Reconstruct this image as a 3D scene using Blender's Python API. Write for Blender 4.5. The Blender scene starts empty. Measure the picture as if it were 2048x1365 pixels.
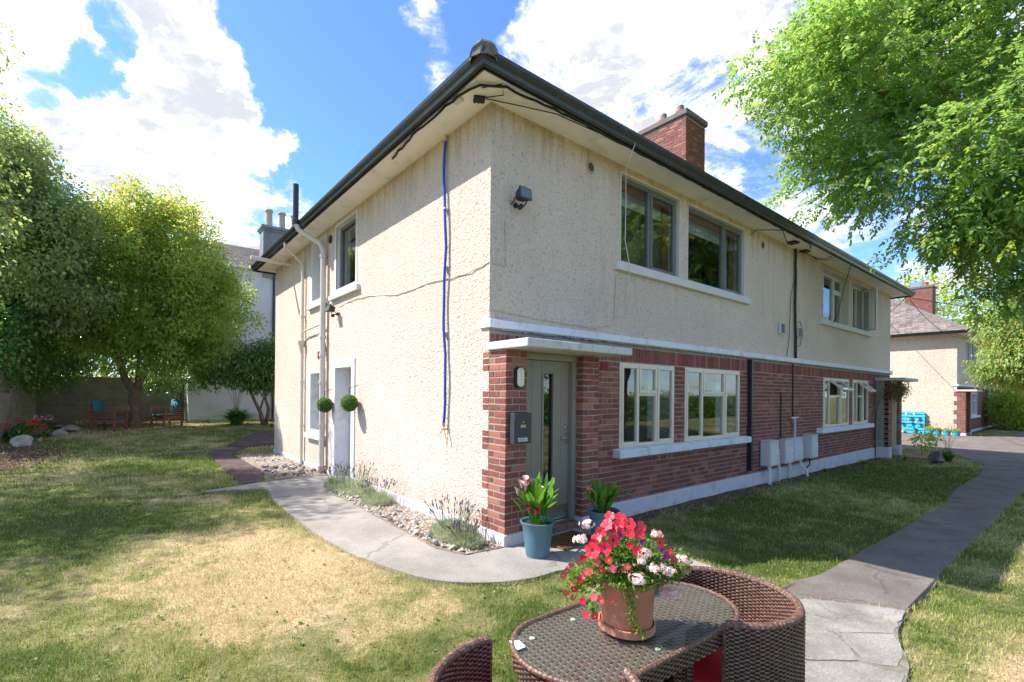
import bpy, bmesh, math, random
import numpy as np
from mathutils import Vector, Matrix, Euler
from mathutils.geometry import tessellate_polygon
random.seed(7); RNG = np.random.default_rng(11)
R = math.radians
sc = bpy.context.scene
COL = sc.collection

# ---------------------------------------------------------------- camera
CAM_POS = Vector((-3.3104, -4.2847, 1.6893))
def make_camera():
    yaw, pitch, roll = 0.9123, 0.0015, 0.0092
    f = Vector((math.cos(yaw)*math.cos(pitch), math.sin(yaw)*math.cos(pitch), math.sin(pitch)))
    r = Vector((math.sin(yaw), -math.cos(yaw), 0)); u = r.cross(f)
    r2 = r*math.cos(roll)+u*math.sin(roll); u2 = -r*math.sin(roll)+u*math.cos(roll)
    m = Matrix((r2, u2, -f)).transposed().to_4x4(); m.translation = CAM_POS
    cd = bpy.data.cameras.new('camera'); co = bpy.data.objects.new('camera', cd); COL.objects.link(co)
    co.matrix_world = m
    cd.sensor_width = 36; cd.lens = 948.3/2048*36
    cd.shift_x = (1024-978.0)/2048; cd.shift_y = (784.9-682.5)/2048
    cd.clip_start = .05; cd.clip_end = 3000
    sc.camera = co
make_camera()

# ---------------------------------------------------------------- light, sky, exposure
SUN_TRAVEL = Vector((3.49, -3.16, -5.2)).normalized()
SUN_STRENGTH, SKY_STRENGTH, CLOUD_STRENGTH, EXPOSURE = 2.0, .085, .60, 2.14
sd = bpy.data.lights.new('sun', 'SUN'); so = bpy.data.objects.new('sun', sd); COL.objects.link(so)
so.rotation_euler = SUN_TRAVEL.to_track_quat('-Z', 'Y').to_euler(); so.location = (-20, 18, 30)
sd.energy = SUN_STRENGTH; sd.angle = R(.53); sd.color = (1, .965, .91)
W = bpy.data.worlds.new('World'); sc.world = W; W.use_nodes = True
sc.view_settings.view_transform = 'Standard'; sc.view_settings.look = 'None'
sc.view_settings.exposure = EXPOSURE; sc.view_settings.gamma = 1; sc.view_settings.use_curve_mapping = False

class NT:
    """tiny node-graph helper"""
    def __init__(s, tree): s.t = tree; s.n = tree.nodes; s.l = tree.links
    def new(s, typ, **kw):
        nd = s.n.new(typ)
        for k, v in kw.items():
            if k.startswith('i_'): s.set(nd.inputs[k[2:].replace('_', ' ')], v)
            else: setattr(nd, k, v)
        return nd
    def set(s, sock, v):
        if isinstance(v, bpy.types.NodeSocket): s.l.new(v, sock)
        else: sock.default_value = v
    def math(s, op, a, b=None, c=None, clamp=False):
        nd = s.n.new('ShaderNodeMath'); nd.operation = op; nd.use_clamp = clamp
        for i, v in enumerate((a, b, c)):
            if v is not None: s.set(nd.inputs[i], v)
        return nd.outputs[0]
    def vmath(s, op, a, b=None):
        nd = s.n.new('ShaderNodeVectorMath'); nd.operation = op
        s.set(nd.inputs[0], a)
        if b is not None: s.set(nd.inputs[1], b)
        return nd.outputs['Value'] if op in ('DOT_PRODUCT', 'LENGTH', 'DISTANCE') else nd.outputs['Vector']
    def mapr(s, v, a, b, c=0., d=1., smooth=True):
        nd = s.n.new('ShaderNodeMapRange'); nd.interpolation_type = 'SMOOTHSTEP' if smooth else 'LINEAR'
        for i, x in enumerate((v, a, b, c, d)): s.set(nd.inputs[i], x)
        return nd.outputs[0]
    def noise(s, vec, scale, detail=3., rough=.5, dist=0., w=None):
        nd = s.n.new('ShaderNodeTexNoise'); s.l.new(vec, nd.inputs['Vector'])
        nd.inputs['Scale'].default_value = scale; nd.inputs['Detail'].default_value = detail
        nd.inputs['Roughness'].default_value = rough; nd.inputs['Distortion'].default_value = dist
        return nd.outputs['Fac']
    def voro(s, vec, scale, feature='F1', out='Distance', rnd=1.):
        nd = s.n.new('ShaderNodeTexVoronoi'); nd.feature = feature; s.l.new(vec, nd.inputs['Vector'])
        nd.inputs['Scale'].default_value = scale; nd.inputs['Randomness'].default_value = rnd
        return nd.outputs[out]
    def mix(s, fac, a, b, blend='MIX'):
        nd = s.n.new('ShaderNodeMix'); nd.data_type = 'RGBA'; nd.blend_type = blend
        def c(x): return (*x, 1) if isinstance(x, (tuple, list)) and len(x) == 3 else x
        s.set(nd.inputs[0], fac); s.set(nd.inputs[6], c(a)); s.set(nd.inputs[7], c(b))
        return nd.outputs[2]

def make_world():
    g = NT(W.node_tree); g.n.clear()
    tc = g.new('ShaderNodeTexCoord'); d = g.vmath('NORMALIZE', tc.outputs['Generated'])
    sky = g.new('ShaderNodeTexSky'); sky.sky_type = 'NISHITA'; sky.sun_disc = False
    sky.sun_elevation = math.asin(-SUN_TRAVEL.z); sky.sun_rotation = math.atan2(-SUN_TRAVEL.x, -SUN_TRAVEL.y)
    sky.air_density = 1.0; sky.dust_density = .25; sky.ozone_density = 2.2
    sep = g.new('ShaderNodeSeparateXYZ'); g.l.new(d, sep.inputs[0])
    zz = g.math('MAXIMUM', g.math('ADD', sep.outputs[2], .22), .05)
    cx = g.math('DIVIDE', sep.outputs[0], zz); cy = g.math('DIVIDE', sep.outputs[1], zz)
    cmb = g.new('ShaderNodeCombineXYZ'); g.l.new(cx, cmb.inputs[0]); g.l.new(cy, cmb.inputs[1]); v = cmb.outputs[0]
    def nz(sc_, det, ro, di, amp): return g.math('MULTIPLY', g.math('SUBTRACT', g.noise(v, sc_, det, ro, di), .5), amp)
    acc = g.math('ADD', g.math('ADD', BASE, nz(1.4, 6, .55, .2, 1.5)), g.math('ADD', nz(4.2, 10, .68, .7, 2.1), nz(15., 8, .72, .4, .9)))
    def warp(sc_, amp):
        nd = g.n.new('ShaderNodeTexNoise'); g.l.new(d, nd.inputs['Vector']); nd.inputs['Scale'].default_value = sc_; nd.inputs['Detail'].default_value = 7; nd.inputs['Roughness'].default_value = .62
        sc2 = g.n.new('ShaderNodeVectorMath'); sc2.operation = 'SCALE'; g.l.new(g.vmath('SUBTRACT', nd.outputs['Color'], (.5, .5, .5)), sc2.inputs[0]); sc2.inputs['Scale'].default_value = amp; return sc2.outputs[0]
    dw = g.vmath('NORMALIZE', g.vmath('ADD', d, warp(7., .22)))
    for (cxd, r0, r1, w) in CLOUDS:
        dt = g.vmath('DOT_PRODUCT', dw, tuple(Vector(cxd).normalized()))
        acc = g.math('ADD', acc, g.mapr(dt, math.cos(R(r0)), math.cos(R(r1)), 0, w*1.15))
    mask = g.math('POWER', g.mapr(acc, .58, 1.08, smooth=False), 1.5)
    shade = g.math('ADD', g.noise(v, 2.2, 5, .55), g.math('MULTIPLY', g.math('SUBTRACT', g.noise(v, 7, 6, .65), .5), .55))
    core = g.mapr(acc, .84, 1.2)
    grey = g.math('MULTIPLY', g.mapr(shade, .30, .60), core)
    ccol = g.mix(grey, g.mix(g.mapr(acc, .75, 1.25), (.42, .43, .45), (.95, .94, .93)), (.30, .315, .345))
    b1 = g.new('ShaderNodeBackground'); g.l.new(g.mix(1.0, sky.outputs[0], (.47, .63, .82), 'MULTIPLY'), b1.inputs[0]); b1.inputs[1].default_value = SKY_STRENGTH
    b2 = g.new('ShaderNodeBackground'); g.l.new(ccol, b2.inputs[0]); b2.inputs[1].default_value = CLOUD_STRENGTH
    mx = g.new('ShaderNodeMixShader'); g.l.new(mask, mx.inputs[0]); g.l.new(b1.outputs[0], mx.inputs[1]); g.l.new(b2.outputs[0], mx.inputs[2])
    out = g.new('ShaderNodeOutputWorld'); g.l.new(mx.outputs[0], out.inputs[0])
BASE = .70
# cloud banks and clear gaps: direction, outer and inner angular radius, weight
CLOUDS = [((0.028,0.861,0.508),9.4,1.8,0.19), ((-0.066,0.869,0.491),10.5,2.2,0.14), ((0.114,0.918,0.379),12.4,2.1,0.19), ((0.000,0.928,0.372),14.0,3.2,0.17), ((-0.107,0.941,0.321),12.5,3.5,0.14), ((0.178,0.932,0.314),10.7,1.9,0.15), ((0.234,0.949,0.210),10.0,2.5,0.14), ((0.184,0.871,0.455),4.8,0.7,0.78), ((0.274,0.852,0.447),4.8,0.6,0.78), ((0.233,0.856,0.461),3.5,0.4,0.03), ((0.394,0.717,0.576),6.0,0.7,0.38), ((0.392,0.689,0.609),4.4,0.5,0.25), ((0.399,0.762,0.510),4.9,0.4,0.28), ((0.446,0.711,0.543),3.5,0.4,0.06), ((0.604,0.551,0.576),14.9,3.9,0.22), ((0.740,0.447,0.502),16.8,5.3,0.23), ((0.553,0.620,0.557),7.1,1.5,0.11), ((0.849,0.388,0.358),6.8,1.5,0.11), ((0.912,0.287,0.292),6.8,1.7,0.19), ((0.758,0.333,0.561),12.1,3.1,0.17), ((0.966,0.138,0.218),12.9,2.9,0.06), ((0.260,0.785,0.562),10.8,2.8,-0.52), ((0.328,0.848,0.417),7.7,1.6,-0.34), ((0.313,0.768,0.560),9.8,2.8,-0.34), ((0.196,0.809,0.555),6.4,1.3,-0.40), ((-0.035,0.891,0.454),3.4,0.6,-0.69), ((-0.103,0.900,0.423),2.8,0.4,-0.46), ((0.002,0.855,0.518),2.5,0.3,-0.52), ((0.170,0.860,0.482),3.8,0.7,-0.23), ((0.456,0.650,0.608),5.0,0.9,-0.40), ((0.864,0.345,0.365),3.8,0.7,-0.34), ((0.384,0.800,0.462),7.0,1.6,-0.34), ((0.252,0.892,0.375),3.7,0.4,-0.17), ((0.943,0.221,0.249),4.4,1.0,-0.23), ((0.273,0.800,0.535),10.8,4.0,-0.35), ((0.344,0.840,0.419),7.8,2.5,-0.30), ((0.248,0.880,0.405),4.4,1.4,-0.15), ((0.343,0.883,0.320),6.5,2.7,-0.10), ((0.459,0.627,0.629),3.8,1.3,-0.30)]
make_world()

# ---------------------------------------------------------------- materials
def new_mat(name):
    m = bpy.data.materials.new(name); m.use_nodes = True; g = NT(m.node_tree)
    b = g.n['Principled BSDF']; return m, g, b
def pos(g): return g.new('ShaderNodeNewGeometry').outputs['Position']
def objc(g): return g.new('ShaderNodeTexCoord').outputs['Object']
def bump(g, b, h, dist, strength=1.):
    nd = g.new('ShaderNodeBump'); nd.inputs['Distance'].default_value = dist; nd.inputs['Strength'].default_value = strength
    g.l.new(h, nd.inputs['Height']); g.l.new(nd.outputs[0], b.inputs['Normal']); return nd
def tone(g):
    a = g.new('ShaderNodeAttribute', attribute_name='tone').outputs['Fac']
    r = g.new('ShaderNodeObjectInfo').outputs['Random']
    return a, r
def plain(name, col, rough=.6, var=.15, scale=9., bmp=0., metal=0., spec=.5, dirt=None):
    m, g, b = new_mat(name); p = objc(g)
    n = g.noise(p, scale, 4, .6)
    dark = tuple(c*(1-var*2) for c in col); lite = tuple(min(1, c*(1+var)) for c in col)
    c = g.mix(n, dark, lite)
    if dirt:
        c = g.mix(g.mapr(g.noise(p, dirt[1], 5, .65), .5, .75, 0, dirt[2]), c, dirt[0])
    g.l.new(c, b.inputs['Base Color']); b.inputs['Roughness'].default_value = rough
    b.inputs['Metallic'].default_value = metal; b.inputs['Specular IOR Level'].default_value = spec
    if bmp: bump(g, b, g.noise(p, scale*8, 4, .6), bmp)
    return m

def m_render(name, col=(.89, .745, .63), coarse=1.):
    m, g, b = new_mat(name); p = pos(g)
    v = g.voro(p, 48*coarse, 'SMOOTH_F1'); n = g.noise(p, 60*coarse, 4, .65, .4); n3 = g.noise(p, 22*coarse, 3, .5, .8)
    h = g.math('ADD', g.math('MULTIPLY', g.math('SUBTRACT', 1, v), .55), g.math('ADD', g.math('MULTIPLY', n, .8), g.math('MULTIPLY', n3, .7)))
    big = g.noise(p, .55, 5, .6)
    c = g.mix(g.mapr(big, .3, .7), tuple(x*.90 for x in col), tuple(min(1, x*1.08) for x in col))
    gr = g.noise(p, 85*coarse, 2, .5, .3); gr2 = g.noise(p, 34*coarse, 3, .6)
    c = g.mix(g.mapr(g.math('ADD', g.math('MULTIPLY', gr, .7), g.math('MULTIPLY', gr2, .3)), .40, .60, .62, 0), c, tuple(x*y for x, y in zip(col, (.74, .66, .58))))
    pit = g.mapr(h, 1.02, .78, 0, .6)                                   # low spots of the relief are mixed towards brown
    c = g.mix(pit, c, (.42, .29, .17))
    st = g.noise(p, 9, 5, .7)
    c = g.mix(g.mapr(st, .58, .72, 0, .30), c, (.46, .32, .18))
    sp = g.noise(p, 38, 3, .6)
    c = g.mix(g.mapr(sp, .66, .74, 0, .5), c, (.24, .16, .09))
    sp3 = g.new('ShaderNodeSeparateXYZ'); g.l.new(p, sp3.inputs[0]); stv = g.vmath('MULTIPLY', p, (7., 7., .7)); sn = g.noise(stv, 1., 5, .65)
    topm = g.math('MULTIPLY', g.mapr(sp3.outputs[2], 4.35, 5.0), g.mapr(sn, .40, .66, 0, .55)); c = g.mix(topm, c, (.46, .31, .17))
    c = g.mix(g.math('MULTIPLY', g.mapr(sn, .52, .74, 0, .38), g.mapr(sp3.outputs[2], 1.0, 3.6)), c, (.50, .40, .30))
    basem = g.math('MULTIPLY', g.mapr(sp3.outputs[2], .75, .10), g.mapr(g.noise(p, 3.2, 5, .6), .40, .62, 0, .5)); c = g.mix(basem, c, (.46, .36, .25))
    g.l.new(c, b.inputs['Base Color']); b.inputs['Roughness'].default_value = .93; b.inputs['Specular IOR Level'].default_value = .2
    bump(g, b, h, .03, 1.)
    return m

def m_brick(name='brick_clay', col=(.29, .094, .064), dark=(.155, .055, .044), light=(.42, .18, .125)):
    m, g, b = new_mat(name); p = objc(g); a, r = tone(g)
    t = g.math('FRACT', g.math('ADD', g.math('MULTIPLY', r, 7.31), a))
    n = g.noise(pos(g), 26, 5, .65); nf = g.noise(pos(g), 170, 3, .6)
    c = g.mix(g.mapr(t, 0, 1), dark, col); c = g.mix(g.mapr(t, .72, 1.0, 0, .75), c, light)
    c = g.mix(g.mapr(n, .35, .7, 0, .45), c, tuple(x*1.5 for x in col))
    c = g.mix(g.mapr(nf, .60, .70, 0, .7), c, (.05, .03, .03))
    c = g.mix(g.mapr(g.noise(pos(g), 3.2, 5, .6), .58, .75, 0, .28), c, (.36, .27, .22))
    g.l.new(c, b.inputs['Base Color']); b.inputs['Roughness'].default_value = .85; b.inputs['Specular IOR Level'].default_value = .25
    bump(g, b, g.math('ADD', n, g.math('MULTIPLY', nf, .5)), .004, .8)
    return m

def m_glass(name='window_glass', refl=2.1, tint=(.86, .90, .90), dust=0.):
    m, g, b = new_mat(name); g.n.remove(b)
    tr = g.new('ShaderNodeBsdfTransparent'); tr.inputs[0].default_value = (*tint, 1)
    gl = g.new('ShaderNodeBsdfGlossy'); gl.inputs['Roughness'].default_value = .012; gl.inputs[0].default_value = (.95, .97, 1, 1)
    w = g.noise(pos(g), 1.7, 1, .4)
    bp = g.new('ShaderNodeBump'); bp.inputs['Distance'].default_value = .01; bp.inputs['Strength'].default_value = .05
    g.l.new(w, bp.inputs['Height']); g.l.new(bp.outputs[0], gl.inputs['Normal'])
    fr = g.new('ShaderNodeFresnel'); fr.inputs[0].default_value = refl
    bf = g.new('ShaderNodeNewGeometry').outputs['Backfacing']; fac = g.math('MULTIPLY', fr.outputs[0], g.math('SUBTRACT', 1., bf))
    mx = g.new('ShaderNodeMixShader'); g.l.new(fac, mx.inputs[0]); g.l.new(tr.outputs[0], mx.inputs[1]); g.l.new(gl.outputs[0], mx.inputs[2])
    if dust:
        df = g.new('ShaderNodeBsdfDiffuse'); df.inputs[0].default_value = (.62, .58, .54, 1); m2 = g.new('ShaderNodeMixShader')
        g.l.new(g.mapr(g.noise(pos(g), 14, 4, .6), .3, .7, dust*.5, dust*1.5), m2.inputs[0]); g.l.new(mx.outputs[0], m2.inputs[1]); g.l.new(df.outputs[0], m2.inputs[2]); mx = m2
    g.l.new(mx.outputs[0], g.n['Material Output'].inputs[0]); return m

def m_leaf(name, a_, b_, c_=None, trans=.45, rough=.45, patch=(.6, .5)):
    """a_ / b_ = darker and lighter leaf colour, c_ = odd leaves"""
    m, g, b = new_mat(name); at, r = tone(g)
    c = g.mix(at, a_, b_)
    c = g.mix(g.mapr(g.noise(pos(g), patch[0], 2, .5), .35, .65, 0, patch[1]), c, tuple(x*1.35 for x in b_))
    if c_: c = g.mix(g.mapr(at, .86, .93), c, c_)
    g.l.new(c, b.inputs['Base Color']); b.inputs['Roughness'].default_value = rough; b.inputs['Specular IOR Level'].default_value = .45
    tl = g.new('ShaderNodeBsdfTranslucent'); g.l.new(g.mix(.5, c, tuple(min(1, x*2.2) for x in (b_[0]*1.15, b_[1], b_[2]*.5))), tl.inputs[0])
    mx = g.new('ShaderNodeMixShader'); mx.inputs[0].default_value = trans
    g.l.new(b.outputs[0], mx.inputs[1]); g.l.new(tl.outputs[0], mx.inputs[2]); g.l.new(mx.outputs[0], g.n['Material Output'].inputs[0])
    return m

def lawn_colour(g, at=None):
    p = pos(g); sep = g.new('ShaderNodeSeparateXYZ'); g.l.new(p, sep.inputs[0])
    big = g.noise(p, .42, 4, .6, .5); mid = g.noise(p, 2.1, 4, .65, .3); fine = g.noise(p, 11, 3, .6)
    # drought-burnt middle of the lawn, greener by the wall, the path edges and the front
    def blob(x, y, r0, r1, w):
        dx = g.math('SUBTRACT', sep.outputs[0], x); dy = g.math('SUBTRACT', sep.outputs[1], y)
        dd = g.math('SQRT', g.math('ADD', g.math('MULTIPLY', dx, dx), g.math('MULTIPLY', dy, dy)))
        return g.mapr(dd, r0, r1, w, 0)
    dry = g.math('ADD', g.math('MULTIPLY', big, .60), g.math('ADD', g.math('MULTIPLY', mid, .75), g.math('MULTIPLY', fine, .22)))
    for q in [(-1.9, .9, .4, 2.5, .17), (-2.3, -.6, .2, 1.6, .12), (-2.6, 4.2, .1, 1.1, .16), (-4.2, 3.4, .4, 2.2, -.26), (-3.9, .6, .3, 1.3, -.04),
              (-2.1, 8.8, .3, 2.2, -.18), (-3.2, 14, 1., 6.5, .05), (4.5, -1.2, .5, 3.2, -.15), (2.1, -2.2, .2, 1.1, -.1), (11, -1.2, 1, 5, -.18), (1.2, -3.9, .3, 1.1, .12), (-1.0, -1.9, .1, 1.1, -.10)]:
        dry = g.math('ADD', dry, blob(*q))
    f = g.mapr(dry, .58, 1.06)
    return f, p, sep, mid, fine, blob

def m_blades():
    m, g, b = new_mat('grass_blade'); at, r = tone(g)
    f, p, sep, mid, fine, blob = lawn_colour(g)
    f = g.math('ADD', f, g.math('MULTIPLY', g.math('SUBTRACT', at, .5), .85), clamp=True)
    c = g.mix(g.mapr(f, 0., .5), (.125, .20, .028), (.42, .455, .115)); c = g.mix(g.mapr(f, .5, 1.), c, (.70, .565, .335))
    g.l.new(c, b.inputs['Base Color']); b.inputs['Roughness'].default_value = .65; b.inputs['Specular IOR Level'].default_value = .25
    tl = g.new('ShaderNodeBsdfTranslucent'); g.l.new(c, tl.inputs[0]); mx = g.new('ShaderNodeMixShader'); mx.inputs[0].default_value = .4
    g.l.new(b.outputs[0], mx.inputs[1]); g.l.new(tl.outputs[0], mx.inputs[2]); g.l.new(mx.outputs[0], g.n['Material Output'].inputs[0])
    return m
def m_lawn():
    m, g, b = new_mat('lawn_ground'); f, p, sep, mid, fine, blob = lawn_colour(g)
    c = g.mix(g.mapr(f, 0., .5), (.07, .11, .025), (.26, .245, .10)); c = g.mix(g.mapr(f, .5, 1.), c, (.66, .49, .28))
    fn = g.noise(p, 70, 4, .7); c = g.mix(g.mapr(fn, .4, .62, .0, .55), c, (.12, .085, .045))
    soil = None
    for q in [(-5.9, 11.6, 1.1, 1.9, 1.), (-6.0, 10.2, .7, 1.5, 1.), (-5.6, 17.8, 1.6, 3.0, 1.), (-3.6, 19.0, 1.4, 2.6, 1.), (-2.7, 16.6, .4, 1.2, .8), (-1.8, 4.55, .1, .45, .7), (-2.6, 4.7, .05, .4, .6)]:
        x = blob(*q); soil = x if soil is None else g.math('MAXIMUM', soil, x)
    # bare strip along the front of the house
    y = sep.outputs[1]; strip = g.math('MULTIPLY', g.mapr(y, -.42, -.18), g.mapr(sep.outputs[0], 1.4, 1.8)); soil = g.math('MAXIMUM', soil, strip)
    sm = g.mapr(g.math('ADD', soil, g.math('MULTIPLY', g.math('SUBTRACT', g.noise(p, 6, 4, .6), .5), .9)), .35, .7)
    c = g.mix(sm, c, g.mix(fn, (.07, .042, .026), (.20, .125, .08)))
    g.l.new(c, b.inputs['Base Color']); b.inputs['Roughness'].default_value = .95; b.inputs['Specular IOR Level'].default_value = .1
    bump(g, b, g.math('ADD', fn, fine), .02, .8); return m

def m_concrete(name, col, dark, sc_=1., cracks=0):
    m, g, b = new_mat(name); p = pos(g)
    n = g.noise(p, 1.3*sc_, 6, .62); f = g.noise(p, 60, 4, .7); f2 = g.noise(p, 210, 2, .6)
    c = g.mix(g.mapr(n, .32, .68), dark, col); c = g.mix(g.mapr(f, .42, .62, .45, 0), c, tuple(x*.62 for x in dark))
    c = g.mix(g.mapr(f2, .55, .68, 0, .5), c, tuple(min(1, x*1.45) for x in col))
    c = g.mix(g.mapr(g.noise(p, 4.3, 5, .7), .62, .74, 0, .45), c, tuple(x*.55 for x in dark))
    if cracks:
        nd = g.n.new('ShaderNodeTexNoise'); g.l.new(p, nd.inputs['Vector']); nd.inputs['Scale'].default_value = 3.5; nd.inputs['Detail'].default_value = 5
        vv = g.n.new('ShaderNodeVectorMath'); vv.operation = 'SCALE'; g.l.new(nd.outputs['Color'], vv.inputs[0]); vv.inputs['Scale'].default_value = .35
        e = g.voro(g.vmath('ADD', p, vv.outputs[0]), cracks, 'DISTANCE_TO_EDGE'); ln = g.math('MULTIPLY', g.mapr(e, .010, .003), g.mapr(g.noise(p, .9, 2, .5), .46, .56))
        c = g.mix(g.math('MULTIPLY', ln, .4), c, tuple(x*.35 for x in dark))
        c = g.mix(g.mapr(g.noise(p, 2.1, 6, .7), .57, .72, 0, .42), c, tuple(x*.62 for x in dark)); c = g.mix(g.mapr(g.noise(p, .8, 6, .7), .56, .70, 0, .35), c, tuple(min(1, x*1.22) for x in col))
    g.l.new(c, b.inputs['Base Color']); b.inputs['Roughness'].default_value = .92; b.inputs['Specular IOR Level'].default_value = .2
    bump(g, b, g.math('ADD', f, g.math('MULTIPLY', f2, .6)), .006, .8); return m

M = {}
M['render'] = m_render('roughcast_render')
M['render_far'] = m_render('roughcast_far', (.80, .665, .55), .6)
M['brick'] = m_brick()
M['brick_far'] = m_brick('brick_far', (.26, .085, .062), (.17, .062, .05), (.34, .13, .10))
M['mortar'] = plain('mortar', (.385, .335, .29), .95, .15, 14, .004)
M['white_paint'] = plain('white_masonry_paint', (.74, .75, .78), .7, .05, 3, .002, dirt=((.40, .36, .31), 4, .6))
M['plinth'] = plain('plinth_paint', (.66, .61, .63), .8, .07, 3, .003, dirt=((.36, .30, .24), 2.6, .7))
M['canopy'] = plain('canopy_concrete', (.60, .59, .56), .85, .10, 6, .003, dirt=((.22, .20, .18), 9, .55))
M['soffit'] = plain('soffit_board', (.93, .88, .83), .85, .04, 2.2, .001, dirt=((.40, .34, .28), 3, .4))
M['gutter'] = plain('black_gutter', (.028, .030, .032), .32, .2, 5, dirt=((.09, .09, .085), 7, .35))
M['grey_gutter'] = plain('grey_green_gutter', (.10, .12, .115), .4, .2, 5)
M['slate'] = plain('grey_roof_tile', (.17, .13, .12), .85, .22, 3, .004)
def m_tile():
    m, g, b = new_mat('brown_roof_tile'); at, r = tone(g); p = pos(g); n = g.noise(p, 7, 5, .65)
    c = g.mix(at, (.115, .092, .078), (.255, .205, .175)); c = g.mix(g.mapr(n, .45, .7, 0, .6), c, (.33, .28, .25)); g.l.new(c, b.inputs['Base Color']); b.inputs['Roughness'].default_value = .9; bump(g, b, n, .01, .6); return m
M['tile'] = m_tile()
M['ridge'] = plain('ridge_tile_mortar', (.20, .165, .145), .9, .2, 7, .01, dirt=((.12, .10, .09), 9, .7))
M['cream'] = plain('cream_window_frame', (.76, .645, .47), .4, .04, 3, dirt=((.5, .42, .32), 4, .3))
M['sage'] = plain('sage_grey_frame', (.155, .165, .15), .42, .06, 3)
M['white'] = plain('white_frame', (.72, .70, .68), .42, .04, 3)
M['pale_reveal'] = plain('pale_reveal', (.66, .63, .60), .8, .05, 3)
M['glass'] = m_glass()
M['black'] = plain('black_plastic', (.018, .018, .02), .45, .1, 5)
M['cable'] = plain('black_cable', (.02, .02, .02), .6, .1, 5)
M['pipe'] = plain('cream_drainpipe', (.66, .60, .52), .45, .05, 3, dirt=((.4, .34, .27), 4, .3))
M['room'] = plain('room_plaster', (.32, .30, .28), .9, .05, 2)
M['room_dark'] = plain('room_dark', (.10, .09, .085), .9, .1, 2)
M['curtain'] = plain('curtain', (.55, .55, .54), .9, .06, 6)
M['wood'] = plain('varnished_pine', (.42, .20, .08), .45, .15, 8)
M['door'] = plain('olive_grey_door', (.245, .215, .168), .38, .03, 2)
M['steel'] = plain('brushed_steel', (.5, .5, .5), .25, .05, 8, metal=1)
M['lawn'] = m_lawn(); M['blade'] = m_blades()
M['path'] = m_concrete('pale_concrete', (.44, .395, .345), (.28, .252, .22), 1., .42)
M['tarmac'] = m_concrete('grey_tarmac', (.25, .212, .185), (.155, .128, .112), 1.6, .5)
M['flag'] = m_concrete('flagstone', (.40, .365, .32), (.23, .205, .175), 2.4, .9)
M['block'] = m_concrete('concrete_block', (.34, .31, .25), (.20, .18, .13), 1.5)
M['paver'] = m_concrete('purple_brick_paver', (.17, .115, .11), (.095, .062, .06), 3)
M['stone'] = m_concrete('rough_stone', (.60, .55, .48), (.34, .30, .26), 6)
M['stone_dark'] = m_concrete('grey_stone', (.27, .25, .235), (.12, .115, .11), 6)
M['bark'] = m_concrete('tree_bark', (.24, .17, .115), (.11, .075, .05), 7)
M['bark_dark'] = m_concrete('dark_bark', (.12, .085, .055), (.05, .036, .025), 7)

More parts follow.
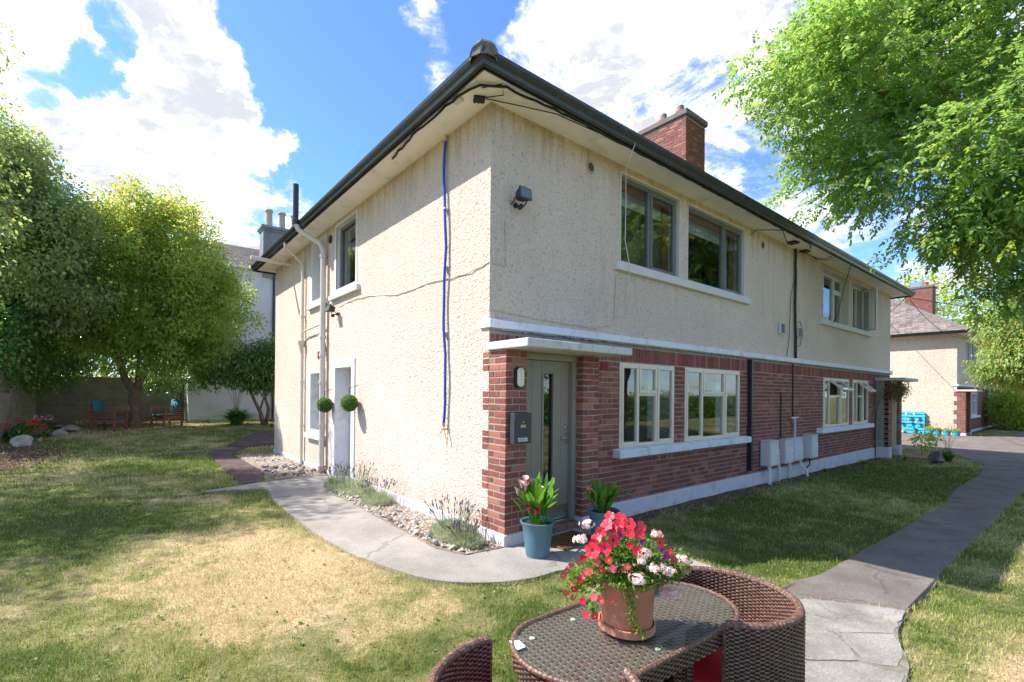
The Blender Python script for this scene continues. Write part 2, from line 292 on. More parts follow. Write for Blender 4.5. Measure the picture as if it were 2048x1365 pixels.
# ---------------------------------------------------------------- mesh helpers
class MB:
    def __init__(s): s.v = []; s.f = []; s.m = []; s.t = []
    def add(s, vs, fs, mi=0, t=0.):
        o = len(s.v); s.v += [tuple(v) for v in vs]; s.f += [tuple(i+o for i in f) for f in fs]
        s.m += [mi]*len(fs); s.t += [t]*len(fs); return s
    def box(s, a, b, mi=0, t=0., bev=0., skip=()):
        x0, x1 = sorted((a[0], b[0])); y0, y1 = sorted((a[1], b[1])); z0, z1 = sorted((a[2], b[2]))
        vs = [(x0,y0,z0),(x1,y0,z0),(x1,y1,z0),(x0,y1,z0),(x0,y0,z1),(x1,y0,z1),(x1,y1,z1),(x0,y1,z1)]
        fs = [(0,3,2,1),(4,5,6,7),(0,1,5,4),(1,2,6,5),(2,3,7,6),(3,0,4,7)]
        return s.add(vs, [f for i, f in enumerate(fs) if i not in skip], mi, t)
    def quad(s, a, b, c, d, mi=0, t=0.): return s.add([a, b, c, d], [(0, 1, 2, 3)], mi, t)
    def tube(s, pts, r, n=8, mi=0, t=0., cap=True):
        pts = [Vector(p) for p in pts]; N = len(pts)
        rs = r if isinstance(r, (list, tuple)) else [r]*N
        vs = []; up = Vector((0, 0, 1))
        prev = None
        for i, p in enumerate(pts):
            d = (pts[min(i+1, N-1)]-pts[max(i-1, 0)])
            d = d.normalized() if d.length > 1e-9 else Vector((0, 0, 1))
            if prev is None:
                a = d.cross(up if abs(d.z) < .9 else Vector((1, 0, 0))).normalized()
            else:
                a = (prev-d*prev.dot(d)); a = a.normalized() if a.length > 1e-6 else d.orthogonal().normalized()
            prev = a; b = d.cross(a)
            for k in range(n):
                an = 2*math.pi*k/n; vs.append(p+(a*math.cos(an)+b*math.sin(an))*rs[i])
        fs = [(i*n+k, i*n+(k+1) % n, (i+1)*n+(k+1) % n, (i+1)*n+k) for i in range(N-1) for k in range(n)]
        if cap: fs += [tuple(range(n-1, -1, -1)), tuple((N-1)*n+k for k in range(n))]
        return s.add(vs, fs, mi, t)
    def lathe(s, prof, n=24, c=(0, 0, 0), mi=0, t=0., wob=0.):
        vs = []
        for r, z in prof:
            for k in range(n):
                a = 2*math.pi*k/n; vs.append((c[0]+r*math.cos(a), c[1]+r*math.sin(a), c[2]+z))
        fs = [(i*n+k, i*n+(k+1) % n, (i+1)*n+(k+1) % n, (i+1)*n+k) for i in range(len(prof)-1) for k in range(n)]
        return s.add(vs, fs, mi, t)
    def prism(s, poly, d0, d1, ax=2, mi=0, t=0.):
        """extrude 2-D polygon (CCW) along an axis"""
        def P(p, d): return [(d, p[0], p[1]), (p[0], d, p[1]), (p[0], p[1], d)][ax]
        n = len(poly); vs = [P(p, d0) for p in poly]+[P(p, d1) for p in poly]
        fs = [(i, (i+1) % n, n+(i+1) % n, n+i) for i in range(n)]+[tuple(range(n-1, -1, -1)), tuple(range(n, 2*n))]
        return s.add(vs, fs, mi, t)
    def build(s, name, mats, parent=None, smooth=False, loc=None, bevel=0., seg=1):
        me = bpy.data.meshes.new(name); me.from_pydata(s.v, [], s.f)
        mats = mats if isinstance(mats, (list, tuple)) else [mats]
        for m in mats: me.materials.append(m)
        me.polygons.foreach_set('material_index', s.m)
        if any(s.t):
            at = me.attributes.new('tone', 'FLOAT', 'FACE'); at.data.foreach_set('value', s.t)
        bm = bmesh.new(); bm.from_mesh(me); bmesh.ops.recalc_face_normals(bm, faces=bm.faces)
        if bevel:
            bmesh.ops.bevel(bm, geom=[e for e in bm.edges if len(e.link_faces) == 2 and e.calc_face_angle(0) > .6], offset=bevel, segments=seg, affect='EDGES')
        bm.to_mesh(me); bm.free()
        if smooth: me.shade_smooth() if hasattr(me, 'shade_smooth') else [setattr(p, 'use_smooth', True) for p in me.polygons]
        if smooth == 'auto': me.set_sharp_from_angle(angle=R(35))
        o = bpy.data.objects.new(name, me); COL.objects.link(o)
        if parent: o.parent = parent
        if loc is not None: o.location = loc
        return o
def npmesh(name, V, F, mat, parent=None, tone_=None, smooth=False):
    """V (n,3) F (m,k) numpy"""
    me = bpy.data.meshes.new(name); k = F.shape[1]; m = len(F)
    me.vertices.add(len(V)); me.vertices.foreach_set('co', np.ascontiguousarray(V, dtype=np.float32).ravel())
    me.loops.add(m*k); me.loops.foreach_set('vertex_index', np.ascontiguousarray(F, dtype=np.int32).ravel())
    me.polygons.add(m); me.polygons.foreach_set('loop_start', np.arange(0, m*k, k, dtype=np.int32))
    if smooth: me.polygons.foreach_set('use_smooth', np.ones(m, dtype=bool))
    me.update(calc_edges=True)
    me.materials.append(mat)
    if tone_ is not None:
        at = me.attributes.new('tone', 'FLOAT', 'FACE'); at.data.foreach_set('value', np.asarray(tone_, dtype=np.float32))
    o = bpy.data.objects.new(name, me); COL.objects.link(o)
    if parent: o.parent = parent
    return o
def tag(o, label=None, cat=None, group=None, kind=None):
    if label: o['label'] = label
    if cat: o['category'] = cat
    if group: o['group'] = group
    if kind: o['kind'] = kind
    return o
def thing(name, label, cat, loc=(0, 0, 0), rz=0, group=None):
    o = bpy.data.objects.new(name, None); COL.objects.link(o); o.location = loc; o.rotation_euler = (0, 0, rz); o.empty_display_size = .2
    return tag(o, label, cat, group)
def kids(o): return [c for c in bpy.data.objects if c.parent == o]
def copy_tree(o, parent=None):
    c = o.copy(); COL.objects.link(c); c.parent = parent
    for ch in list(o.children): copy_tree(ch, c)
    return c
def ss(a, b, x):
    t = np.clip((np.asarray(x, float)-a)/(b-a), 0, 1); return t*t*(3-2*t)
def H(x, y):
    """terrain height"""
    x = np.asarray(x, float); y = np.asarray(y, float)
    return .40*ss(9.5, 16.5, y)*(1-ss(9, 16, x)) - (.095*ss(1.15, 2.5, x)+.095*ss(2.6, 17, x))*(1-ss(.5, 4, y))-.19*ss(16.5, 19, x)*ss(.5, 4, y)
# ---------------------------------------------------------------- facade helpers ('F' faces -y, 'S' faces -x)
def P(pl, u, z, n): return (u, -n, z) if pl == 'F' else (-n, u, z)
def pbox(mb, pl, u0, u1, z0, z1, n0, n1, mi=0, t=0.): return mb.box(P(pl, u0, z0, n0), P(pl, u1, z1, n1), mi, t)
def wall_sheet(mb, pl, u0, u1, z0, z1, ops, depth=.28, n=0., mi=0, inner=1, rev=2):
    us = sorted({u0, u1, *[o[0] for o in ops], *[o[1] for o in ops]}); zs = sorted({z0, z1, *[o[2] for o in ops], *[o[3] for o in ops]})
    for a, b in zip(us, us[1:]):
        for c, d in zip(zs, zs[1:]):
            mu, mz = (a+b)/2, (c+d)/2
            if any(o[0] < mu < o[1] and o[2] < mz < o[3] for o in ops): continue
            mb.quad(P(pl, a, c, n), P(pl, b, c, n), P(pl, b, d, n), P(pl, a, d, n), mi)
            mb.quad(P(pl, a, c, -depth), P(pl, b, c, -depth), P(pl, b, d, -depth), P(pl, a, d, -depth), inner)
    for a, b, c, d in ops:
        for (q, r) in (((a, c), (a, d)), ((b, c), (b, d)), ((a, c), (b, c)), ((a, d), (b, d))):
            mb.quad(P(pl, q[0], q[1], n), P(pl, r[0], r[1], n), P(pl, r[0], r[1], -depth), P(pl, q[0], q[1], -depth), rev)
def ring(mb, pl, u0, u1, z0, z1, w, n0, n1, mi=0):
    pbox(mb, pl, u0, u1, z0, z0+w, n0, n1, mi); pbox(mb, pl, u0, u1, z1-w, z1, n0, n1, mi)
    pbox(mb, pl, u0, u0+w, z0+w, z1-w, n0, n1, mi); pbox(mb, pl, u1-w, u1, z0+w, z1-w, n0, n1, mi)
def window(house, pl, u0, u1, z0, z1, n, fm, lights, fw=.05, mull=.05, label=None, sw=.045, name='window'):
    """frame whose outer face is at n; lights = (u0,u1,z0,z1,kind), kind f fixed, s sash, v top-hung vent standing open, o side sash standing open"""
    mb = MB(); ring(mb, pl, u0, u1, z0, z1, fw, n-.07, n)
    seen = set()
    for (a, b, c, d, k) in lights:                       # mullions / transoms on shared edges
        if a > u0+.01 and ('u', a) not in seen:
            seen.add(('u', a)); pbox(mb, pl, a-mull/2, a+mull/2, z0+fw, z1-fw, n-.067, n-.003)
        if c > z0+.01 and (a, c) not in seen:
            seen.add((a, c)); pbox(mb, pl, (a+mull/2 if a > u0+.01 else a+fw), (b-mull/2 if b < u1-.01 else b-fw), c-mull/2, c+mull/2, n-.065, n-.005)
    w = mb.build(name, fm, house, bevel=.004)
    if label: w['label'] = label
    for (a, b, c, d, k) in lights:
        ia = a+(fw if a < u0+.01 else mull/2); ib = b-(fw if b > u1-.01 else mull/2)
        ic = c+(fw if c < z0+.01 else mull/2); id_ = d-(fw if d > z1-.01 else mull/2)
        if k == 'f':
            g = MB(); pbox(g, pl, ia+.001, ib-.001, ic+.001, id_-.001, n-.045, n-.038); g.build('pane', M['glass'], w)
        elif k == 's':
            s = MB(); ring(s, pl, ia-.012, ib+.012, ic-.012, id_+.012, sw, n-.04, n+.014); so_ = s.build('sash', fm, w, bevel=.005)
            g = MB(); pbox(g, pl, ia+sw-.014, ib-sw+.014, ic+sw-.014, id_-sw+.014, n-.022, n-.014); g.build('pane', M['glass'], w)
        else:
            s = MB(); g = MB()
            if k == 'v':   # hinged at the top, swung outwards
                s.add([], []); ring(s, pl, ia-.01, ib+.01, -(id_-ic)-.01, .0, sw, -.05, 0.); pbox(g, pl, ia+sw-.014, ib-sw+.014, -(id_-ic)+sw-.014, -sw+.014, -.032, -.026)
                hinge = Vector(P(pl, 0, id_+.01, n+.03)); hinge.x = hinge.x if pl == 'S' else 0
                rot = Matrix.Rotation(R(-48 if pl == 'F' else -48), 4, 'X' if pl == 'F' else 'Y')
            else:          # side sash, hinged on its far edge
                s.add([], []); wd = (ib-ia); ring(s, pl, -wd, 0, ic-.01, id_+.01, sw, -.05, 0.); pbox(g, pl, -wd+sw-.014, -sw+.014, ic+sw-.014, id_-sw+.014, -.032, -.026)
                hinge = Vector(P(pl, ib, 0, n+.02)); rot = Matrix.Rotation(R(72), 4, 'Z')
            mt = Matrix.Translation(hinge) @ rot
            for q, nm, mm in ((s, 'sash', fm), (g, 'pane', M['glass'])):
                ob = q.build(nm, mm, w); ob.data.transform(mt)
    return w
def sill(house, pl, u0, u1, z0, z1, n1, mat, n0=-.05):
    mb = MB(); a = [P(pl, u, z, n) for u in (u0, u1) for (z, n) in ((z0, n0), (z0, n1), (z1-.012, n1), (z1+.004, n0))]
    mb.add(a, [(0, 1, 2, 3), (7, 6, 5, 4), (0, 4, 5, 1), (1, 5, 6, 2), (2, 6, 7, 3), (3, 7, 4, 0)])
    return mb.build('window_sill', mat, house, bevel=.006)

# ---------------------------------------------------------------- bricks
_bmesh = {}
def brick_mesh(dx, dy, dz, mat, var):
    k = (round(dx, 3), round(dy, 3), round(dz, 3), mat.name, var)
    if k not in _bmesh:
        rr = random.Random(hash(k[:3]) % 9999+var); bm = bmesh.new(); bmesh.ops.create_cube(bm, size=1)
        for v in bm.verts:
            v.co = Vector(((v.co.x+.5)*dx, (v.co.y+.5)*dy, (v.co.z+.5)*dz)) + Vector((rr.uniform(-.0015, .0015), rr.uniform(-.0015, .0015), rr.uniform(-.002, .002)))
        bmesh.ops.bevel(bm, geom=list(bm.edges), offset=.004, segments=1, affect='EDGES')
        me = bpy.data.meshes.new('brick'); bm.to_mesh(me); bm.free(); me.materials.append(mat); _bmesh[k] = me
    return _bmesh[k]
def lay(specs, parent, mat, limit=300, mass_name='brickwork', origin=Vector((0, 0, 0))):
    """specs: (x0,x1,y0,y1,z0,z1) boxes; the ones that show largest become objects, the rest one mass"""
    specs = sorted(specs, key=lambda s: (Vector(((s[0]+s[1])/2, (s[2]+s[3])/2, (s[4]+s[5])/2))+origin-CAM_POS).length)
    for i, s in enumerate(specs[:limit]):
        s = (s[0]+.001, s[1]-.001, s[2], s[3], s[4]+.0015, s[5]-.0015)
        o = bpy.data.objects.new('brick', brick_mesh(s[1]-s[0], s[3]-s[2], s[5]-s[4], mat, i % 3)); COL.objects.link(o); o.parent = parent
        j = random.uniform(-.0018, .0018); o.location = (s[0]+j, s[2]+random.uniform(-.002, .001), s[4]+random.uniform(-.001, .001))
    mb = MB()
    for s in specs[limit:]:
        j = random.uniform(-.0025, .0015); mb.box((s[0]+.0015, s[2]+j, s[4]+.002), (s[1]-.0015, s[3], s[5]-.002), 0, random.uniform(.02, 1))
    if mb.v: tag(mb.build(mass_name, mat, parent), kind='stuff')
def courses(u0, u1, z0, z1, ops, hdr=3, L=.215, Hd=.1025, j=.010, ph=.075, off=0):
    """flat-wall bricks (u0,u1,z0,z1) in a garden-wall bond"""
    out = []; k = 0; z = z0
    while z+.06 < z1+1e-4:
        header = (k+off) % 4 == hdr; ln = Hd if header else L
        u = u0 - (0 if header else ((k % 2)*(L+j)/2))
        while u < u1-.02:
            a, b = max(u, u0), min(u+ln, u1)
            segs = [(a, b)]
            for (oa, ob, oc, od) in ops:
                if oc < z+.05 and od > z+.015:
                    ns = []
                    for (p, q) in segs:
                        if q <= oa-.004 or p >= ob+.004: ns.append((p, q)); continue
                        if p < oa-.03: ns.append((p, oa-.004))
                        if q > ob+.03: ns.append((ob+.004, q))
                    segs = ns
            out += [(p, q, z, z+.065) for p, q in segs if q-p > .028]
            u += ln+j
        z += ph; k += 1
    return out
def pier(x0, x1, y0, y1, z0, n, quoin=0., first='left'):
    """brick pier: front face at y0, alternating bond round the corner at x0; returns boxes"""
    out = []; w = x1-x0; d = y1-y0; m = .1; j = .01
    for k in range(n):
        z = z0+k*.075; zt = z+.065
        if k % 2 == 0:
            out += [(x0, x0+w-m-j, y0, y0+m, z, zt), (x0+w-m, x1, y0, y0+m, z, zt)]
            out += [(x0, x0+m, y0+m+j, y1, z, zt)]
            q0 = y1
        else:
            out += [(x0, x0+m, y0, y0+.2, z, zt), (x0+m+j, x1, y0, y0+m, z, zt), (x0, x0+m, y0+.2+j, y1, z, zt)]
        if quoin and (k//3) % 2 == 0:
            out += [(x0, x0+m, y1+j, y1+quoin, z, zt)]
    return out
def chimney_specs(x0, x1, y0, y1, z0, z1):
    out = []; k = 0; z = z0
    while z+.065 <= z1+.001:
        a = (0 if k % 2 else .1125)
        for (s0, s1, ax) in ((x0, x1, 'x'), (y0, y1, 'y')):
            u = s0-a if ax == 'x' else s0-(.1125-a)
            while u < s1-.03:
                p, q = max(u, s0), min(u+.215, s1)
                if ax == 'y': p = max(p, y0+(.0 if k % 2 else .11))
                if ax == 'x': p = max(p, x0+(.11 if k % 2 else .0))
                if q-p > .03:
                    out.append((p, q, y0, y0+.1, z, z+.065) if ax == 'x' else (x0, x0+.1, p, q, z, z+.065))
                u += .225
        z += .075; k += 1
    return out

# ---------------------------------------------------------------- the semi-detached house
LX, WY, SOF, STR = 16.75, 9.59, 5.02, 2.435
PITCH = .66
def gutter_run(house, a_corner, pts_key, x_from, x_to, mat, pl):
    prof = [(.44, 5.10), (.44, 4.99), (.465, 4.975), (.485, 4.995), (.495, 5.03), (.515, 5.06), (.53, 5.09), (.535, 5.125), (.52, 5.125), (.50, 5.075), (.46, 5.02), (.455, 5.10)]
    mb = MB(); vs = []
    for (n, z) in prof:
        if pl == 'F':
            vs.append((-n if x_from is None else x_from, -n, z)); vs.append((LX+n if x_to is None else x_to, -n, z))
        else:
            vs.append((-n, -n, z)); vs.append((-n, WY+n, z))
    N = len(prof); fs = [(2*i, 2*i+1, 2*((i+1) % N)+1, 2*((i+1) % N)) for i in range(N)]
    if x_from is not None and pl == 'F': pass
    mb.add(vs, fs)
    if x_to is None: mb.add([vs[2*i+1] for i in range(N)], [tuple(range(N))])
    return mb.build('gutter', mat, house)
def build_house(at, near, label):
    h = thing('semi_detached_house', label, 'house', at)
    OR = Vector(at)
    lo = [(2.40, 3.84, .90, 2.155), (4.16, 6.13, .90, 2.155), (10.62, 12.59, .90, 2.155), (12.91, 14.35, .90, 2.155)]
    up = [(2.40, 3.945, 3.60, 4.90), (4.22, 6.28, 3.60, 4.90), (10.47, 12.53, 3.60, 4.90), (12.80, 14.35, 3.60, 4.90)]
    side = [(3.95, 4.93, 3.60, 4.90), (5.60, 6.42, 3.60, 4.90), (5.58, 6.46, .78, 2.09), (4.08, 4.90, 0., 2.14)] if near else []
    rm = M['render'] if near else M['render_far']
    # --- rendered walls
    mb = MB(); wall_sheet(mb, 'F', 0, LX, STR+.005, SOF, up); mb.build('front_wall', [rm, M['room'], M['pale_reveal']], h)
    mb = MB(); wall_sheet(mb, 'S', 0, WY, -.35, SOF, side); mb.build('side_wall', [rm, M['room'], M['white_paint']], h)
    mb = MB(); mb.quad((LX, 0, -.5), (LX, WY, -.5), (LX, WY, SOF), (LX, 0, SOF)); mb.quad((0, WY, -.5), (LX, WY, -.5), (LX, WY, SOF), (0, WY, SOF)); mb.build('rear_walls', rm, h)
    # --- ground-floor front: mortar bed with bricks proud of it
    dr = [(.32, 1.26, 0., 2.17), (15.49, 16.43, 0., 2.17)]
    mb = MB(); wall_sheet(mb, 'F', 0, LX, -.5, STR+.06, lo+dr, n=-.006); mb.build('mortar_bed', [M['mortar'], M['room'], M['mortar']], h)
    bm_ = M['brick'] if near else M['brick_far']
    sp = []
    for (a, b, c, d) in courses(1.58, 15.17, .135, 2.15, lo): sp.append((a, b, 0, .1, c, d))
    x = .02
    while x < LX-.06:
        sp.append((x, x+.0645, 0, .1, 2.166, 2.375)); x += .0752
    def mirror(bx): return [(LX-b, LX-a, c, d, e, f) for (a, b, c, d, e, f) in bx]
    p1 = pier(0, .31, -.305, -.006, .145, 27); p2 = pier(1.26, 1.57, -.305, -.006, .145, 27)
    q = [(-.007, .09, .004, .112, .145+k*.075, .21+k*.075) for k in range(27) if (k//3) % 2 == 0]
    sp += p1+p2+q+mirror(p2)+mirror(p1)
    # left returns of the far porch, seen from the lawn
    for k in range(27):
        z = .145+k*.075
        sp += ([(15.18, 15.28, -.305, -.205, z, z+.065)] if k % 2 else [])
    near_sp = sp
    lay(near_sp, h, bm_, 300 if near else 0, origin=OR)
    mb = MB()
    for (a, b) in ((.005, .305), (1.265, 1.565), (15.185, 15.485), (16.445, 16.745)):
        mb = MB(); mb.box((a, -.300, .0), (b, .02, 2.168)); mb.build('pier_mortar', M['mortar'], h)
    # --- plinths
    mb = MB()
    if near: pbox(mb, 'S', .0, 4.075, -.35, .146, -.02, .022)
    if near: pbox(mb, 'S', 4.905, WY+.02, -.35, .10, -.02, .022)
    if not near: pbox(mb, 'S', .0, WY+.02, -.35, .12, -.02, .022)
    pbox(mb, 'F', 1.592, LX-1.592, -.45, .118, -.02, .034)
    for (a, b) in ((-.022, .33), (1.24, 1.59), (15.16, 15.51), (16.42, 16.772)): mb.box((a, -.328, -.4), (b, .0, .138))
    mb.build('plinth', M['plinth'], h, bevel=.008)
    # --- string course and rough drip edge under the render
    mb = MB(); pbox(mb, 'F', -.035, LX+.03, STR+.0, 2.53, -.02, .065); mb.box((-.03, .0, STR), (.02, .16, 2.525)); mb.build('string_course', M['white_paint'], h, bevel=.007)
    mb = MB(); rr = random.Random(3); x = -.01
    while x < LX:
        w_ = rr.uniform(.03, .07); mb.box((x, -.045-rr.uniform(0, .012), STR-rr.uniform(.008, .026)), (x+w_, -.01, STR-.001)); x += w_
    mb.build('drip_edge', M['mortar'], h)
    # --- canopies
    for (a, b, m) in ((-.04, 1.72, M['canopy']), (LX-1.72, LX+.04, M['canopy'])):
        mb = MB(); mb.box((a, -.70, 2.172), (b, .0, 2.262)); mb.build('canopy', m, h, bevel=.008)
    # --- front windows
    fm = M['cream'] if near else M['white']
    z0, z1 = .90, 2.155; zt = 1.69
    window(h, 'F', 2.403, 3.837, z0+.003, z1-.003, .004, fm, [(2.403, 2.86, z0, z1, 's'), (2.86, 3.34, z0, zt, 'f'), (2.86, 3.34, zt, z1, 's'), (3.34, 3.837, z0, z1, 's')])
    window(h, 'F', 4.163, 6.127, z0+.003, z1-.003, .004, fm, [(4.163, 4.74, z0, z1, 's'), (4.74, 5.53, z0, zt, 'f'), (4.74, 5.53, zt, z1, 's'), (5.53, 6.127, z0, z1, 's')])
    window(h, 'F', 10.623, 12.587, z0+.003, z1-.003, .004, fm, [(10.623, 11.05, z0, z1, 's'), (11.05, 11.88, z0, zt, 'f'), (11.05, 11.88, zt, z1, 'v'), (11.88, 12.587, z0, z1, 's')])
    window(h, 'F', 12.913, 14.347, z0+.003, z1-.003, .004, fm, [(12.913, 13.30, z0, z1, 's'), (13.30, 13.84, z0, zt, 'f'), (13.30, 13.84, zt, z1, 'v'), (13.84, 14.347, z0, z1, 's')])
    gm = M['sage'] if near else M['white']
    z0, z1 = 3.60, 4.90
    window(h, 'F', 2.403, 3.942, z0+.003, z1-.003, -.055, gm, [(2.403, 3.19, z0, z1, 'f'), (3.19, 3.942, z0, z1, 's')], fw=.06, mull=.07)
    window(h, 'F', 4.223, 6.277, z0+.003, z1-.003, -.055, gm, [(4.223, 5.55, z0, z1, 'f'), (5.55, 6.277, z0, z1, 's')], fw=.06, mull=.05)
    zt = 4.50
    window(h, 'F', 10.473, 12.527, z0+.003, z1-.003, -.17, M['white'], [(10.473, 11.12, z0, zt, 's'), (10.473, 11.12, zt, z1, 's'), (11.12, 11.86, z0, z1, 'f'), (11.86, 12.527, z0, zt, 's'), (11.86, 12.527, zt, z1, 's')])
    window(h, 'F', 12.803, 14.347, z0+.003, z1-.003, -.17, M['white'], [(12.803, 13.50, z0, z1, 'f'), (13.50, 13.85, z0, z1, 'f'), (13.85, 14.347, z0, z1, 'o')])
    for (u0, u1, z0_, z1_, n) in ((2.26, 4.19, .772, .90, .13), (4.196, 6.36, .778, .90, .13), (10.19, 12.70, .772, .90, .13), (12.706, 14.49, .775, .90, .13)): sill(h, 'F', u0, u1, z0_, z1_, n, M['white_paint'])
    for (u0, u1) in ((2.25, 4.27), (4.276, 6.43), (10.32, 14.50)): sill(h, 'F', u0, u1, 3.47, 3.60, .07, M['pale_reveal'])
    mb = MB()
    for (a, b, c, d) in up:
        mb = MB(); ring(mb, 'F', a-.028, b+.028, c+.001, d+.028, .0265, -.01, .006); mb.build('window_trim', M['pale_reveal'], h)
        if near:
            mb = MB(); ring(mb, 'F', a-.02, b+.02, c-.02, d+.02, .09, -.27, -.20 if b < 7 else -.24); mb.build('inner_frame', M['wood'] if b < 7 else M['white'], h)
    # --- rooms behind the glass
    mb = MB()
    mb.box((.29, .29, 2.45), (LX-.29, WY-.29, 2.60)); mb.box((.29, .29, 4.98), (LX-.29, WY-.29, 5.0)); mb.box((.29, .29, .05), (LX-.29, WY-.29, .1))
    for z_ in (.1, 2.6):
        mb.box((8.3, .29, z_), (8.45, WY-.3, z_+2.35)); mb.box((.3, 3.6, z_), (LX-.3, 3.7, z_+2.35)); mb.box((4.0, .29, z_), (4.08, 3.6, z_+2.35)); mb.box((12.68, .29, z_), (12.78, 3.6, z_+2.35))
    mb.build('room_partition', M['room'], h)
    mb = MB()
    for (a, b, z0_, z1_) in ((2.42, 2.60, .95, 2.1), (3.62, 3.80, .95, 2.1), (4.2, 4.42, .95, 2.1), (5.9, 6.1, .95, 2.1), (10.66, 10.9, .95, 2.1), (13.9, 14.3, .95, 2.1), (10.55, 10.8, 3.65, 4.85), (12.2, 12.48, 3.65, 4.85), (2.45, 2.6, 3.65, 4.85), (6.05, 6.24, 3.65, 4.85)):
        n_ = 9; vs = []
        for i in range(n_+1):
            u = a+(b-a)*i/n_; y = .335+.02*(-1)**i
            vs += [(u, y, z0_), (u, y, z1_)]
        mb.add(vs, [(2*i, 2*i+2, 2*i+3, 2*i+1) for i in range(n_)])
    for (a, b) in ((2.45, 3.9), (4.26, 6.22)): mb.box((a, .30, 4.62), (b, .312, 4.86))
    mb.build('curtain', M['curtain'], h)
    # --- eaves, roof
    mb = MB(); g = .445
    mb.box((-g, -g, SOF), (LX+g, WY+g, SOF+.02)); mb.build('soffit', M['soffit'], h)
    mb = MB(); ring_ = [(-g, -g), (LX+g, -g), (LX+g, WY+g), (-g, WY+g)]
    for i in range(4):
        a, b = ring_[i], ring_[(i+1) % 4]; mb.quad((*a, 4.972), (*b, 4.972), (*b, 5.12), (*a, 5.12))
        ia = (a[0]*(1), a[1]); 
    for (x0, y0, x1, y1) in ((-g, -g, LX+g, -g+.022), (-g, WY+g-.022, LX+g, WY+g), (-g, -g, -g+.022, WY+g), (LX+g-.022, -g, LX+g, WY+g)): mb.box((x0+.001, y0+.001, 4.972), (x1-.001, y1-.001, SOF-.001))
    mb.build('fascia', M['black'], h)
    gutter_run(h, None, None, None, 8.4, M['gutter'], 'F'); gutter_run(h, None, None, 8.402, None, M['grey_gutter'] if near else M['gutter'], 'F'); gutter_run(h, None, None, None, None, M['gutter'], 'S')
    e = .47; zt = 5.10; hy = WY/2; zr = zt+(hy+e)*PITCH
    A, B, C_, D = (-e, -e, zt), (LX+e, -e, zt), (LX+e, WY+e, zt), (-e, WY+e, zt); E_, F_ = (hy, hy, zr), (LX-hy, hy, zr)
    mb = MB(); mb.add([A, B, C_, D, E_, F_], [(0, 1, 5, 4), (1, 2, 5), (2, 3, 4, 5), (3, 0, 4), (0, 3, 2, 1)]); mb.build('roof', M['tile'], h)
    # ridge tiles up the near hip
    n = 24; L_ = Vector(E_)-Vector(A); dirv = L_.normalized()
    rt = MB(); k = 10; vs = []
    for s in range(2):
        for i in range(k+1):
            an = math.pi*i/k; rr_ = .125+(.012 if s == 0 else 0); vs.append((math.cos(an)*rr_, s*.36, math.sin(an)*rr_*.85))
    rt.add(vs, [(i, i+1, k+2+i, k+1+i) for i in range(k)]+[tuple(range(k+1))[::-1]]); 
    r0 = rt.build('ridge_tile', M['ridge'], h, smooth='auto')
    qt = Matrix((dirv.cross(Vector((0, 0, 1))).normalized(), dirv, dirv.cross(Vector((0, 0, 1))).normalized().cross(dirv)*1)).transposed().to_4x4()
    cnt = 0
    for i in range(n):
        o = r0 if i == 0 else r0.copy()
        if i: COL.objects.link(o); o.parent = h
        p = Vector(A)+dirv*(i*.34-.02)+Vector((0, 0, -.03)); o.matrix_basis = Matrix.Translation(p) @ qt
    if near:
        mb = MB(); rr = random.Random(5); c0 = Vector(A)+Vector((.05, .05, .0)); vs = []; 
        for j_ in range(5):
            for i in range(10):
                an = 2*math.pi*i/10; rd = (.145, .14, .125, .095, .02)[j_]*rr.uniform(.92, 1.08); vs.append((c0.x+rd*math.cos(an), c0.y+rd*math.sin(an), c0.z+(-.05, .03, .09, .125, .14)[j_]*rr.uniform(.95, 1.05)))
        mb.add(vs, [(j_*10+i, j_*10+(i+1) % 10, (j_+1)*10+(i+1) % 10, (j_+1)*10+i) for j_ in range(4) for i in range(10)]); mb.build('hip_end_mortar', M['ridge'], h)
    else:
        # tile courses on the two faces the photograph shows
        mb = MB(); rr = random.Random(9); nrow = 40; gz = .19
        sl = math.sqrt(1+PITCH**2)
        for r_ in range(nrow):
            t0 = r_*gz/sl; z_ = zt+t0*PITCH
            for face in (0, 1):
                s0, s1 = (-e+t0, WY+e-t0) if face == 0 else (-e+t0, 9)
                if s1-s0 < .3: continue
                u = s0-(.13 if r_ % 2 else 0)
                while u < s1:
                    a, b = max(u, s0), min(u+.255, s1)
                    if b-a > .05:
                        lift = rr.uniform(.022, .038); tl = (gz+.04)/sl
                        def Q(w, t, z): return (-e+t, w, z) if face == 0 else (w, -e+t, z)
                        v = [Q(a, t0, z_+.002), Q(b, t0, z_+.002), Q(b, t0, z_+lift), Q(a, t0, z_+lift), Q(b, t0+tl, z_+tl*PITCH+.006), Q(a, t0+tl, z_+tl*PITCH+.006)]
                        mb.add(v, [(0, 1, 2, 3), (3, 2, 4, 5)], 0, rr.uniform(.01, 1))
                    u += .262
        tag(mb.build('roof_tiles', M['tile'], h), kind='stuff')
    # --- chimney
    x0, x1, y0, y1, zb, ztp = 7.95, 8.89, 2.2, 3.55, 6.7, 8.80
    mb = MB(); mb.box((x0+.008, y0+.008, zb), (x1-.004, y1, ztp-.002)); ch = mb.build('chimney', M['mortar'], h)
    cs = chimney_specs(x0, x1, y0, y1, zb+.1, ztp)
    lay([(a, b, c, d, e_, f) for (a, b, c, d, e_, f) in cs], ch, M['brick_far'] if not near else M['brick'], 300 if near else 0, origin=OR)
    mb = MB(); mb.box((x0-.055, y0-.055, ztp), (x1+.055, y1+.055, ztp+.15)); mb.build('chimney_cap', M['ridge'], ch, bevel=.02)
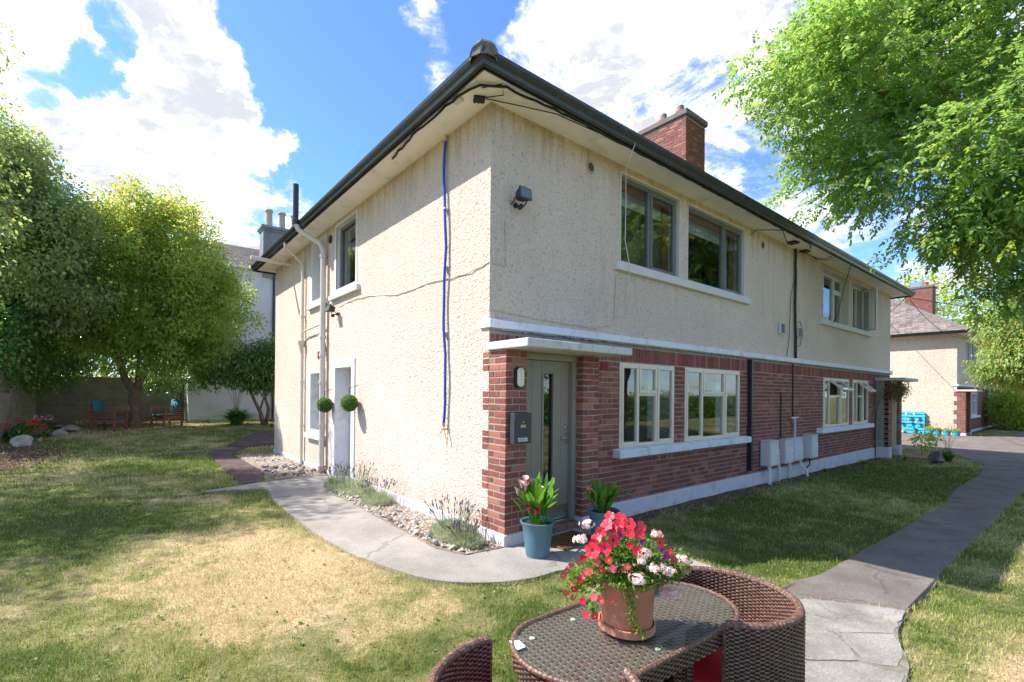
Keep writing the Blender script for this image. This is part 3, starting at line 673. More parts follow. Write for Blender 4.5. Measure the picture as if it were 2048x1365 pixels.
    for (py) in (2.62, 3.12):
        mb = MB(); mb.lathe([(.0, 0), (.15, 0), (.135, .09), (.12, .22), (.145, .24), (.145, .29), (.09, .29)], 16, (8.4, py, ztp+.15)); pt = mb.build('chimney_pot', M['terracotta'], ch, smooth='auto')
        if near or py > 3:
            mb = MB(); mb.lathe([(.085, 0), (.085, .13), (0, .15)], 12, (8.4, py, ztp+.44)); mb.build('cowl', M['lead'], ch, smooth='auto')
    if not near:
        mb = MB(); mb.box((8.15, 2.8, ztp+.15), (8.55, 3.3, ztp+.5)); mb.build('steel_cowl', M['steel'], ch)
    return h
M['terracotta_new'] = None
M['terracotta'] = plain('terracotta', (.50, .20, .12), .8, .12, 7, .002, dirt=((.55, .40, .32), 6, .4))
M['lead'] = plain('lead_cowl', (.16, .17, .18), .6, .2, 5)
HOUSE = build_house((0, 0, 0), True, 'large cream roughcast two-storey house with brick ground floor and black gutter')
FAR = build_house((28.95, .05, -.2), False, 'smaller looking cream house beyond the drive with brown tiled hip roof')

# ---------------------------------------------------------------- details of the near house
def near_details():
    h = HOUSE
    # front door
    mb = MB(); n0, n1 = .10, .20
    pbox(mb, 'F', .312, 1.258, 2.09, 2.168, n0, n1); pbox(mb, 'F', .312, .40, .10, 2.09, n0, n1); pbox(mb, 'F', 1.19, 1.258, .10, 2.09, n0, n1)
    mb.build('door_frame', M['sage_door'], h, bevel=.004)
    mb = MB(); u0, u1, z0, z1 = .402, 1.188, .125, 2.088; gl = (.735, .895, .50, 1.93)
    us = [u0, .52, .655, gl[0]-.03, gl[1]+.03, .985, 1.10, u1]
    us = [u0, .545, gl[0]-.025, gl[1]+.025, 1.04, u1]
    for a, b in zip(us, us[1:]):
        if abs(a-(gl[0]-.025)) < 1e-6:
            pbox(mb, 'F', a, b-.003, z0, gl[2]-.025, .08, .135); pbox(mb, 'F', a, b-.003, gl[3]+.025, z1, .08, .135)
        else: pbox(mb, 'F', a+.0, b-.003, z0, z1, .08, .135)
    pbox(mb, 'F', u0+.001, u1-.001, z0+.002, gl[2]-.03, .079, .13); pbox(mb, 'F', u0+.001, gl[0]-.03, z0+.002, z1-.002, .079, .13); pbox(mb, 'F', gl[1]+.03, u1-.001, z0+.002, z1-.002, .079, .13); pbox(mb, 'F', u0+.002, u1-.002, gl[3]+.03, z1-.002, .079, .13)
    d = mb.build('front_door', M['door'], h, bevel=.0015)
    mb = MB(); ring(mb, 'F', gl[0]-.03, gl[1]+.03, gl[2]-.03, gl[3]+.03, .03, .12, .148); mb.build('glazing_bead', M['door'], d, bevel=.003)
    mb = MB(); pbox(mb, 'F', gl[0], gl[1], gl[2], gl[3], .10, .106); mb.build('pane', M['glass'], d)
    mb = MB(); pbox(mb, 'F', u0+.03, u1-.012, z0+.012, .30, .136, .139); mb.build('kick_plate', M['steel'], d)
    mb = MB(); mb.lathe([(0, 0), (.026, 0), (.026, .012), (0, .014)], 16); k = mb.build('lock', M['steel'], d, smooth='auto'); k.data.transform(Matrix.Translation((1.125, -.136, 1.26)) @ Matrix.Rotation(R(90), 4, 'X'))
    mb = MB(); mb.tube([(1.13, -.136, 1.13), (1.13, -.175, 1.13)], .012, 8); mb.tube([(1.14, -.175, 1.13), (1.01, -.178, 1.13)], .011, 8); pbox(mb, 'F', 1.105, 1.155, 1.06, 1.20, .136, .141); mb.build('door_handle', M['steel'], d, bevel=.001)
    mb = MB(); mb.box((.40, -.20, .085), (1.19, -.06, .122)); mb.build('threshold', M['steel'], h, bevel=.003)
    mb = MB(); mb.box((.315, -.26, -.05), (1.255, -.04, .05)); mb.build('door_step', M['mortar'], h)
    for i in range(4):
        st = MB(); st.box((.33+i*.235, -.275, -.03), (.33+i*.235+.222, -.05, .082)); st.build('step_brick', M['brick_dull'], h, bevel=.003)
    # far porch door
    mb = MB(); pbox(mb, 'F', 15.49, 15.56, .02, 2.168, .16, .24); pbox(mb, 'F', 16.36, 16.43, .02, 2.168, .1, .24); pbox(mb, 'F', 15.56, 16.36, 2.1, 2.168, .1, .24); mb.build('door_frame', M['cream'], h)
    mb = MB(); pbox(mb, 'F', 15.565, 16.355, .02, 2.09, .10, .14); mb.build('back_door', M['wood'], h)
    # side windows
    z0, z1 = 3.603, 4.897
    window(h, 'S', 3.953, 4.927, z0, z1, -.07, M['sage'], [(3.953, 4.927, z0, z1, 'f')], fw=.06)
    window(h, 'S', 5.603, 6.417, z0, z1, -.19, M['sage'], [(5.603, 6.417, z0, z1, 'f')], fw=.06)
    window(h, 'S', 5.583, 6.457, .783, 2.087, -.18, M['cream'], [(5.583, 6.457, .783, 1.62, 's'), (5.583, 6.457, 1.62, 2.087, 's')])
    for (a, b) in ((3.74, 5.18), (5.39, 6.60)): sill(h, 'S', a, b, 3.49, 3.60, .07, M['pale_reveal'])
    sill(h, 'S', 5.44, 6.64, .67, .78, .09, M['white_paint'])
    mb = MB(); ring(mb, 'S', 3.87, 4.93+.08, 3.601, 4.98, .08, -.01, .008); mb.build('window_trim', M['pale_reveal'], h)
    mb = MB(); ring(mb, 'S', 5.53, 6.49, 3.601, 4.97, .069, -.01, .008); mb.build('window_trim', M['pale_reveal'], h)
    mb = MB(); ring(mb, 'S', 5.50, 6.54, .784, 2.16, .078, -.01, .01); mb.build('window_trim', M['white_paint'], h)
    mb = MB(); pbox(mb, 'S', 3.92, 4.078, -.05, 2.142, -.01, .02); pbox(mb, 'S', 4.902, 5.06, -.05, 2.142, -.01, .02); pbox(mb, 'S', 3.92, 5.06, 2.142, 2.30, -.01, .02)
    mb.build('door_surround', M['white_paint'], h, bevel=.006)
    mb = MB(); mb.box((.27, 4.085, .02), (.31, 4.895, 2.135)); sd_ = mb.build('side_door', M['pink_door'], h)
    mb = MB()
    for a in (4.12, 4.5): mb.box((.262, a, .1), (.272, a+.34, .95)); mb.box((.262, a, 1.05), (.272, a+.34, 2.05))
    mb.build('door_panel', M['pink_door'], sd_, bevel=.004)
    mb = MB(); mb.box((-.06, 4.085, -.1), (.3, 4.895, .045)); mb.build('door_step', M['path'], h)
    mb = MB(); mb.box((.15, 4.09, 1.93), (.26, 4.2, 2.1)); mb.build('porch_lamp', M['black'], h)
    # pipes
    def coll(mb, c, r, hgt=.05): mb.lathe([(r, -hgt/2), (r+.013, -hgt/2), (r+.013, hgt/2), (r, hgt/2)], 16, c)
    mb = MB(); mb.tube([(-.085, 5.45, .12), (-.085, 5.45, 4.50), (-.10, 5.46, 4.60), (-.16, 5.50, 4.72), (-.44, 5.64, 4.90), (-.52, 5.67, 4.96), (-.56, 5.68, 5.06)], .055, 14)
    for z in (4.45, 2.80, 2.43, 1.88, 1.0): coll(mb, (-.085, 5.45, z), .056, .06)
    mb.tube([(-.085, 5.45, 2.52), (-.09, 5.56, 2.66), (-.06, 5.66, 2.83), (.02, 5.69, 2.88)], .05, 12)
    sp_ = mb.build('soil_pipe', M['pipe'], h, smooth='auto')
    mb = MB(); mb.tube([(-.085, 5.45, -.05), (-.085, 5.45, .17)], .068, 14); mb.build('pipe_base', M['clay_pink'], h, smooth='auto')
    mb = MB(); mb.tube([(-.57, 5.68, 5.06), (-.57, 5.68, 5.86)], .055, 14); coll(mb, (-.57, 5.68, 5.10), .058, .10); mb.build('vent_pipe', M['gutter'], h, smooth='auto')
    mb = MB(); mb.tube([(-.06, 6.92, -.05), (-.06, 6.92, 2.62)], .035, 10); mb.tube([(-.06, 6.92, 2.6), (-.06, 6.92, 4.50), (-.075, 6.92, 4.60), (-.40, 6.88, 4.86), (-.455, 6.87, 4.90), (-.47, 6.87, 4.99)], .033, 10)
    for z in (.9, 1.9, 3.4, 4.4): coll(mb, (-.06, 6.92, z), .034, .05)
    mb.lathe([(.035, 0), (.05, .12), (.085, .2), (.085, .26), (.03, .26)], 12, (-.075, 6.92, 2.58)); mb.tube([(-.07, 6.9, 2.84), (-.08, 6.86, 2.98), (-.1, 6.7, 3.03), (-.1, 5.75, 3.06), (-.09, 5.5, 3.08)], .018, 8)
    mb.build('drainpipe', M['pipe'], h, smooth='auto')
    mb = MB(); mb.tube([(.0, 8.2, 4.86), (-.84, 8.2, 4.88)], .045, 12); mb.tube([(-.84, 8.2, 4.88), (-.90, 8.2, 4.89)], .052, 12); mb.build('overflow_pipe', M['pipe'], h, smooth='auto')
    mb = MB(); pbox(mb, 'F', 6.455, 6.53, .20, 2.40, .012, .085); mb.build('drainpipe', M['black'], h, bevel=.006).__setitem__('label', 'square black downpipe')
    # air bricks and round wall vents
    mb = MB()
    pbox(mb, 'F', 1.97, 2.14, 2.02, 2.15, .0, .012)
    for i in range(6): pbox(mb, 'F', 1.98+i*.026, 1.994+i*.026, 2.035, 2.135, .012, .018)
    mb.build('air_brick', M['red_vent'], h)
    mb = MB(); pbox(mb, 'S', 5.83, 5.98, 2.38, 2.54, -.01, .012)
    for i in range(4): pbox(mb, 'S', 5.85+i*.035, 5.865+i*.035, 2.40, 2.52, .012, .018)
    mb.build('air_brick', M['red_vent'], h)
    for (x, mm) in ((1.72, 'pipe'), (7.08, 'pipe')):
        mb = MB(); mb.lathe([(.062, 0), (.085, 0), (.085, .02), (.062, .012)], 20); o = mb.build('wall_vent', M['vent_ring'], h, smooth='auto'); o.data.transform(Matrix.Translation((x, 0, 4.78)) @ Matrix.Rotation(R(90), 4, 'X'))
        mb = MB(); mb.lathe([(0, .004), (.063, .004)], 20); o = mb.build('wall_vent_grille', M['vent_dark'], h); o.data.transform(Matrix.Translation((x, 0, 4.78)) @ Matrix.Rotation(R(90), 4, 'X'))
    mb = MB(); mb.lathe([(0, .03), (.08, .03), (.08, 0)], 18); o = mb.build('wall_vent', M['black'], h); o.data.transform(Matrix.Translation((0, 5.25, 4.76)) @ Matrix.Rotation(R(-90), 4, 'Y'))
    mb = MB(); mb.lathe([(.09, 0), (.09, -.01), (.06, -.015), (0, -.015)], 20, (-.22, 6.25, SOF)); mb.build('soffit_vent', M['pipe'], h)
M['sage_door'] = plain('olive_door_frame', (.26, .245, .19), .4, .04, 2)
M['pink_door'] = plain('pinkish_door', (.66, .55, .49), .6, .04, 2)
M['clay_pink'] = plain('pink_clay', (.52, .32, .29), .8, .1, 5)
M['red_vent'] = plain('red_air_brick', (.33, .03, .03), .6, .15, 8)
M['vent_ring'] = plain('vent_ring', (.50, .45, .34), .6, .05, 5)
M['vent_dark'] = plain('vent_mesh', (.10, .08, .06), .8, .2, 60)
M['brick_dull'] = m_brick('step_brick_clay', (.28, .15, .11), (.20, .11, .085), (.38, .24, .18))
near_details()
# ---------------------------------------------------------------- ground, lawn, paths
PATH1 = [(-2.35,4.80),(-1.75,4.66),(-1.30,4.50),(-1.46,3.6),(-1.49,2.5),(-1.49,1.25),(-1.43,.47),(-1.28,-.15),(-1.13,-.60),(-.84,-.92),(-.41,-1.13),(.06,-1.14),(.35,-1.45),(.62,-2.2),(.66,-2.62),(1.30,-2.62),(1.25,-1.95),(1.42,-1.3),(1.62,-.95),(1.66,-.28),(1.60,-.0),(0.02,-.0),(-.03,-.33),(-.5,-.27),(-.64,.09),(-.62,.72),(-.60,1.55),(-.57,2.67),(-.61,3.43),(-.40,3.85),(0.02,3.98),(.02,5.20),(-.6,5.22),(-1.3,5.16),(-1.75,5.0)]
FLAGS = [[(.665,-2.63),(1.16,-2.785),(1.34,-3.0),(1.57,-3.35),(1.03,-3.395),(.705,-3.13)], [(.65,-2.64),(.69,-3.12),(.40,-3.36),(.09,-3.10),(.2,-2.8)], [(.70,-3.145),(1.015,-3.40),(.74,-3.50),(.50,-3.52),(.41,-3.375)], [(.38,-3.375),(.45,-3.56),(-.2,-3.62),(-.35,-3.3),(.075,-3.115)]]
PATH2 = [(.70,-2.60),(1.3,-2.58),(1.72,-2.57),(2.3,-2.60),(3.4,-2.60),(4.7,-2.64),(7.3,-2.68),(9.8,-2.51),(12.85,-2.50),(15.4,-2.32),(17.3,-1.75),(18.6,-1.10),(19.0,.0),(19.0,2.),(17.2,3.0),(17.2,16),(28.9,16),(28.92,-.25),(29.4,-1.0),(33,-1.5),(37,-1.7),(46,-2.1),(60,-2.1),(60,-6.5),(40,-5.4),(30,-4.3),(25,-3.5),(21,-3.05),(17,-3.25),(12,-3.38),(10.6,-3.37),(6.7,-3.35),(3.44,-3.30),(2.33,-3.34),(1.72,-3.34),(1.60,-3.33),(1.36,-2.98),(1.17,-2.77)]
PATH3 = [(-1.62,5.25),(-1.20,5.22),(-1.0,6.2),(-.98,8.5),(-1.02,9.6),(-.35,10.9),(.6,11.0),(1.6,11.2),(1.6,14.2),(.5,13.8),(-.5,12.2),(-1.05,10.9),(-1.5,10.2),(-1.55,8.0)]
BED1 = [(-.03,-.33),(-.5,-.27),(-.64,.09),(-.62,.72),(-.60,1.55),(-.57,2.67),(-.61,3.43),(-.40,3.85),(.02,3.98),(.02,-.3)]
BED2 = [(-.05,5.22),(-1.2,5.22),(-1.0,6.2),(-.98,8.5),(-1.0,9.4),(0.02,9.4),(.02,5.2)]
def pip(poly, x, y):
    x = np.asarray(x); y = np.asarray(y); ins = np.zeros(x.shape, bool); n = len(poly)
    for i in range(n):
        x1, y1 = poly[i]; x2, y2 = poly[(i+1) % n]
        c = ((y1 > y) != (y2 > y)) & (x < (x2-x1)*(y-y1)/((y2-y1) if y2 != y1 else 1e-9)+x1); ins ^= c
    return ins
def smooth_poly(poly, it=1):
    for _ in range(it):
        q = []
        for i in range(len(poly)):
            a, b = Vector(poly[i]), Vector(poly[(i+1) % len(poly)])
            if (b-a).length > .25: q += [tuple(a*.8+b*.2), tuple(a*.2+b*.8)]
            else: q += [tuple(a)]
        poly = q
    return poly
def sheet(name, poly, lift, mat, depth=.06, cell=.6, jag=.0):
    if jag:
        q = []; rr = random.Random(4)
        for i in range(len(poly)):
            a, b = Vector(poly[i]), Vector(poly[(i+1) % len(poly)]); n = max(1, int((b-a).length/.12)); n = min(n, 60); pr = (b-a).orthogonal().normalized() if (b-a).length else Vector((0, 0))
            for k in range(n): q.append(tuple(a.lerp(b, k/n)+pr*rr.uniform(-jag, jag)*(k > 0)))
        poly = q
    tris = tessellate_polygon([[Vector((*p, 0)) for p in poly]])
    bm = bmesh.new(); vs = [bm.verts.new((*p, 0)) for p in poly]
    for t in tris:
        try: bm.faces.new([vs[i] for i in t])
        except ValueError: pass
    xs = [p[0] for p in poly]; ys = [p[1] for p in poly]
    for ax, lo_, hi_ in ((0, min(xs), max(xs)), (1, min(ys), max(ys))):
        c = cell if hi_-lo_ < 12 else cell*2; k = math.floor(lo_/c)+1
        while k*c < hi_:
            co = [0, 0, 0]; no = [0, 0, 0]; co[ax] = k*c; no[ax] = 1
            bmesh.ops.bisect_plane(bm, geom=bm.verts[:]+bm.edges[:]+bm.faces[:], plane_co=co, plane_no=no); k += 1
    bound = [e for e in bm.edges if len(e.link_faces) == 1]
    for v in bm.verts: v.co.z = float(H(v.co.x, v.co.y))+lift
    r = bmesh.ops.extrude_edge_only(bm, edges=bound)
    for e in r['geom']:
        if isinstance(e, bmesh.types.BMVert): e.co.z -= depth
    bmesh.ops.recalc_face_normals(bm, faces=bm.faces)
    me = bpy.data.meshes.new(name); bm.to_mesh(me); bm.free(); me.materials.append(mat)
    o = bpy.data.objects.new(name, me); COL.objects.link(o); return tag(o, kind='structure')

def make_ground():
    xs = np.concatenate([np.linspace(-400, -14, 14), np.arange(-12, 22, .22), np.arange(22.2, 46, .8), np.linspace(50, 700, 16)])
    ys = np.concatenate([np.linspace(-400, -14, 14), np.arange(-12, 22, .22), np.linspace(24, 600, 16)])
    X, Y = np.meshgrid(xs, ys, indexing='ij'); Z = H(X, Y)
    nz = .012*np.sin(X*3.1+np.sin(Y*2.3))*np.sin(Y*2.7+1.3*np.sin(X*1.9))
    Z = Z + np.where((np.abs(X) < 30) & (np.abs(Y) < 30), nz-.006, 0)
    und = np.zeros(X.shape, bool)
    for p in (PATH1, PATH2, PATH3): und |= pip(p, X, Y)
    Z = np.where(und, Z-.03, Z)
    nx, ny = len(xs), len(ys); idx = np.arange(nx*ny).reshape(nx, ny)
    F = np.stack([idx[:-1, :-1], idx[1:, :-1], idx[1:, 1:], idx[:-1, 1:]], -1).reshape(-1, 4)
    tag(npmesh('ground', np.stack([X, Y, Z], -1).reshape(-1, 3), F, M['lawn'], smooth=True), kind='structure')
make_ground()
PATH1s = smooth_poly(PATH1); 
sheet('concrete_path', PATH1s, .014, M['path'], jag=.008)
sheet('tarmac_drive', PATH2, .012, M['tarmac'], cell=.8, jag=.012)
sheet('brick_path', PATH3, .010, M['paver'], jag=.01)
M['bedsoil'] = m_concrete('dry_bed_soil', (.40, .29, .20), (.22, .145, .095), 5)
sheet('stone_bed', [(p[0], p[1]) for p in BED1], .022, M['bedsoil'], cell=.25)
sheet('rubble_bed', BED2, .018, M['bedsoil'], cell=.25)
M['crack'] = m_concrete('crack_fill', (.33, .30, .25), (.17, .16, .11), 6)
def flags():
    root = thing('crazy_paving', 'cracked pale crazy paving slabs between the lawn and the tarmac path', 'paving')
    for f in FLAGS:
        c = Vector((sum(p[0] for p in f)/len(f), sum(p[1] for p in f)/len(f))); rr = random.Random(len(f)+int(c.x*50))
        pts = []
        for i in range(len(f)):
            a, b = Vector(f[i]), Vector(f[(i+1) % len(f)]); n = max(2, int((b-a).length/.07))
            for k in range(n):
                p = a.lerp(b, k/n); p = c+(p-c)*.992+Vector((rr.uniform(-.011, .011), rr.uniform(-.011, .011))); pts.append(tuple(p))
        mb = MB(); mb.prism(pts, -.12, .018+rr.uniform(-.004, .004)); o = mb.build('paving_slab', M['flag'], root); o.location.z = float(H(c.x, c.y))
flags()
HULL = [(.66,-2.62),(1.17,-2.78),(1.35,-3.0),(1.58,-3.36),(1.0,-3.42),(.72,-3.52),(.4,-3.58),(-.2,-3.64),(-.38,-3.3),(.06,-3.05),(.2,-2.78)]
sheet('cracked_concrete', HULL, .013, M['crack'], cell=.3, jag=.02)
def kerb_slabs():
    # flat dark pavers laid in the brick path where they can be told apart
    root = thing('paver_edging', 'row of loose purple-brown pavers crossing the lawn by the far corner of the house', 'paving')
    rr = random.Random(8)
    for (x, y, l, w, a) in ((-1.15, 10.75, .9, .3, .02), (-.35, 11.1, .7, .3, .1), (.4, 11.3, .8, .32, .0), (-1.9, 10.5, .7, .3, .05)):
        mb = MB(); mb.box((-l/2, -w/2, -.05), (l/2, w/2, .03)); o = mb.build('paver', M['paver'] if x > -1 else M['tarmac'], root, bevel=.008); o.location = (x, y, float(H(x, y))+.012); o.rotation_euler = (0, 0, a)
kerb_slabs()

def blades(name, x, y, hgt, wid, label=None, cat=None, base=0.):
    n = len(x); z = H(x, y)+base
    th = RNG.uniform(0, 2*np.pi, n); lean = np.abs(RNG.normal(0, .75, n))+.1; ph = RNG.uniform(0, 2*np.pi, n)
    wx, wy = np.cos(th)*wid/2, np.sin(th)*wid/2; lx, ly = np.cos(ph)*np.sin(lean)*hgt, np.sin(ph)*np.sin(lean)*hgt; lz = np.cos(np.minimum(lean, 1.35))*hgt
    V = np.empty((n, 3, 3)); V[:, 0] = np.stack([x-wx, y-wy, z-.004], -1); V[:, 1] = np.stack([x+wx, y+wy, z-.004], -1); V[:, 2] = np.stack([x+lx, y+ly, z+lz], -1)
    F = np.arange(n*3).reshape(n, 3)
    o = npmesh(name, V.reshape(-1, 3), F, M['blade'], tone_=np.clip(RNG.normal(.5, .28, n), 0, 1)); return tag(o, kind='stuff')
def grass():
    n = 900000; r = np.exp(RNG.uniform(np.log(1.0), np.log(38), n)); a = RNG.uniform(R(-48), R(120), n)
    x = CAM_POS.x+r*np.cos(a); y = CAM_POS.y+r*np.sin(a)
    ok = ~(pip(PATH1s, x, y) | pip(PATH2, x, y) | pip(PATH3, x, y) | pip(BED1, x, y) | pip(BED2, x, y))
    ok &= ~(pip(HULL, x, y) & (RNG.random(n) > .02))
    ok &= ~((x > -.02) & (x < 16.8) & (y > -.1) & (y < 9.65)) & ~((x > -.1) & (x < 1.75) & (y > -.5) & (y < .1)) & ~((x > 28.9) & (y > 0) & (y < 9.7)) & (x > -6.1) & (y < 20.4)
    ok &= ~((x > 1.5) & (x < 15.1) & (y > -.22-.1*np.sin(x*3)-.08*np.sin(x*7.3)) & (RNG.random(n) > .12))
    for (cx, cy, rr) in ((-5.9, 11.6, 1.4), (-6.0, 10.2, 1.0), (-5.6, 17.8, 2.3), (-3.6, 19.0, 2.0), (-2.7, 16.6, .8)):
        ok &= ~((np.hypot(x-cx, y-cy) < rr*RNG.uniform(.7, 1.1, n)) & (RNG.random(n) > .05))
    ok &= ~((np.hypot((x+2.0)/1.6, (y-4.62)/.16) < RNG.uniform(.6, 1.2, n)) & (RNG.random(n) > .2))
    x, y, r = x[ok], y[ok], r[ok]; m = len(x)
    patch = .5+.5*np.sin(x*2.1+np.sin(y*1.7)*1.3)*np.sin(y*2.4+np.sin(x*1.3))
    hgt = RNG.uniform(.018, .042, m)*(1+.35*patch)*np.clip(r/7, 1, 1.6); wid = .0034*np.clip(r/2.6, 1, 6)
    blades('lawn_grass', x, y, hgt, wid)
    # longer tufts along the edges and a few in the open
    tx, ty = [], []
    for poly in (PATH1s, PATH2):
        for i in range(len(poly)):
            p, q = np.array(poly[i]), np.array(poly[(i+1) % len(poly)]); L = np.hypot(*(q-p)); k = int(L*210) if (p[0] < 12 and p[1] < 6) else int(L*60)
            k = min(k, 3000)
            t = RNG.random(k); e = p+(q-p)*t[:, None]; nn = np.array([-(q-p)[1], (q-p)[0]])/max(L, 1e-6); e = e+nn*np.abs(RNG.normal(0, .035, k))[:, None]*RNG.choice([-1, 1], k)[:, None]
            ins = pip(poly, e[:, 0], e[:, 1]); lump = np.sin(e[:, 0]*9+np.sin(e[:, 1]*7)*2)+np.sin(e[:, 1]*11) > -.2
            e = e[(~ins) & lump]; tx.append(e[:, 0]); ty.append(e[:, 1])
    x = np.concatenate(tx); y = np.concatenate(ty)
    ok = ~((x > -.62) & (x < 16.8) & (y > -.35) & (y < 9.65)); x, y = x[ok], y[ok]
    d = np.hypot(x-CAM_POS.x, y-CAM_POS.y)
    blades('edge_grass', x, y, RNG.uniform(.03, .085, len(x)), .005*np.clip(d/4, 1, 3))
    NT_ = 900; rq = np.exp(RNG.uniform(np.log(1.2), np.log(13), NT_)); aq = RNG.uniform(R(-40), R(118), NT_); cx = CAM_POS.x+rq*np.cos(aq); cy = CAM_POS.y+rq*np.sin(aq); k = 34
    x = (cx[:, None]+RNG.normal(0, .022, (NT_, k))).ravel(); y = (cy[:, None]+RNG.normal(0, .022, (NT_, k))).ravel()
    ok = ~(pip(PATH1s, x, y) | pip(PATH2, x, y) | pip(BED1, x, y) | pip(BED2, x, y) | pip(PATH3, x, y)) & ~((x > -.7) & (y > -.5))
    x, y = x[ok], y[ok]; blades('grass_tufts', x, y, RNG.uniform(.025, .062, len(x)), np.full(len(x), .0042))
grass()

def weeds():
    # flat rosettes of daisies, clover and plantain scattered through the turf
    rng = np.random.default_rng(88); n = 1500; r = np.exp(rng.uniform(np.log(1.4), np.log(14), n)); a = rng.uniform(R(-40), R(118), n); x = CAM_POS.x+r*np.cos(a); y = CAM_POS.y+r*np.sin(a)
    ok = ~(pip(PATH1s, x, y) | pip(PATH2, x, y) | pip(PATH3, x, y) | pip(BED1, x, y) | pip(BED2, x, y) | pip(HULL, x, y)) & ~((x > -.1) & (y > -.3)) & (x > -5.7); x, y = x[ok], y[ok]; m = len(x); k = 16
    s = rng.uniform(.008, .024, m); an = rng.uniform(0, 6.28, (m, k)); L = s[:, None]*rng.uniform(.6, 1.2, (m, k)); el = rng.uniform(.15, .8, (m, k)); c0 = np.stack([x, y, H(x, y)+.008], -1)[:, None, :]
    D = np.stack([np.cos(an)*np.cos(el), np.sin(an)*np.cos(el), np.sin(el)], -1); S = np.stack([-np.sin(an), np.cos(an), np.zeros_like(an)], -1); w = L*.32
    V = np.stack([c0+D*0, c0+D*(L*.6)[..., None]+S*w[..., None], c0+D*L[..., None], c0+D*(L*.6)[..., None]-S*w[..., None]], 2).reshape(-1, 3)
    F = np.arange(len(V)).reshape(-1, 4); tag(npmesh('lawn_weeds', V, F, M['weed'], tone_=np.repeat(rng.random(m), k)), kind='stuff')
M['weed'] = m_leaf('weed_leaf', (.07, .17, .03), (.17, .30, .07), None, .3, .5)
weeds()
# ---------------------------------------------------------------- vegetation
M['ash_leaf'] = m_leaf('ash_leaf', (0.075, 0.17, 0.048), (0.27, 0.43, 0.13), (0.416, 0.458, 0.062), .5, .38)
M['apple_leaf'] = m_leaf('apple_leaf', (0.11, 0.195, 0.085), (0.30, 0.385, 0.175), (0.46, 0.48, 0.12), .55, .5)
M['shrub_leaf'] = m_leaf('small_tree_leaf', (0.13, 0.26, 0.05), (0.34, 0.48, 0.12), (0.68, 0.34, 0.20), .6, .5)
M['dark_leaf'] = m_leaf('dark_glossy_leaf', (0.054, 0.134, 0.039), (0.109, 0.243, 0.058), (0.340, 0.365, 0.049), .3, .3)
M['bright_leaf'] = m_leaf('bright_leaf', (0.150, 0.256, 0.030), (0.300, 0.406, 0.060), None, .6, .5)
M['mid_leaf'] = m_leaf('mid_green_leaf', (0.067, 0.150, 0.030), (0.134, 0.247, 0.049), None, .45, .45)
M['conifer'] = m_leaf('golden_conifer_leaf', (0.12, 0.23, 0.05), (0.28, 0.38, 0.10), (0.450, 0.284, 0.106), .3, .6)
M['apple'] = plain('apple_skin', (.42, .46, .10), .4, .15, 20)
M['strap_leaf'] = m_leaf('strap_leaf', (0.053, 0.150, 0.026), (0.113, 0.256, 0.044), (0.330, 0.300, 0.090), .4, .4)
def unit(v): return v/np.maximum(np.linalg.norm(v, axis=-1, keepdims=True), 1e-9)
def leaf_quads(P0, D, L, Wd, rng, droop=.25):
    n = len(P0); up = unit(rng.normal(0, 1, (n, 3))*.55+np.array([0, 0, 1.])); S = unit(np.cross(D, up)); L = np.asarray(L).reshape(-1, 1)*np.ones((n, 1)); Wd = np.asarray(Wd).reshape(-1, 1)*np.ones((n, 1))
    N = np.cross(S, D)
    mid = P0+D*L*.48+N*L*.06
    tip = P0+D*L+np.array([0, 0, -1.])*L*droop
    V = np.stack([P0, mid+S*Wd/2, tip, mid-S*Wd/2], 1)
    return V
def foliage(name, centers, rc, per, L, Wd, mat, parent, rng, kind='simple', tone_fn=None, out_c=None, droop=.25, flat=1.):
    n = len(centers)*per; C_ = np.repeat(centers, per, 0)
    off = rng.normal(0, 1, (n, 3)); off = off/np.maximum(1, np.linalg.norm(off, axis=1, keepdims=True)/1.7)*rc; off[:, 2] *= flat
    P0 = C_+off
    base_out = unit(P0-(out_c if out_c is not None else centers.mean(0)))
    D = unit(rng.normal(0, .75, (n, 3))+unit(off)*.55+base_out*.5+np.array([0, 0, -.25]))
    if kind == 'simple':
        V = leaf_quads(P0, D, L*rng.uniform(.7, 1.2, (n, 1)), Wd*rng.uniform(.8, 1.15, (n, 1)), rng, droop)
        tn = rng.random(n)
    else:
        D[:, 2] = np.minimum(D[:, 2], .4)-.10; D = unit(D); S = unit(np.cross(D, unit(rng.normal(0, .35, (n, 3))+np.array([0, 0, 1.]))))
        LR = L*3.2*rng.uniform(.75, 1.15, (n, 1)); Vs = []; tt = rng.random(n); tn = []
        for t, sgn in ((.3, 1), (.3, -1), (.5, 1), (.5, -1), (.7, 1), (.7, -1), (.9, 1), (.9, -1), (1., 0)):
            b = P0+D*LR*t+np.array([0, 0, -1.])*LR*.18*t*t
            d = unit(D*(.55 if sgn else 1)+S*sgn*.85+np.array([0, 0, -.10])+rng.normal(0, .16, (n, 3)))
            Vs.append(leaf_quads(b, d, L*rng.uniform(.8, 1.1, (n, 1))*(1 if sgn else 1.15), Wd, rng, .18)); tn.append(np.clip(tt+rng.normal(0, .06, n), 0, 1))
        V = np.concatenate(Vs); tn = np.concatenate(tn)
    if tone_fn is not None: tn = tone_fn(V[:, 0], tn)
    F = np.arange(len(V)*4).reshape(-1, 4)
    return npmesh(name, V.reshape(-1, 3), F, mat, parent, tone_=tn)
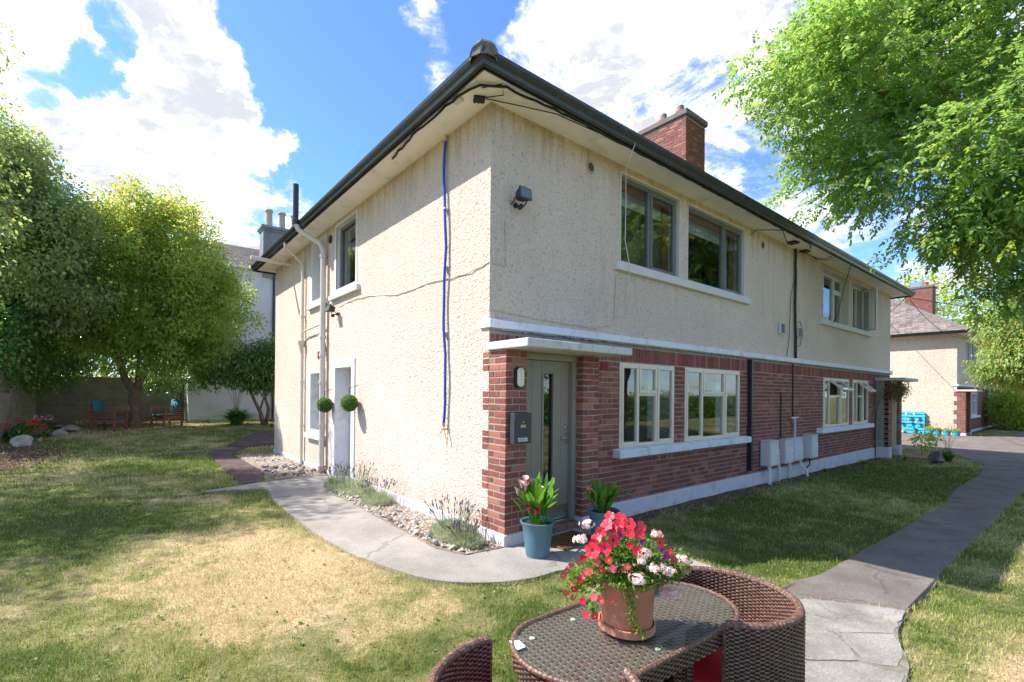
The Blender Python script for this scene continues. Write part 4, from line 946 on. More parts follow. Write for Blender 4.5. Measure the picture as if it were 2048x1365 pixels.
def sample_blobs(blobs, n, rng, shell=.72):
    w = np.array([b[1][0]*b[1][1]*b[1][2] for b in blobs])**.8; w /= w.sum(); k = rng.choice(len(blobs), n, p=w)
    d = unit(rng.normal(0, 1, (n, 3))); r = np.where(rng.random(n) < shell, rng.uniform(.78, 1.02, n), rng.uniform(.25, .8, n))
    c = np.array([b[0] for b in blobs], float)[k]; rad = np.array([b[1] for b in blobs], float)[k]
    r = r*(1+.13*np.sin(d[:, 0]*5+k)+.1*np.sin(d[:, 2]*7+2*k))*rng.uniform(.86, 1.12, n)
    return c+d*r[:, None]*rad
def tree(name, label, cat, base, stems, blobs, ncl, rc, per, L, Wd, mat, bark, kind='simple', seed=1, group=None, tone_fn=None, twig=.016, shell=.72, zmin=None, droop=.25, crown='crown', flat=1., keep=None):
    rng = np.random.default_rng(seed); root = thing(name, label, cat, base, 0, group); b = np.array(base, float)
    cl = sample_blobs(blobs, ncl, rng, shell)
    if zmin is not None: cl = cl[cl[:, 2] > zmin]
    if keep is not None: cl = cl[keep(cl)]
    tk = MB(); nodes = []
    for st in stems:
        pts = []; rad = []
        for (p, q) in zip(st, st[1:]):
            m = max(2, int((Vector(q[:3])-Vector(p[:3])).length/.35))
            for i in range(m):
                t = i/m; v = Vector(p[:3]).lerp(Vector(q[:3]), t); w = .035*(p[3]+.3) if i else 0
                pts.append(v+Vector(rng.normal(0, w*.6+.004, 3))); rad.append(p[3]*(1-t)+q[3]*t)
        pts.append(Vector(st[-1][:3])); rad.append(st[-1][3])
        tk.tube([p-Vector(base) for p in pts], [r*(1+.08*math.sin(i*1.7)) for i, r in enumerate(rad)], 10 if rad[0] > .06 else 6, t=.5)
        nodes += [(p, r) for p, r in zip(pts, rad)]
    tk.build('trunk', bark, root, smooth=True)
    br = MB(); NP = np.array([tuple(p) for p, r in nodes if r < .22]+[tuple(nodes[-1][0])])
    order = np.argsort([np.linalg.norm(NP-c, axis=1).min() for c in cl])
    cap = 4000; buf = np.full((cap, 3), 1e9); buf[:len(NP)] = NP; cnt = len(NP)
    for oi in order:
        c = cl[oi]; dd = np.linalg.norm(buf[:cnt]-c, axis=1)+np.maximum(0, buf[:cnt, 2]-c[2])*.6; j = int(dd.argmin()); a = Vector(buf[j]); e = Vector(c); ln = (e-a).length
        if ln < .03: continue
        mid = a.lerp(e, .5)+Vector((rng.normal(0, .06)*ln, rng.normal(0, .06)*ln, .10*ln))
        r0 = twig*min(2.6, .6+ln*.9)
        br.tube([a-Vector(base), a.lerp(mid, .6)-Vector(base)+Vector((0, 0, .02*ln)), mid-Vector(base), e-Vector(base)], [r0, r0*.8, r0*.6, r0*.25], 4 if ln < 1 else 5, t=.5, cap=False)
        for q in (mid, a.lerp(mid, .7), mid.lerp(e, .5)):
            if cnt < cap: buf[cnt] = q; cnt += 1
    br.build('branches', bark, root)
    oc = np.mean([bb[0] for bb in blobs], axis=0)
    f = foliage(crown, cl-b, rc, per, L, Wd, mat, root, rng, kind, (lambda p, t: tone_fn(p+b, t)) if tone_fn else None, oc-b, droop, flat)
    return root
M['dry_leaf'] = m_leaf('dry_brown_leaf', (0.134, 0.090, 0.053), (0.240, 0.166, 0.074), None, .3, .6)
E_ = lambda c, r: (c, (r, r, r) if not isinstance(r, tuple) else r)
tree('ash_tree', 'large ash tree leaning in from the right with feathery leaves over the path', 'tree', (12.4, -7.6, -.2),
     [[(12.4, -7.6, -.3, .34), (12.2, -7.3, 2.2, .28), (11.9, -6.6, 4.2, .24)],
      [(11.9, -6.6, 4.2, .18), (11.0, -4.6, 6.0, .12), (10.2, -2.6, 7.2, .08), (9.3, -.9, 8.6, .04), (8.0, -.3, 9.3, .02)],
      [(11.9, -6.6, 4.2, .15), (11.3, -4.8, 5.0, .09), (10.2, -3.2, 5.5, .05), (9.6, -2.2, 5.0, .025)],
      [(10.2, -2.6, 7.2, .06), (9.6, -1.5, 7.2, .04), (8.9, -.6, 6.9, .02)],
      [(11.9, -6.6, 4.2, .16), (12.2, -6.2, 7.0, .12), (11.6, -4.6, 9.5, .07), (10.8, -3.0, 11., .04)]],
     [E_((10.2, -1.5, 9.3), (2.0, 1.9, 2.0)), E_((9.7, -2.9, 6.5), (1.5, 1.5, 1.5)), E_((10.1, -2.7, 5.1), (1.2, 1.0, .7)), E_((9.2, -.75, 6.7), (1.0, .95, .95)), E_((8.2, -.45, 8.6), (1.05, 1.0, 1.35)), E_((11.5, -3.2, 4.1), (.7, .8, .6)),
      E_((12.4, -5.2, 8.4), (2.6, 2.4, 2.8)), E_((11.5, -4.2, 5.6), (1.5, 1.5, 1.2)), E_((10.3, -2.2, 11.4), (2.2, 2.0, 1.4))],
     860, .27, 23, .105, .058, M['ash_leaf'], M['bark'], 'ash', 3, twig=.015)
tree('apple_tree', 'tall old apple tree cut by the left edge of the frame, with yellow-green apples', 'tree', (-8.7, 9.6, 0),
     [[(-8.7, 9.6, -.1, .22), (-8.5, 9.6, 1.8, .18), (-8.1, 9.6, 3.6, .14)], [(-8.1, 9.6, 3.6, .1), (-7.0, 9.8, 5.2, .07), (-6.2, 10.2, 6.6, .03)], [(-8.1, 9.6, 3.6, .1), (-8.3, 9.3, 6., .07), (-7.6, 9.3, 8.6, .03)]],
     [E_((-6.3, 10.1, 6.3), (1.05, 1.1, 1.9)), E_((-7.9, 9.1, 7.0), (2.2, 2.4, 2.2)), E_((-6.7, 9.9, 8.4), (1.2, 1.2, 1.2)), E_((-8.6, 5.0, 6.8), (.5, .5, .5)), E_((-8.9, 6.2, 6.9), (.8, .7, .5)), E_((-6.9, 10.9, 4.2), (1.1, 1.2, 1.3))],
     270, .27, 95, .10, .066, M['apple_leaf'], M['bark_dark'], 'simple', 5)
AP = tree('apple_tree', 'grey-green apple tree spreading over the block wall between the tall tree and the round one', 'tree', (-7.0, 15.6, .3),
     [[(-7.0, 15.6, .2, .22), (-6.7, 15.4, 2.0, .18), (-6.2, 15.2, 3.6, .14)], [(-6.2, 15.2, 3.6, .1), (-5.4, 14.8, 5.0, .06), (-4.9, 14.4, 6.0, .03)], [(-6.2, 15.2, 3.6, .09), (-6.0, 15.0, 6., .05), (-5.4, 14.6, 7.6, .02)], [(-6.2, 15.2, 3.6, .08), (-5.2, 14.6, 4.2, .04), (-4.4, 14.2, 4.2, .02)]],
     [E_((-5.0, 14.4, 5.9), (1.3, 1.4, 1.4)), E_((-5.9, 15.2, 7.3), (1.5, 1.4, 1.4)), E_((-5.7, 15.5, 4.4), (1.5, 1.6, 1.2)), E_((-4.5, 14.3, 4.4), (.95, 1.0, .8)), E_((-6.8, 16, 5.4), (1.6, 1.8, 2.0)), E_((-6.6, 15.4, 8.4), (1.3, 1.3, 1.5)), E_((-5.9, 14.9, 7.6), (1.2, 1.2, 1.3)), E_((-4.9, 14.6, 6.9), (.9, .9, .8))],
     470, .25, 115, .115, .075, M['apple_leaf'], M['bark_dark'], 'simple', 6)
def apples():
    rr = random.Random(2); me = None
    for i in range(16):
        mb = MB()
        if me is None:
            mb.lathe([(.004, .03), (.02, .04), (.042, .02), (.045, -.005), (.03, -.035), (.006, -.034)], 12); o = mb.build('apple', M['apple'], AP, smooth=True); me = o.data
        else: o = bpy.data.objects.new('apple', me); COL.objects.link(o); o.parent = AP
        c = ((-4.7, 13.1, 5.6), (-5.6, 13.8, 4.4), (-3.9, 13.2, 4.6))[i % 3]; o.location = Vector((c[0]+rr.uniform(-.9, .9), c[1]+rr.uniform(-.2, .4), c[2]+rr.uniform(-.8, .8)))-AP.location
apples()
def red_top(p, t):
    hgt = np.clip((p[:, 2]-5.2)/3.2, 0, 1); r = np.random.default_rng(4).random(len(t)); return np.where(r < hgt*.38, .97, t*.85)
tree('maple_tree', 'round leafy tree with pinkish tips and a forked trunk beside the green-cushioned chairs', 'tree', (-2.98, 16.05, .39),
     [[(-2.98, 16.05, .25, .27), (-2.95, 16.05, .7, .19), (-2.98, 16.03, 1.4, .17), (-2.92, 16.05, 1.75, .17)], [(-2.95, 16.05, 1.6, .13), (-3.25, 16.0, 2.1, .11), (-3.35, 16.0, 2.5, .10), (-3.6, 15.9, 3.6, .06), (-3.8, 15.8, 5.0, .03)],
      [(-2.92, 16.05, 1.7, .12), (-2.75, 16.1, 2.2, .11), (-2.55, 16.05, 3.0, .07), (-1.9, 16.0, 4.3, .04), (-1.4, 16., 5.5, .02)], [(-2.9, 16.1, 2.0, .07), (-2.85, 16.2, 3.2, .05), (-2.6, 16.2, 6.0, .02)], [(-3.3, 16.0, 2.4, .06), (-3.0, 15.9, 3.4, .04), (-2.9, 15.5, 5., .02)]],
     [E_((-2.35, 15.9, 5.5), (2.5, 2.2, 2.6)), E_((-3.5, 15.9, 6.0), (1.9, 1.7, 1.9)), E_((-1.1, 16.0, 4.7), (1.6, 1.6, 2.2)), E_((-2.0, 15.7, 3.5), (1.9, 1.5, 1.15)), E_((-2.2, 15.9, 7.2), (1.5, 1.4, 1.2)), E_((-4.0, 16.3, 3.9), (1.1, 1.1, 1.2))],
     760, .25, 125, .12, .070, M['shrub_leaf'], M['bark'], 'simple', 8, tone_fn=red_top, zmin=2.35)
tree('small_tree', 'small dark green tree with twisted stems before the white wall', 'tree', (1.0, 15.3, .4),
     [[(1.0, 15.3, .3, .09), (.85, 15.3, .9, .07), (.55, 15.35, 1.6, .05), (.3, 15.4, 2.2, .03)], [(1.05, 15.3, .3, .08), (1.15, 15.3, 1.0, .06), (.95, 15.3, 1.7, .04), (.8, 15.4, 2.6, .02)], [(.85, 15.3, 1., .04), (1.0, 15.3, 1.5, .03), (1.5, 15.3, 2.5, .02)]],
     [E_((.35, 15.5, 2.55), (1.25, .9, .55)), E_((1.4, 15.4, 2.9), (1.2, .9, .75)), E_((-.45, 15.5, 2.15), (.65, .6, .22)), E_((.9, 15.4, 2.05), (.7, .6, .35))],
     190, .20, 70, .12, .065, M['dark_leaf'], M['bark'], 'simple', 9, droop=.5)
tree('evergreen_shrub', 'dark evergreen shrub hanging over the end of the block wall behind the right chair', 'shrub', (-1.3, 19.2, .4),
     [[(-1.3, 19.2, .3, .06), (-1.4, 19.1, 1.2, .04), (-1.3, 19.0, 1.8, .02)]], [E_((-1.3, 19.1, 2.25), (1.05, .8, .75)), E_((-2.1, 19.2, 2.4), (.8, .7, .8))], 90, .2, 45, .10, .05, M['dark_leaf'], M['bark_dark'], 'simple', 10)
tree('bramble_hedge', 'dark green climbing growth spilling over the top of the left block wall', 'hedge', (-6.7, 17, .4),
     [[(-6.7, 17, .3, .06), (-6.5, 17, 1.6, .04), (-6.2, 17, 2.6, .02)], [(-6.7, 15, .3, .06), (-6.5, 15, 1.6, .04), (-6.2, 15, 2.6, .02)]],
     [E_((-6.2, 15.2, 2.9), (.85, 1.7, 1.0)), E_((-5.9, 17.6, 2.7), (1.1, 1.7, .9)), E_((-5.1, 19.3, 2.9), (1.4, .8, 1.0)), E_((-6.3, 13.2, 3.0), (.6, 1.2, 1.1)), E_((-5.6, 18.3, 3.6), (1.5, 1.6, 1.0)), E_((-5.9, 15.6, 3.9), (1.0, 1.7, .8))],
     420, .30, 80, .11, .08, M['dark_leaf'], M['bark_dark'], 'simple', 11, crown='leaves')
tree('garden_tree', 'sunlit yellow-green tree growing beyond the back block wall', 'tree', (-4.0, 25.5, .4),
     [[(-4.0, 25.5, .3, .2), (-4, 25.5, 3, .12), (-3.8, 25.5, 4.5, .05)]], [E_((-4.4, 25, 3.9), (2.4, 1.6, 2.2)), E_((-1.6, 25.5, 3.5), (2.2, 1.6, 1.9)), E_((-7.5, 25, 4.5), (2.5, 2., 3)), E_((-9.5, 22, 4.0), (2.2, 2., 3))], 260, .45, 60, .15, .09, M['bright_leaf'], M['bark'], 'simple', 12)
tree('garden_tree', 'tree top showing above the gutter behind the big house, right of its chimney', 'tree', (41, 16, -.2),
     [[(41, 16, -.3, .3), (41, 16, 9, .2), (40.8, 15.8, 16, .06)]], [E_((40.3, 15.6, 15.6), (2.0, 2.0, 2.4)), E_((41.8, 15.8, 12.5), (3.4, 3.4, 3.6))], 240, .6, 46, .3, .16, M['mid_leaf'], M['bark'], 'simple', 13)
for i, (bx, by, cs, lb, mt) in enumerate([
    (58, 7, [E_((57, 6.5, 9.0), (5, 5, 4.2)), E_((60, 1.0, 7.6), (4, 4, 4))], 'pale green broad tree behind the chimney of the far house', 'bright_leaf'),
    (64, -2, [E_((62, -2.5, 7.0), (4, 4, 4.5)), E_((60, -5.5, 6), (4, 4, 4.5))], 'mid green tree far behind the golden conifer at the right edge', 'mid_leaf'),
    (52, -2.6, [E_((51, -2.2, 2.6), (3.2, 2.4, 2.8))], 'sunny green bush past the end of the far house', 'bright_leaf')]):
    tree('background_tree', lb, 'tree', (bx, by, -.2), [[(bx, by, -.3, .3), (bx, by, 4 if i < 2 else 1.5, .2), (cs[0][0][0], cs[0][0][1], cs[0][0][2], .06)]], cs, 200, .8, 42, .36, .2, M[mt], M['bark'], 'simple', 20+i)
tree('golden_conifer', 'bushy golden-green conifer at the right edge in front of the far house', 'tree', (26.4, -3.2, -.2),
     [[(26.4, -3.2, -.3, .22), (26.3, -3.1, 2.5, .14), (26.2, -3.0, 5.2, .05)]], [E_((26.3, -3.0, 4.0), (2.1, 1.75, 1.7)), E_((26.2, -2.9, 5.3), (1.5, 1.3, 1.1)), E_((25.6, -2.4, 3.2), (1.5, 1.2, .8))],
     520, .32, 110, .15, .07, M['conifer'], M['bark_dark'], 'simple', 30, droop=.5)
for i, (x, y, r, z, lb) in enumerate([(38.5, -1.2, 1.4, 1.2, 'rounded bright green shrub against the front of the far house, under its right window'), (42.5, -1.5, 1.6, 1.3, 'loose pale shrub at the right end of the far house front'), (46.5, -.6, 2.2, 2.0, 'tall shrub by the far porch of the far house')]):
    tree('shrub', lb, 'shrub', (x, y, -.2), [[(x, y, -.3, .05), (x, y, z, .02)]], [E_((x, y, z-.1), (r, r*.8, z))], 90, .3, 40, .2, .1, M['bright_leaf'], M['bark'], 'simple', 40+i)  # shrubs stand in shade; their sunlit look is put into the bright leaf colour
# trees across the green, mirrored in the windows
for i, (x, y, lb) in enumerate([(17.5, -19, 'tree across the green opposite the front door, out of frame'), (27, -21, 'broad tree across the green, out of frame to the right')]):
    tree('street_tree', lb, 'tree', (x, y, -.2), [[(x, y, -.3, .3), (x, y, 3, .22), (x, y, 6, .1)]], [E_((x, y, 6.5), (3.6, 3.2, 3.2)), E_((x+2, y, 5), (2.4, 2.4, 2)), E_((x-2, y+.5, 5.2), (2.2, 2.2, 2))], 240, .6, 45, .2, .12, M['mid_leaf'], M['bark'], 'simple', 50+i)
TRN = lambda *a: Matrix.Translation(a)
def hedge_far():
    rng = np.random.default_rng(77); n = 9000; x = rng.uniform(-10, 44, n); z = rng.uniform(0, 1.7, n)+.2*np.sin(x*2); y = -16+rng.normal(0, .35, n)+.3*np.sin(x*1.3)
    r = thing('hedge', 'long clipped hedge on the far side of the green, out of frame', 'hedge', (0, 0, 0))
    foliage('hedge_leaves', np.stack([x, y, z-.2], -1), .25, 3, .24, .14, M['mid_leaf'], r, rng)
    mb = MB(); mb.box((-10, -16.3, -.3), (44, -15.8, 1.4)); mb.build('hedge_core', M['dark_leaf'], r)
hedge_far()
def strap_plant(name, label, c, n, L, w, spread, cat='plant', mat='strap_leaf', seed=1, group=None, stalks=0):
    rng = np.random.default_rng(seed); root = thing(name, label, cat, c, 0, group); V = []; F = []; T = []
    for i in range(n):
        a = rng.uniform(0, 2*math.pi); l = L*rng.uniform(.6, 1.1); s = spread*rng.uniform(.3, 1.1); bx = rng.normal(0, .05*L, 2)
        o = len(V); t_ = rng.random()
        for k in range(5):
            t = k/4; r_ = s*t**1.6; z = l*(t-.42*t*t*(.6+s)); ww = w*(1-t**2)*.5+.0008
            p = np.array([bx[0]+math.cos(a)*r_*l, bx[1]+math.sin(a)*r_*l, z]); sd = np.array([-math.sin(a), math.cos(a), 0])*ww
            V += [p-sd, p+sd]
        for k in range(4): F.append((o+2*k, o+2*k+1, o+2*k+3, o+2*k+2)); T.append(t_)
    npmesh('leaves', np.array(V), np.array(F), M[mat], root, T)
    if stalks:
        mb = MB()
        for i in range(stalks):
            a = rng.uniform(0, 6.28); s = rng.uniform(.1, .7); h_ = L*rng.uniform(1.2, 1.75); mb.tube([(0, 0, 0), (math.cos(a)*s*.3*L, math.sin(a)*s*.3*L, h_*.6), (math.cos(a)*s*L, math.sin(a)*s*L, h_)], [.004, .003, .002], 4)
            mb.lathe([(0, -.03), (.008, 0), (0, .05)], 5, (math.cos(a)*s*L, math.sin(a)*s*L, h_))
        mb.build('flower_stalks', M['straw'], root)
    return root
M['straw'] = plain('dry_stalk', (.30, .24, .12), .9, .2, 10)
strap_plant('daylily_clump', 'large strappy green clump with dry seed stalks at the foot of the white wall', (.15, 15.9, .38), 800, 1.15, .035, 1.25, seed=3, stalks=26)
strap_plant('iris_clump', 'spiky clump of arching leaves beside the round boulder near the far porch', (15.75, -1.55, -.19), 170, .62, .022, .85, seed=4, stalks=12)
for i, (x, y, L, lb) in enumerate([(-.6, 17.4, .3, 'low dark plant at the white wall left of the strappy clump'), (1.1, 14.7, .3, 'low green plant under the small twisted tree'), (12.5, -.35, .28, 'weed against the plinth under the far ground-floor windows'), (14.95, -.75, .22, 'low weed at the foot of the far porch pier'), (9.95, -.25, .2, 'small weed right of the meter boxes')]):
    strap_plant('weed', lb, (x, y, float(H(x, y))), 60, L, .02, .9, seed=60+i)
tree('hanging_plant', 'brown straggling climber hanging under the far porch canopy', 'plant', (15.0, -.35, -.15), [[(14.92, -.06, -.15, .012), (14.9, -.05, .8, .01), (15.0, -.08, 1.5, .008), (15.2, -.3, 1.9, .005)], [(14.95, -.06, .1, .008), (14.8, -.05, .7, .006), (14.95, -.07, 1.3, .004)]],
     [E_((15.3, -.42, 1.85), (.5, .16, .22)), E_((15.9, -.45, 1.95), (.5, .15, .16))], 60, .08, 30, .06, .03, M['dry_leaf'] if 'dry_leaf' in M else M['bark_dark'], M['bark_dark'], 'simple', 33, twig=.004)
tree('shrub', 'sparse yellowing sapling beside the far porch doorstep', 'shrub', (17.05, -.75, -.19), [[(17.05, -.75, -.2, .012), (17.05, -.75, .1, .008), (17.1, -.78, .45, .004)]], [E_((17.1, -.78, .32), (.42, .3, .3))], 26, .06, 8, .11, .07, M['bright_leaf'], M['bark'], 'simple', 34, twig=.004)

# ---------------------------------------------------------------- garden walls, white house
def block_wall(name, label, p0, p1, z0, z1, th=.2, bl=.44, bh=.215, cap=True, face=1):
    root = thing(name, label, 'wall', (p0[0], p0[1], 0)); a = Vector(p0); b = Vector(p1); L = (b-a).length; ang = math.atan2((b-a).y, (b-a).x); root.rotation_euler = (0, 0, ang)
    rr = random.Random(int(L*10)); mb = MB(); mb.box((0, -th/2+.008, z0-.4), (L, th/2-.008, z1)); mb.build('mortar_core', M['mortar'], root)
    n = int((z1-z0)/(bh+.01)); ml = {}
    for k in range(n):
        u = -(bl/2 if k % 2 else 0)
        while u < L:
            s0, s1 = max(0, u), min(L, u+bl-.01)
            if s1-s0 > .05:
                key = (round(s1-s0, 2), k % 2)
                if key not in ml:
                    m2 = MB(); m2.box((0, -th/2, 0), (s1-s0, th/2, bh)); o = m2.build('concrete_block', M['block'], root, bevel=.008); ml[key] = o.data
                else: o = bpy.data.objects.new('concrete_block', ml[key]); COL.objects.link(o); o.parent = root
                o.location = (s0, rr.uniform(-.004, .004), z0+k*(bh+.01))
            u += bl
    if cap:
        m2 = MB(); m2.box((-.02, -th/2-.03, z1), (L+.02, th/2+.03, z1+.05)); m2.build('coping', M['block'], root, bevel=.01)
    return root
block_wall('garden_wall', 'concrete block garden wall running back along the left side of the lawn', (-5.98, 13.75), (-5.98, 20.396), .08, 2.12)
block_wall('garden_wall', 'shaded block wall across the back of the garden behind the wooden chairs', (-6.08, 20.5), (-1.12, 20.5), .30, 2.14)
def stone_pier():
    root = thing('garden_pier', 'rough stone wall end at the left edge, in front of the block wall', 'wall', (-6.35, 13.45, 0)); rr = random.Random(6)
    mb = MB(); mb.box((-.47, -.2, -.2), (.47, .2, 1.75)); mb.build('mortar_core', M['mortar'], root)
    for k in range(9):
        z = -.08+k*.2
        for s in (0, 1):
            m2 = MB(); m2.box((-.5+s*.5+(.0 if k % 2 else .08*(s)), -.235-rr.uniform(0, .02), z), (.0+s*.5-.012+(0 if k % 2 else .08*(1-s)), .235, z+.185)); m2.build('stone_block', M['block'], root, bevel=.015)
    m2 = MB(); m2.box((-.5, -.23, 1.75), (.5, .23, 1.95)); m2.build('coping', M['block'], root, bevel=.015)
stone_pier()
def white_house():
    h = thing('white_house', 'white rendered house with grey chimney behind the garden, partly hidden by the round tree', 'house', (0, 0, 0))
    mb = MB(); mb.box((-1.1, 19.3, -.2), (9, 28, 7.25)); mb.build('wall', M['white_wall'], h)
    mb = MB(); e = .15; mb.add([(-1.1-e, 19.3-e, 7.25), (9+e, 19.3-e, 7.25), (9+e, 28+e, 7.25), (-1.1-e, 28+e, 7.25), (-1.1-e, 23.6, 9.3), (9+e, 23.6, 9.3)], [(0, 1, 5, 4), (2, 3, 4, 5), (0, 4, 3), (1, 2, 5)]); mb.build('roof', M['slate'], h)
    mb = MB(); rr = random.Random(12); sl = 2.05/4.45
    for r_ in range(24):
        t0 = r_*.185; u = -1.3-(.13 if r_ % 2 else 0)
        while u < 4.2:
            z = 7.25+t0*sl; mb.add([(u, 19.15+t0, z+.004), (u+.25, 19.15+t0, z+.004), (u+.25, 19.15+t0, z+.03), (u, 19.15+t0, z+.03), (u+.25, 19.15+t0+.21, z+.21*sl+.008), (u, 19.15+t0+.21, z+.21*sl+.008)], [(0, 1, 2, 3), (3, 2, 4, 5)], 0, rr.uniform(.01, 1)); u += .258
    tag(mb.build('roof_tiles', M['tile'], h), kind='stuff')
    mb = MB(); mb.box((1.74, 19.22, 6.9), (3.5, 19.95, 9.15)); ch = mb.build('chimney', M['cement'], h)
    mb = MB(); mb.box((1.64, 19.12, 9.15), (3.6, 20.05, 9.3)); mb.box((1.69, 19.17, 9.06), (3.55, 20.0, 9.15)); mb.build('chimney_cap', M['cement'], ch, bevel=.02)
    for x in (2.05, 2.62, 3.18):
        mb = MB(); mb.lathe([(0, 0), (.17, 0), (.15, .1), (.145, .72), (.18, .74), (.18, .80), (.15, .84), (.11, .84)], 18, (x, 19.55, 9.3)); mb.build('chimney_pot', M['pot_stone'], ch, smooth='auto')
    mb = MB(); mb.tube([(2.22, 19.24, 7.2), (2.22, 19.24, .4)], .05, 10); mb.tube([(2.42, 19.24, 7.2), (2.42, 19.24, 4.3)], .04, 10); mb.build('drainpipe', M['gutter'], h, smooth='auto')
    mb = MB(); mb.box((.98, 19.28, 5.18), (1.18, 19.31, 5.4)); mb.build('air_vent', M['vent_dark'], h)
    mb = MB(); mb.box((-1.2, 19.1, 7.16), (9, 19.28, 7.26)); mb.build('gutter', M['white'], h)
M['white_wall'] = plain('white_house_render', (.70, .70, .70), .85, .06, 1.2, .003, dirt=((.45, .42, .33), .6, .55))
M['cement'] = plain('cement_render', (.24, .25, .255), .9, .16, 2.5, .004, dirt=((.12, .125, .13), 1.8, .6))
M['pot_stone'] = plain('buff_chimney_pot', (.46, .41, .33), .85, .12, 5, dirt=((.2, .17, .13), 5, .5))
white_house()
# ---------------------------------------------------------------- things fixed to the near house
RX = lambda d: Matrix.Rotation(R(d), 4, 'X'); RY = lambda d: Matrix.Rotation(R(d), 4, 'Y'); RZ = lambda d: Matrix.Rotation(R(d), 4, 'Z'); TR = lambda *a: Matrix.Translation(a)
M['dark_box'] = plain('dark_painted_steel', (.045, .042, .048), .35, .06, 4)
M['brass'] = plain('brass_plate', (.55, .42, .20), .4, .1, 20, metal=.6)
M['lens'] = plain('cream_lens', (.72, .68, .52), .35, .03, 4)
M['lamp_glass'] = plain('floodlight_glass', (.16, .19, .18), .08, .15, 12)
M['cable_paint'] = plain('overpainted_cable', (.60, .47, .33), .8, .15, 20)
M['blue'] = plain('blue_pipe', (.012, .07, .45), .4, .1, 6)
M['grey_box'] = plain('meter_box_plastic', (.64, .61, .585), .6, .05, 3, dirt=((.30, .27, .24), 4, .4))
M['grey_lid'] = plain('meter_box_door', (.72, .67, .655), .6, .05, 3, dirt=((.35, .31, .28), 4, .3))
def letterbox():
    t = thing('letterbox', 'dark grey metal letterbox with brass name plate on the brick pier by the front door', 'letterbox', (.165, -.312, 1.135))
    mb = MB(); mb.box((-.125, -.095, 0), (.125, 0, .335)); mb.build('body', M['dark_box'], t, bevel=.004)
    mb = MB(); mb.box((-.122, -.104, .27), (.122, -.094, .333)); mb.build('flap', M['dark_box'], t, bevel=.002)
    mb = MB(); mb.lathe([(0, .006), (.010, .006), (.012, 0)], 14); o = mb.build('lock', M['steel'], t); o.matrix_basis = TR(0, -.096, .238) @ RX(90)
    mb = MB(); mb.box((-.035, -.0985, .178), (.040, -.0945, .208)); mb.build('name_plate', M['brass'], t)
    rr = random.Random(1); mb = MB()
    for row, zz, hh in ((0, .050, .020), (1, .028, .017)):
        x = -.072
        while x < .065:
            w = rr.uniform(.006, .012); z0 = zz+rr.uniform(0, .004); mb.box((x, -.0962, z0), (x+w, -.0948, z0+hh*rr.uniform(.45, .9))); x += w+rr.uniform(.002, .005)
        mb.box((-.072, -.0962, zz-.001), (.064, -.0948, zz+.0035))
    tag(mb.build('white_lettering', M['white'], t), kind='stuff')
letterbox()
def bulkhead():
    t = thing('wall_lamp', 'oval cream bulkhead lamp with black rim on the brick pier beside the front door', 'lamp', (.165, -.31, 1.865))
    def oval(r, h, n=28): return [((r*math.cos(a)), (h-r)*(1 if math.sin(a) >= 0 else -1)+r*math.sin(a)) for a in [2*math.pi*(i+.5)/n for i in range(n)]]
    mb = MB(); mb.prism(oval(.055, .118), -.035, 0, 1); mb.build('base', M['black'], t, bevel=.004)
    mb = MB(); mb.prism(oval(.046, .106), -.072, -.035, 1); mb.build('lens', M['lens'], t, bevel=.012, seg=3)
bulkhead()
def floodlight(loc, rz, tilt, label):
    t = thing('floodlight', label, 'floodlight', loc, rz)
    def put(mb, nm, m, mat_): o = mb.build(nm, m, t, bevel=.003); o.matrix_basis = mat_; return o
    hd = TR(0, -.13, .06) @ RX(-tilt)
    mb = MB(); mb.add([(-.085, -.05, -.065), (.085, -.05, -.065), (.085, -.05, .065), (-.085, -.05, .065), (-.05, .06, -.04), (.05, .06, -.04), (.05, .06, .05), (-.05, .06, .05)], [(0, 1, 2, 3), (4, 7, 6, 5), (0, 4, 5, 1), (1, 5, 6, 2), (2, 6, 7, 3), (3, 7, 4, 0)]); put(mb, 'housing', M['black'], hd)
    mb = MB(); mb.box((-.092, -.066, -.072), (.092, -.050, .072)); put(mb, 'bezel', M['dark_box'], hd)
    mb = MB(); mb.box((-.078, -.069, -.058), (.078, -.065, .058)); put(mb, 'glass_front', M['lamp_glass'], hd)
    for s in (-1, 1):
        mb = MB(); mb.tube([(s*.06, 0, -.02), (s*.09, -.07, -.02), (s*.09, -.12, .03)], .008, 6); mb.build('bracket', M['black'], t)
    mb = MB(); mb.lathe([(0, 0), (.032, 0), (.032, .02), (0, .02)], 14); put(mb, 'wall_plate', M['black'], TR(0, 0, -.02) @ RX(90))
    mb = MB(); mb.tube([(0, -.02, -.03), (0, -.08, -.045)], .012, 8); mb.build('sensor_arm', M['black'], t)
    mb = MB(); mb.lathe([(0, .035), (.026, .03), (.03, 0), (.022, -.03), (0, -.035)], 14); put(mb, 'sensor', M['black'], TR(.0, -.10, -.065) @ RX(60))
    return t
floodlight((.37, 0, 3.94), 0, 8, 'black floodlight with motion sensor on the shaded front wall near the corner')
floodlight((0, 4.83, 3.22), R(-90), 14, 'small black floodlight on the sunny side wall under the upper windows')
def soffit_box(nm, label, x, y, sx, sy, m, rz=0):
    t = thing(nm, label, 'junction box', (x, y, SOF), rz); mb = MB(); mb.box((-sx/2, -sy/2, -.035), (sx/2, sy/2, 0)); mb.build('case', m, t, bevel=.005)
    mb = MB()
    for i in range(3): mb.tube([(-sx/2+sx*(i+.5)/3, -sy/2, -.018), (-sx/2+sx*(i+.5)/3, -sy/2-.025, -.018)], .008, 7)
    mb.build('cable_glands', M['black'] if m != M['grey_box'] else M['grey_box'], t)
soffit_box('junction_box', 'pale grey junction box under the eave left of the house corner', -.33, .20, .12, .09, M['grey_box'], R(-80))
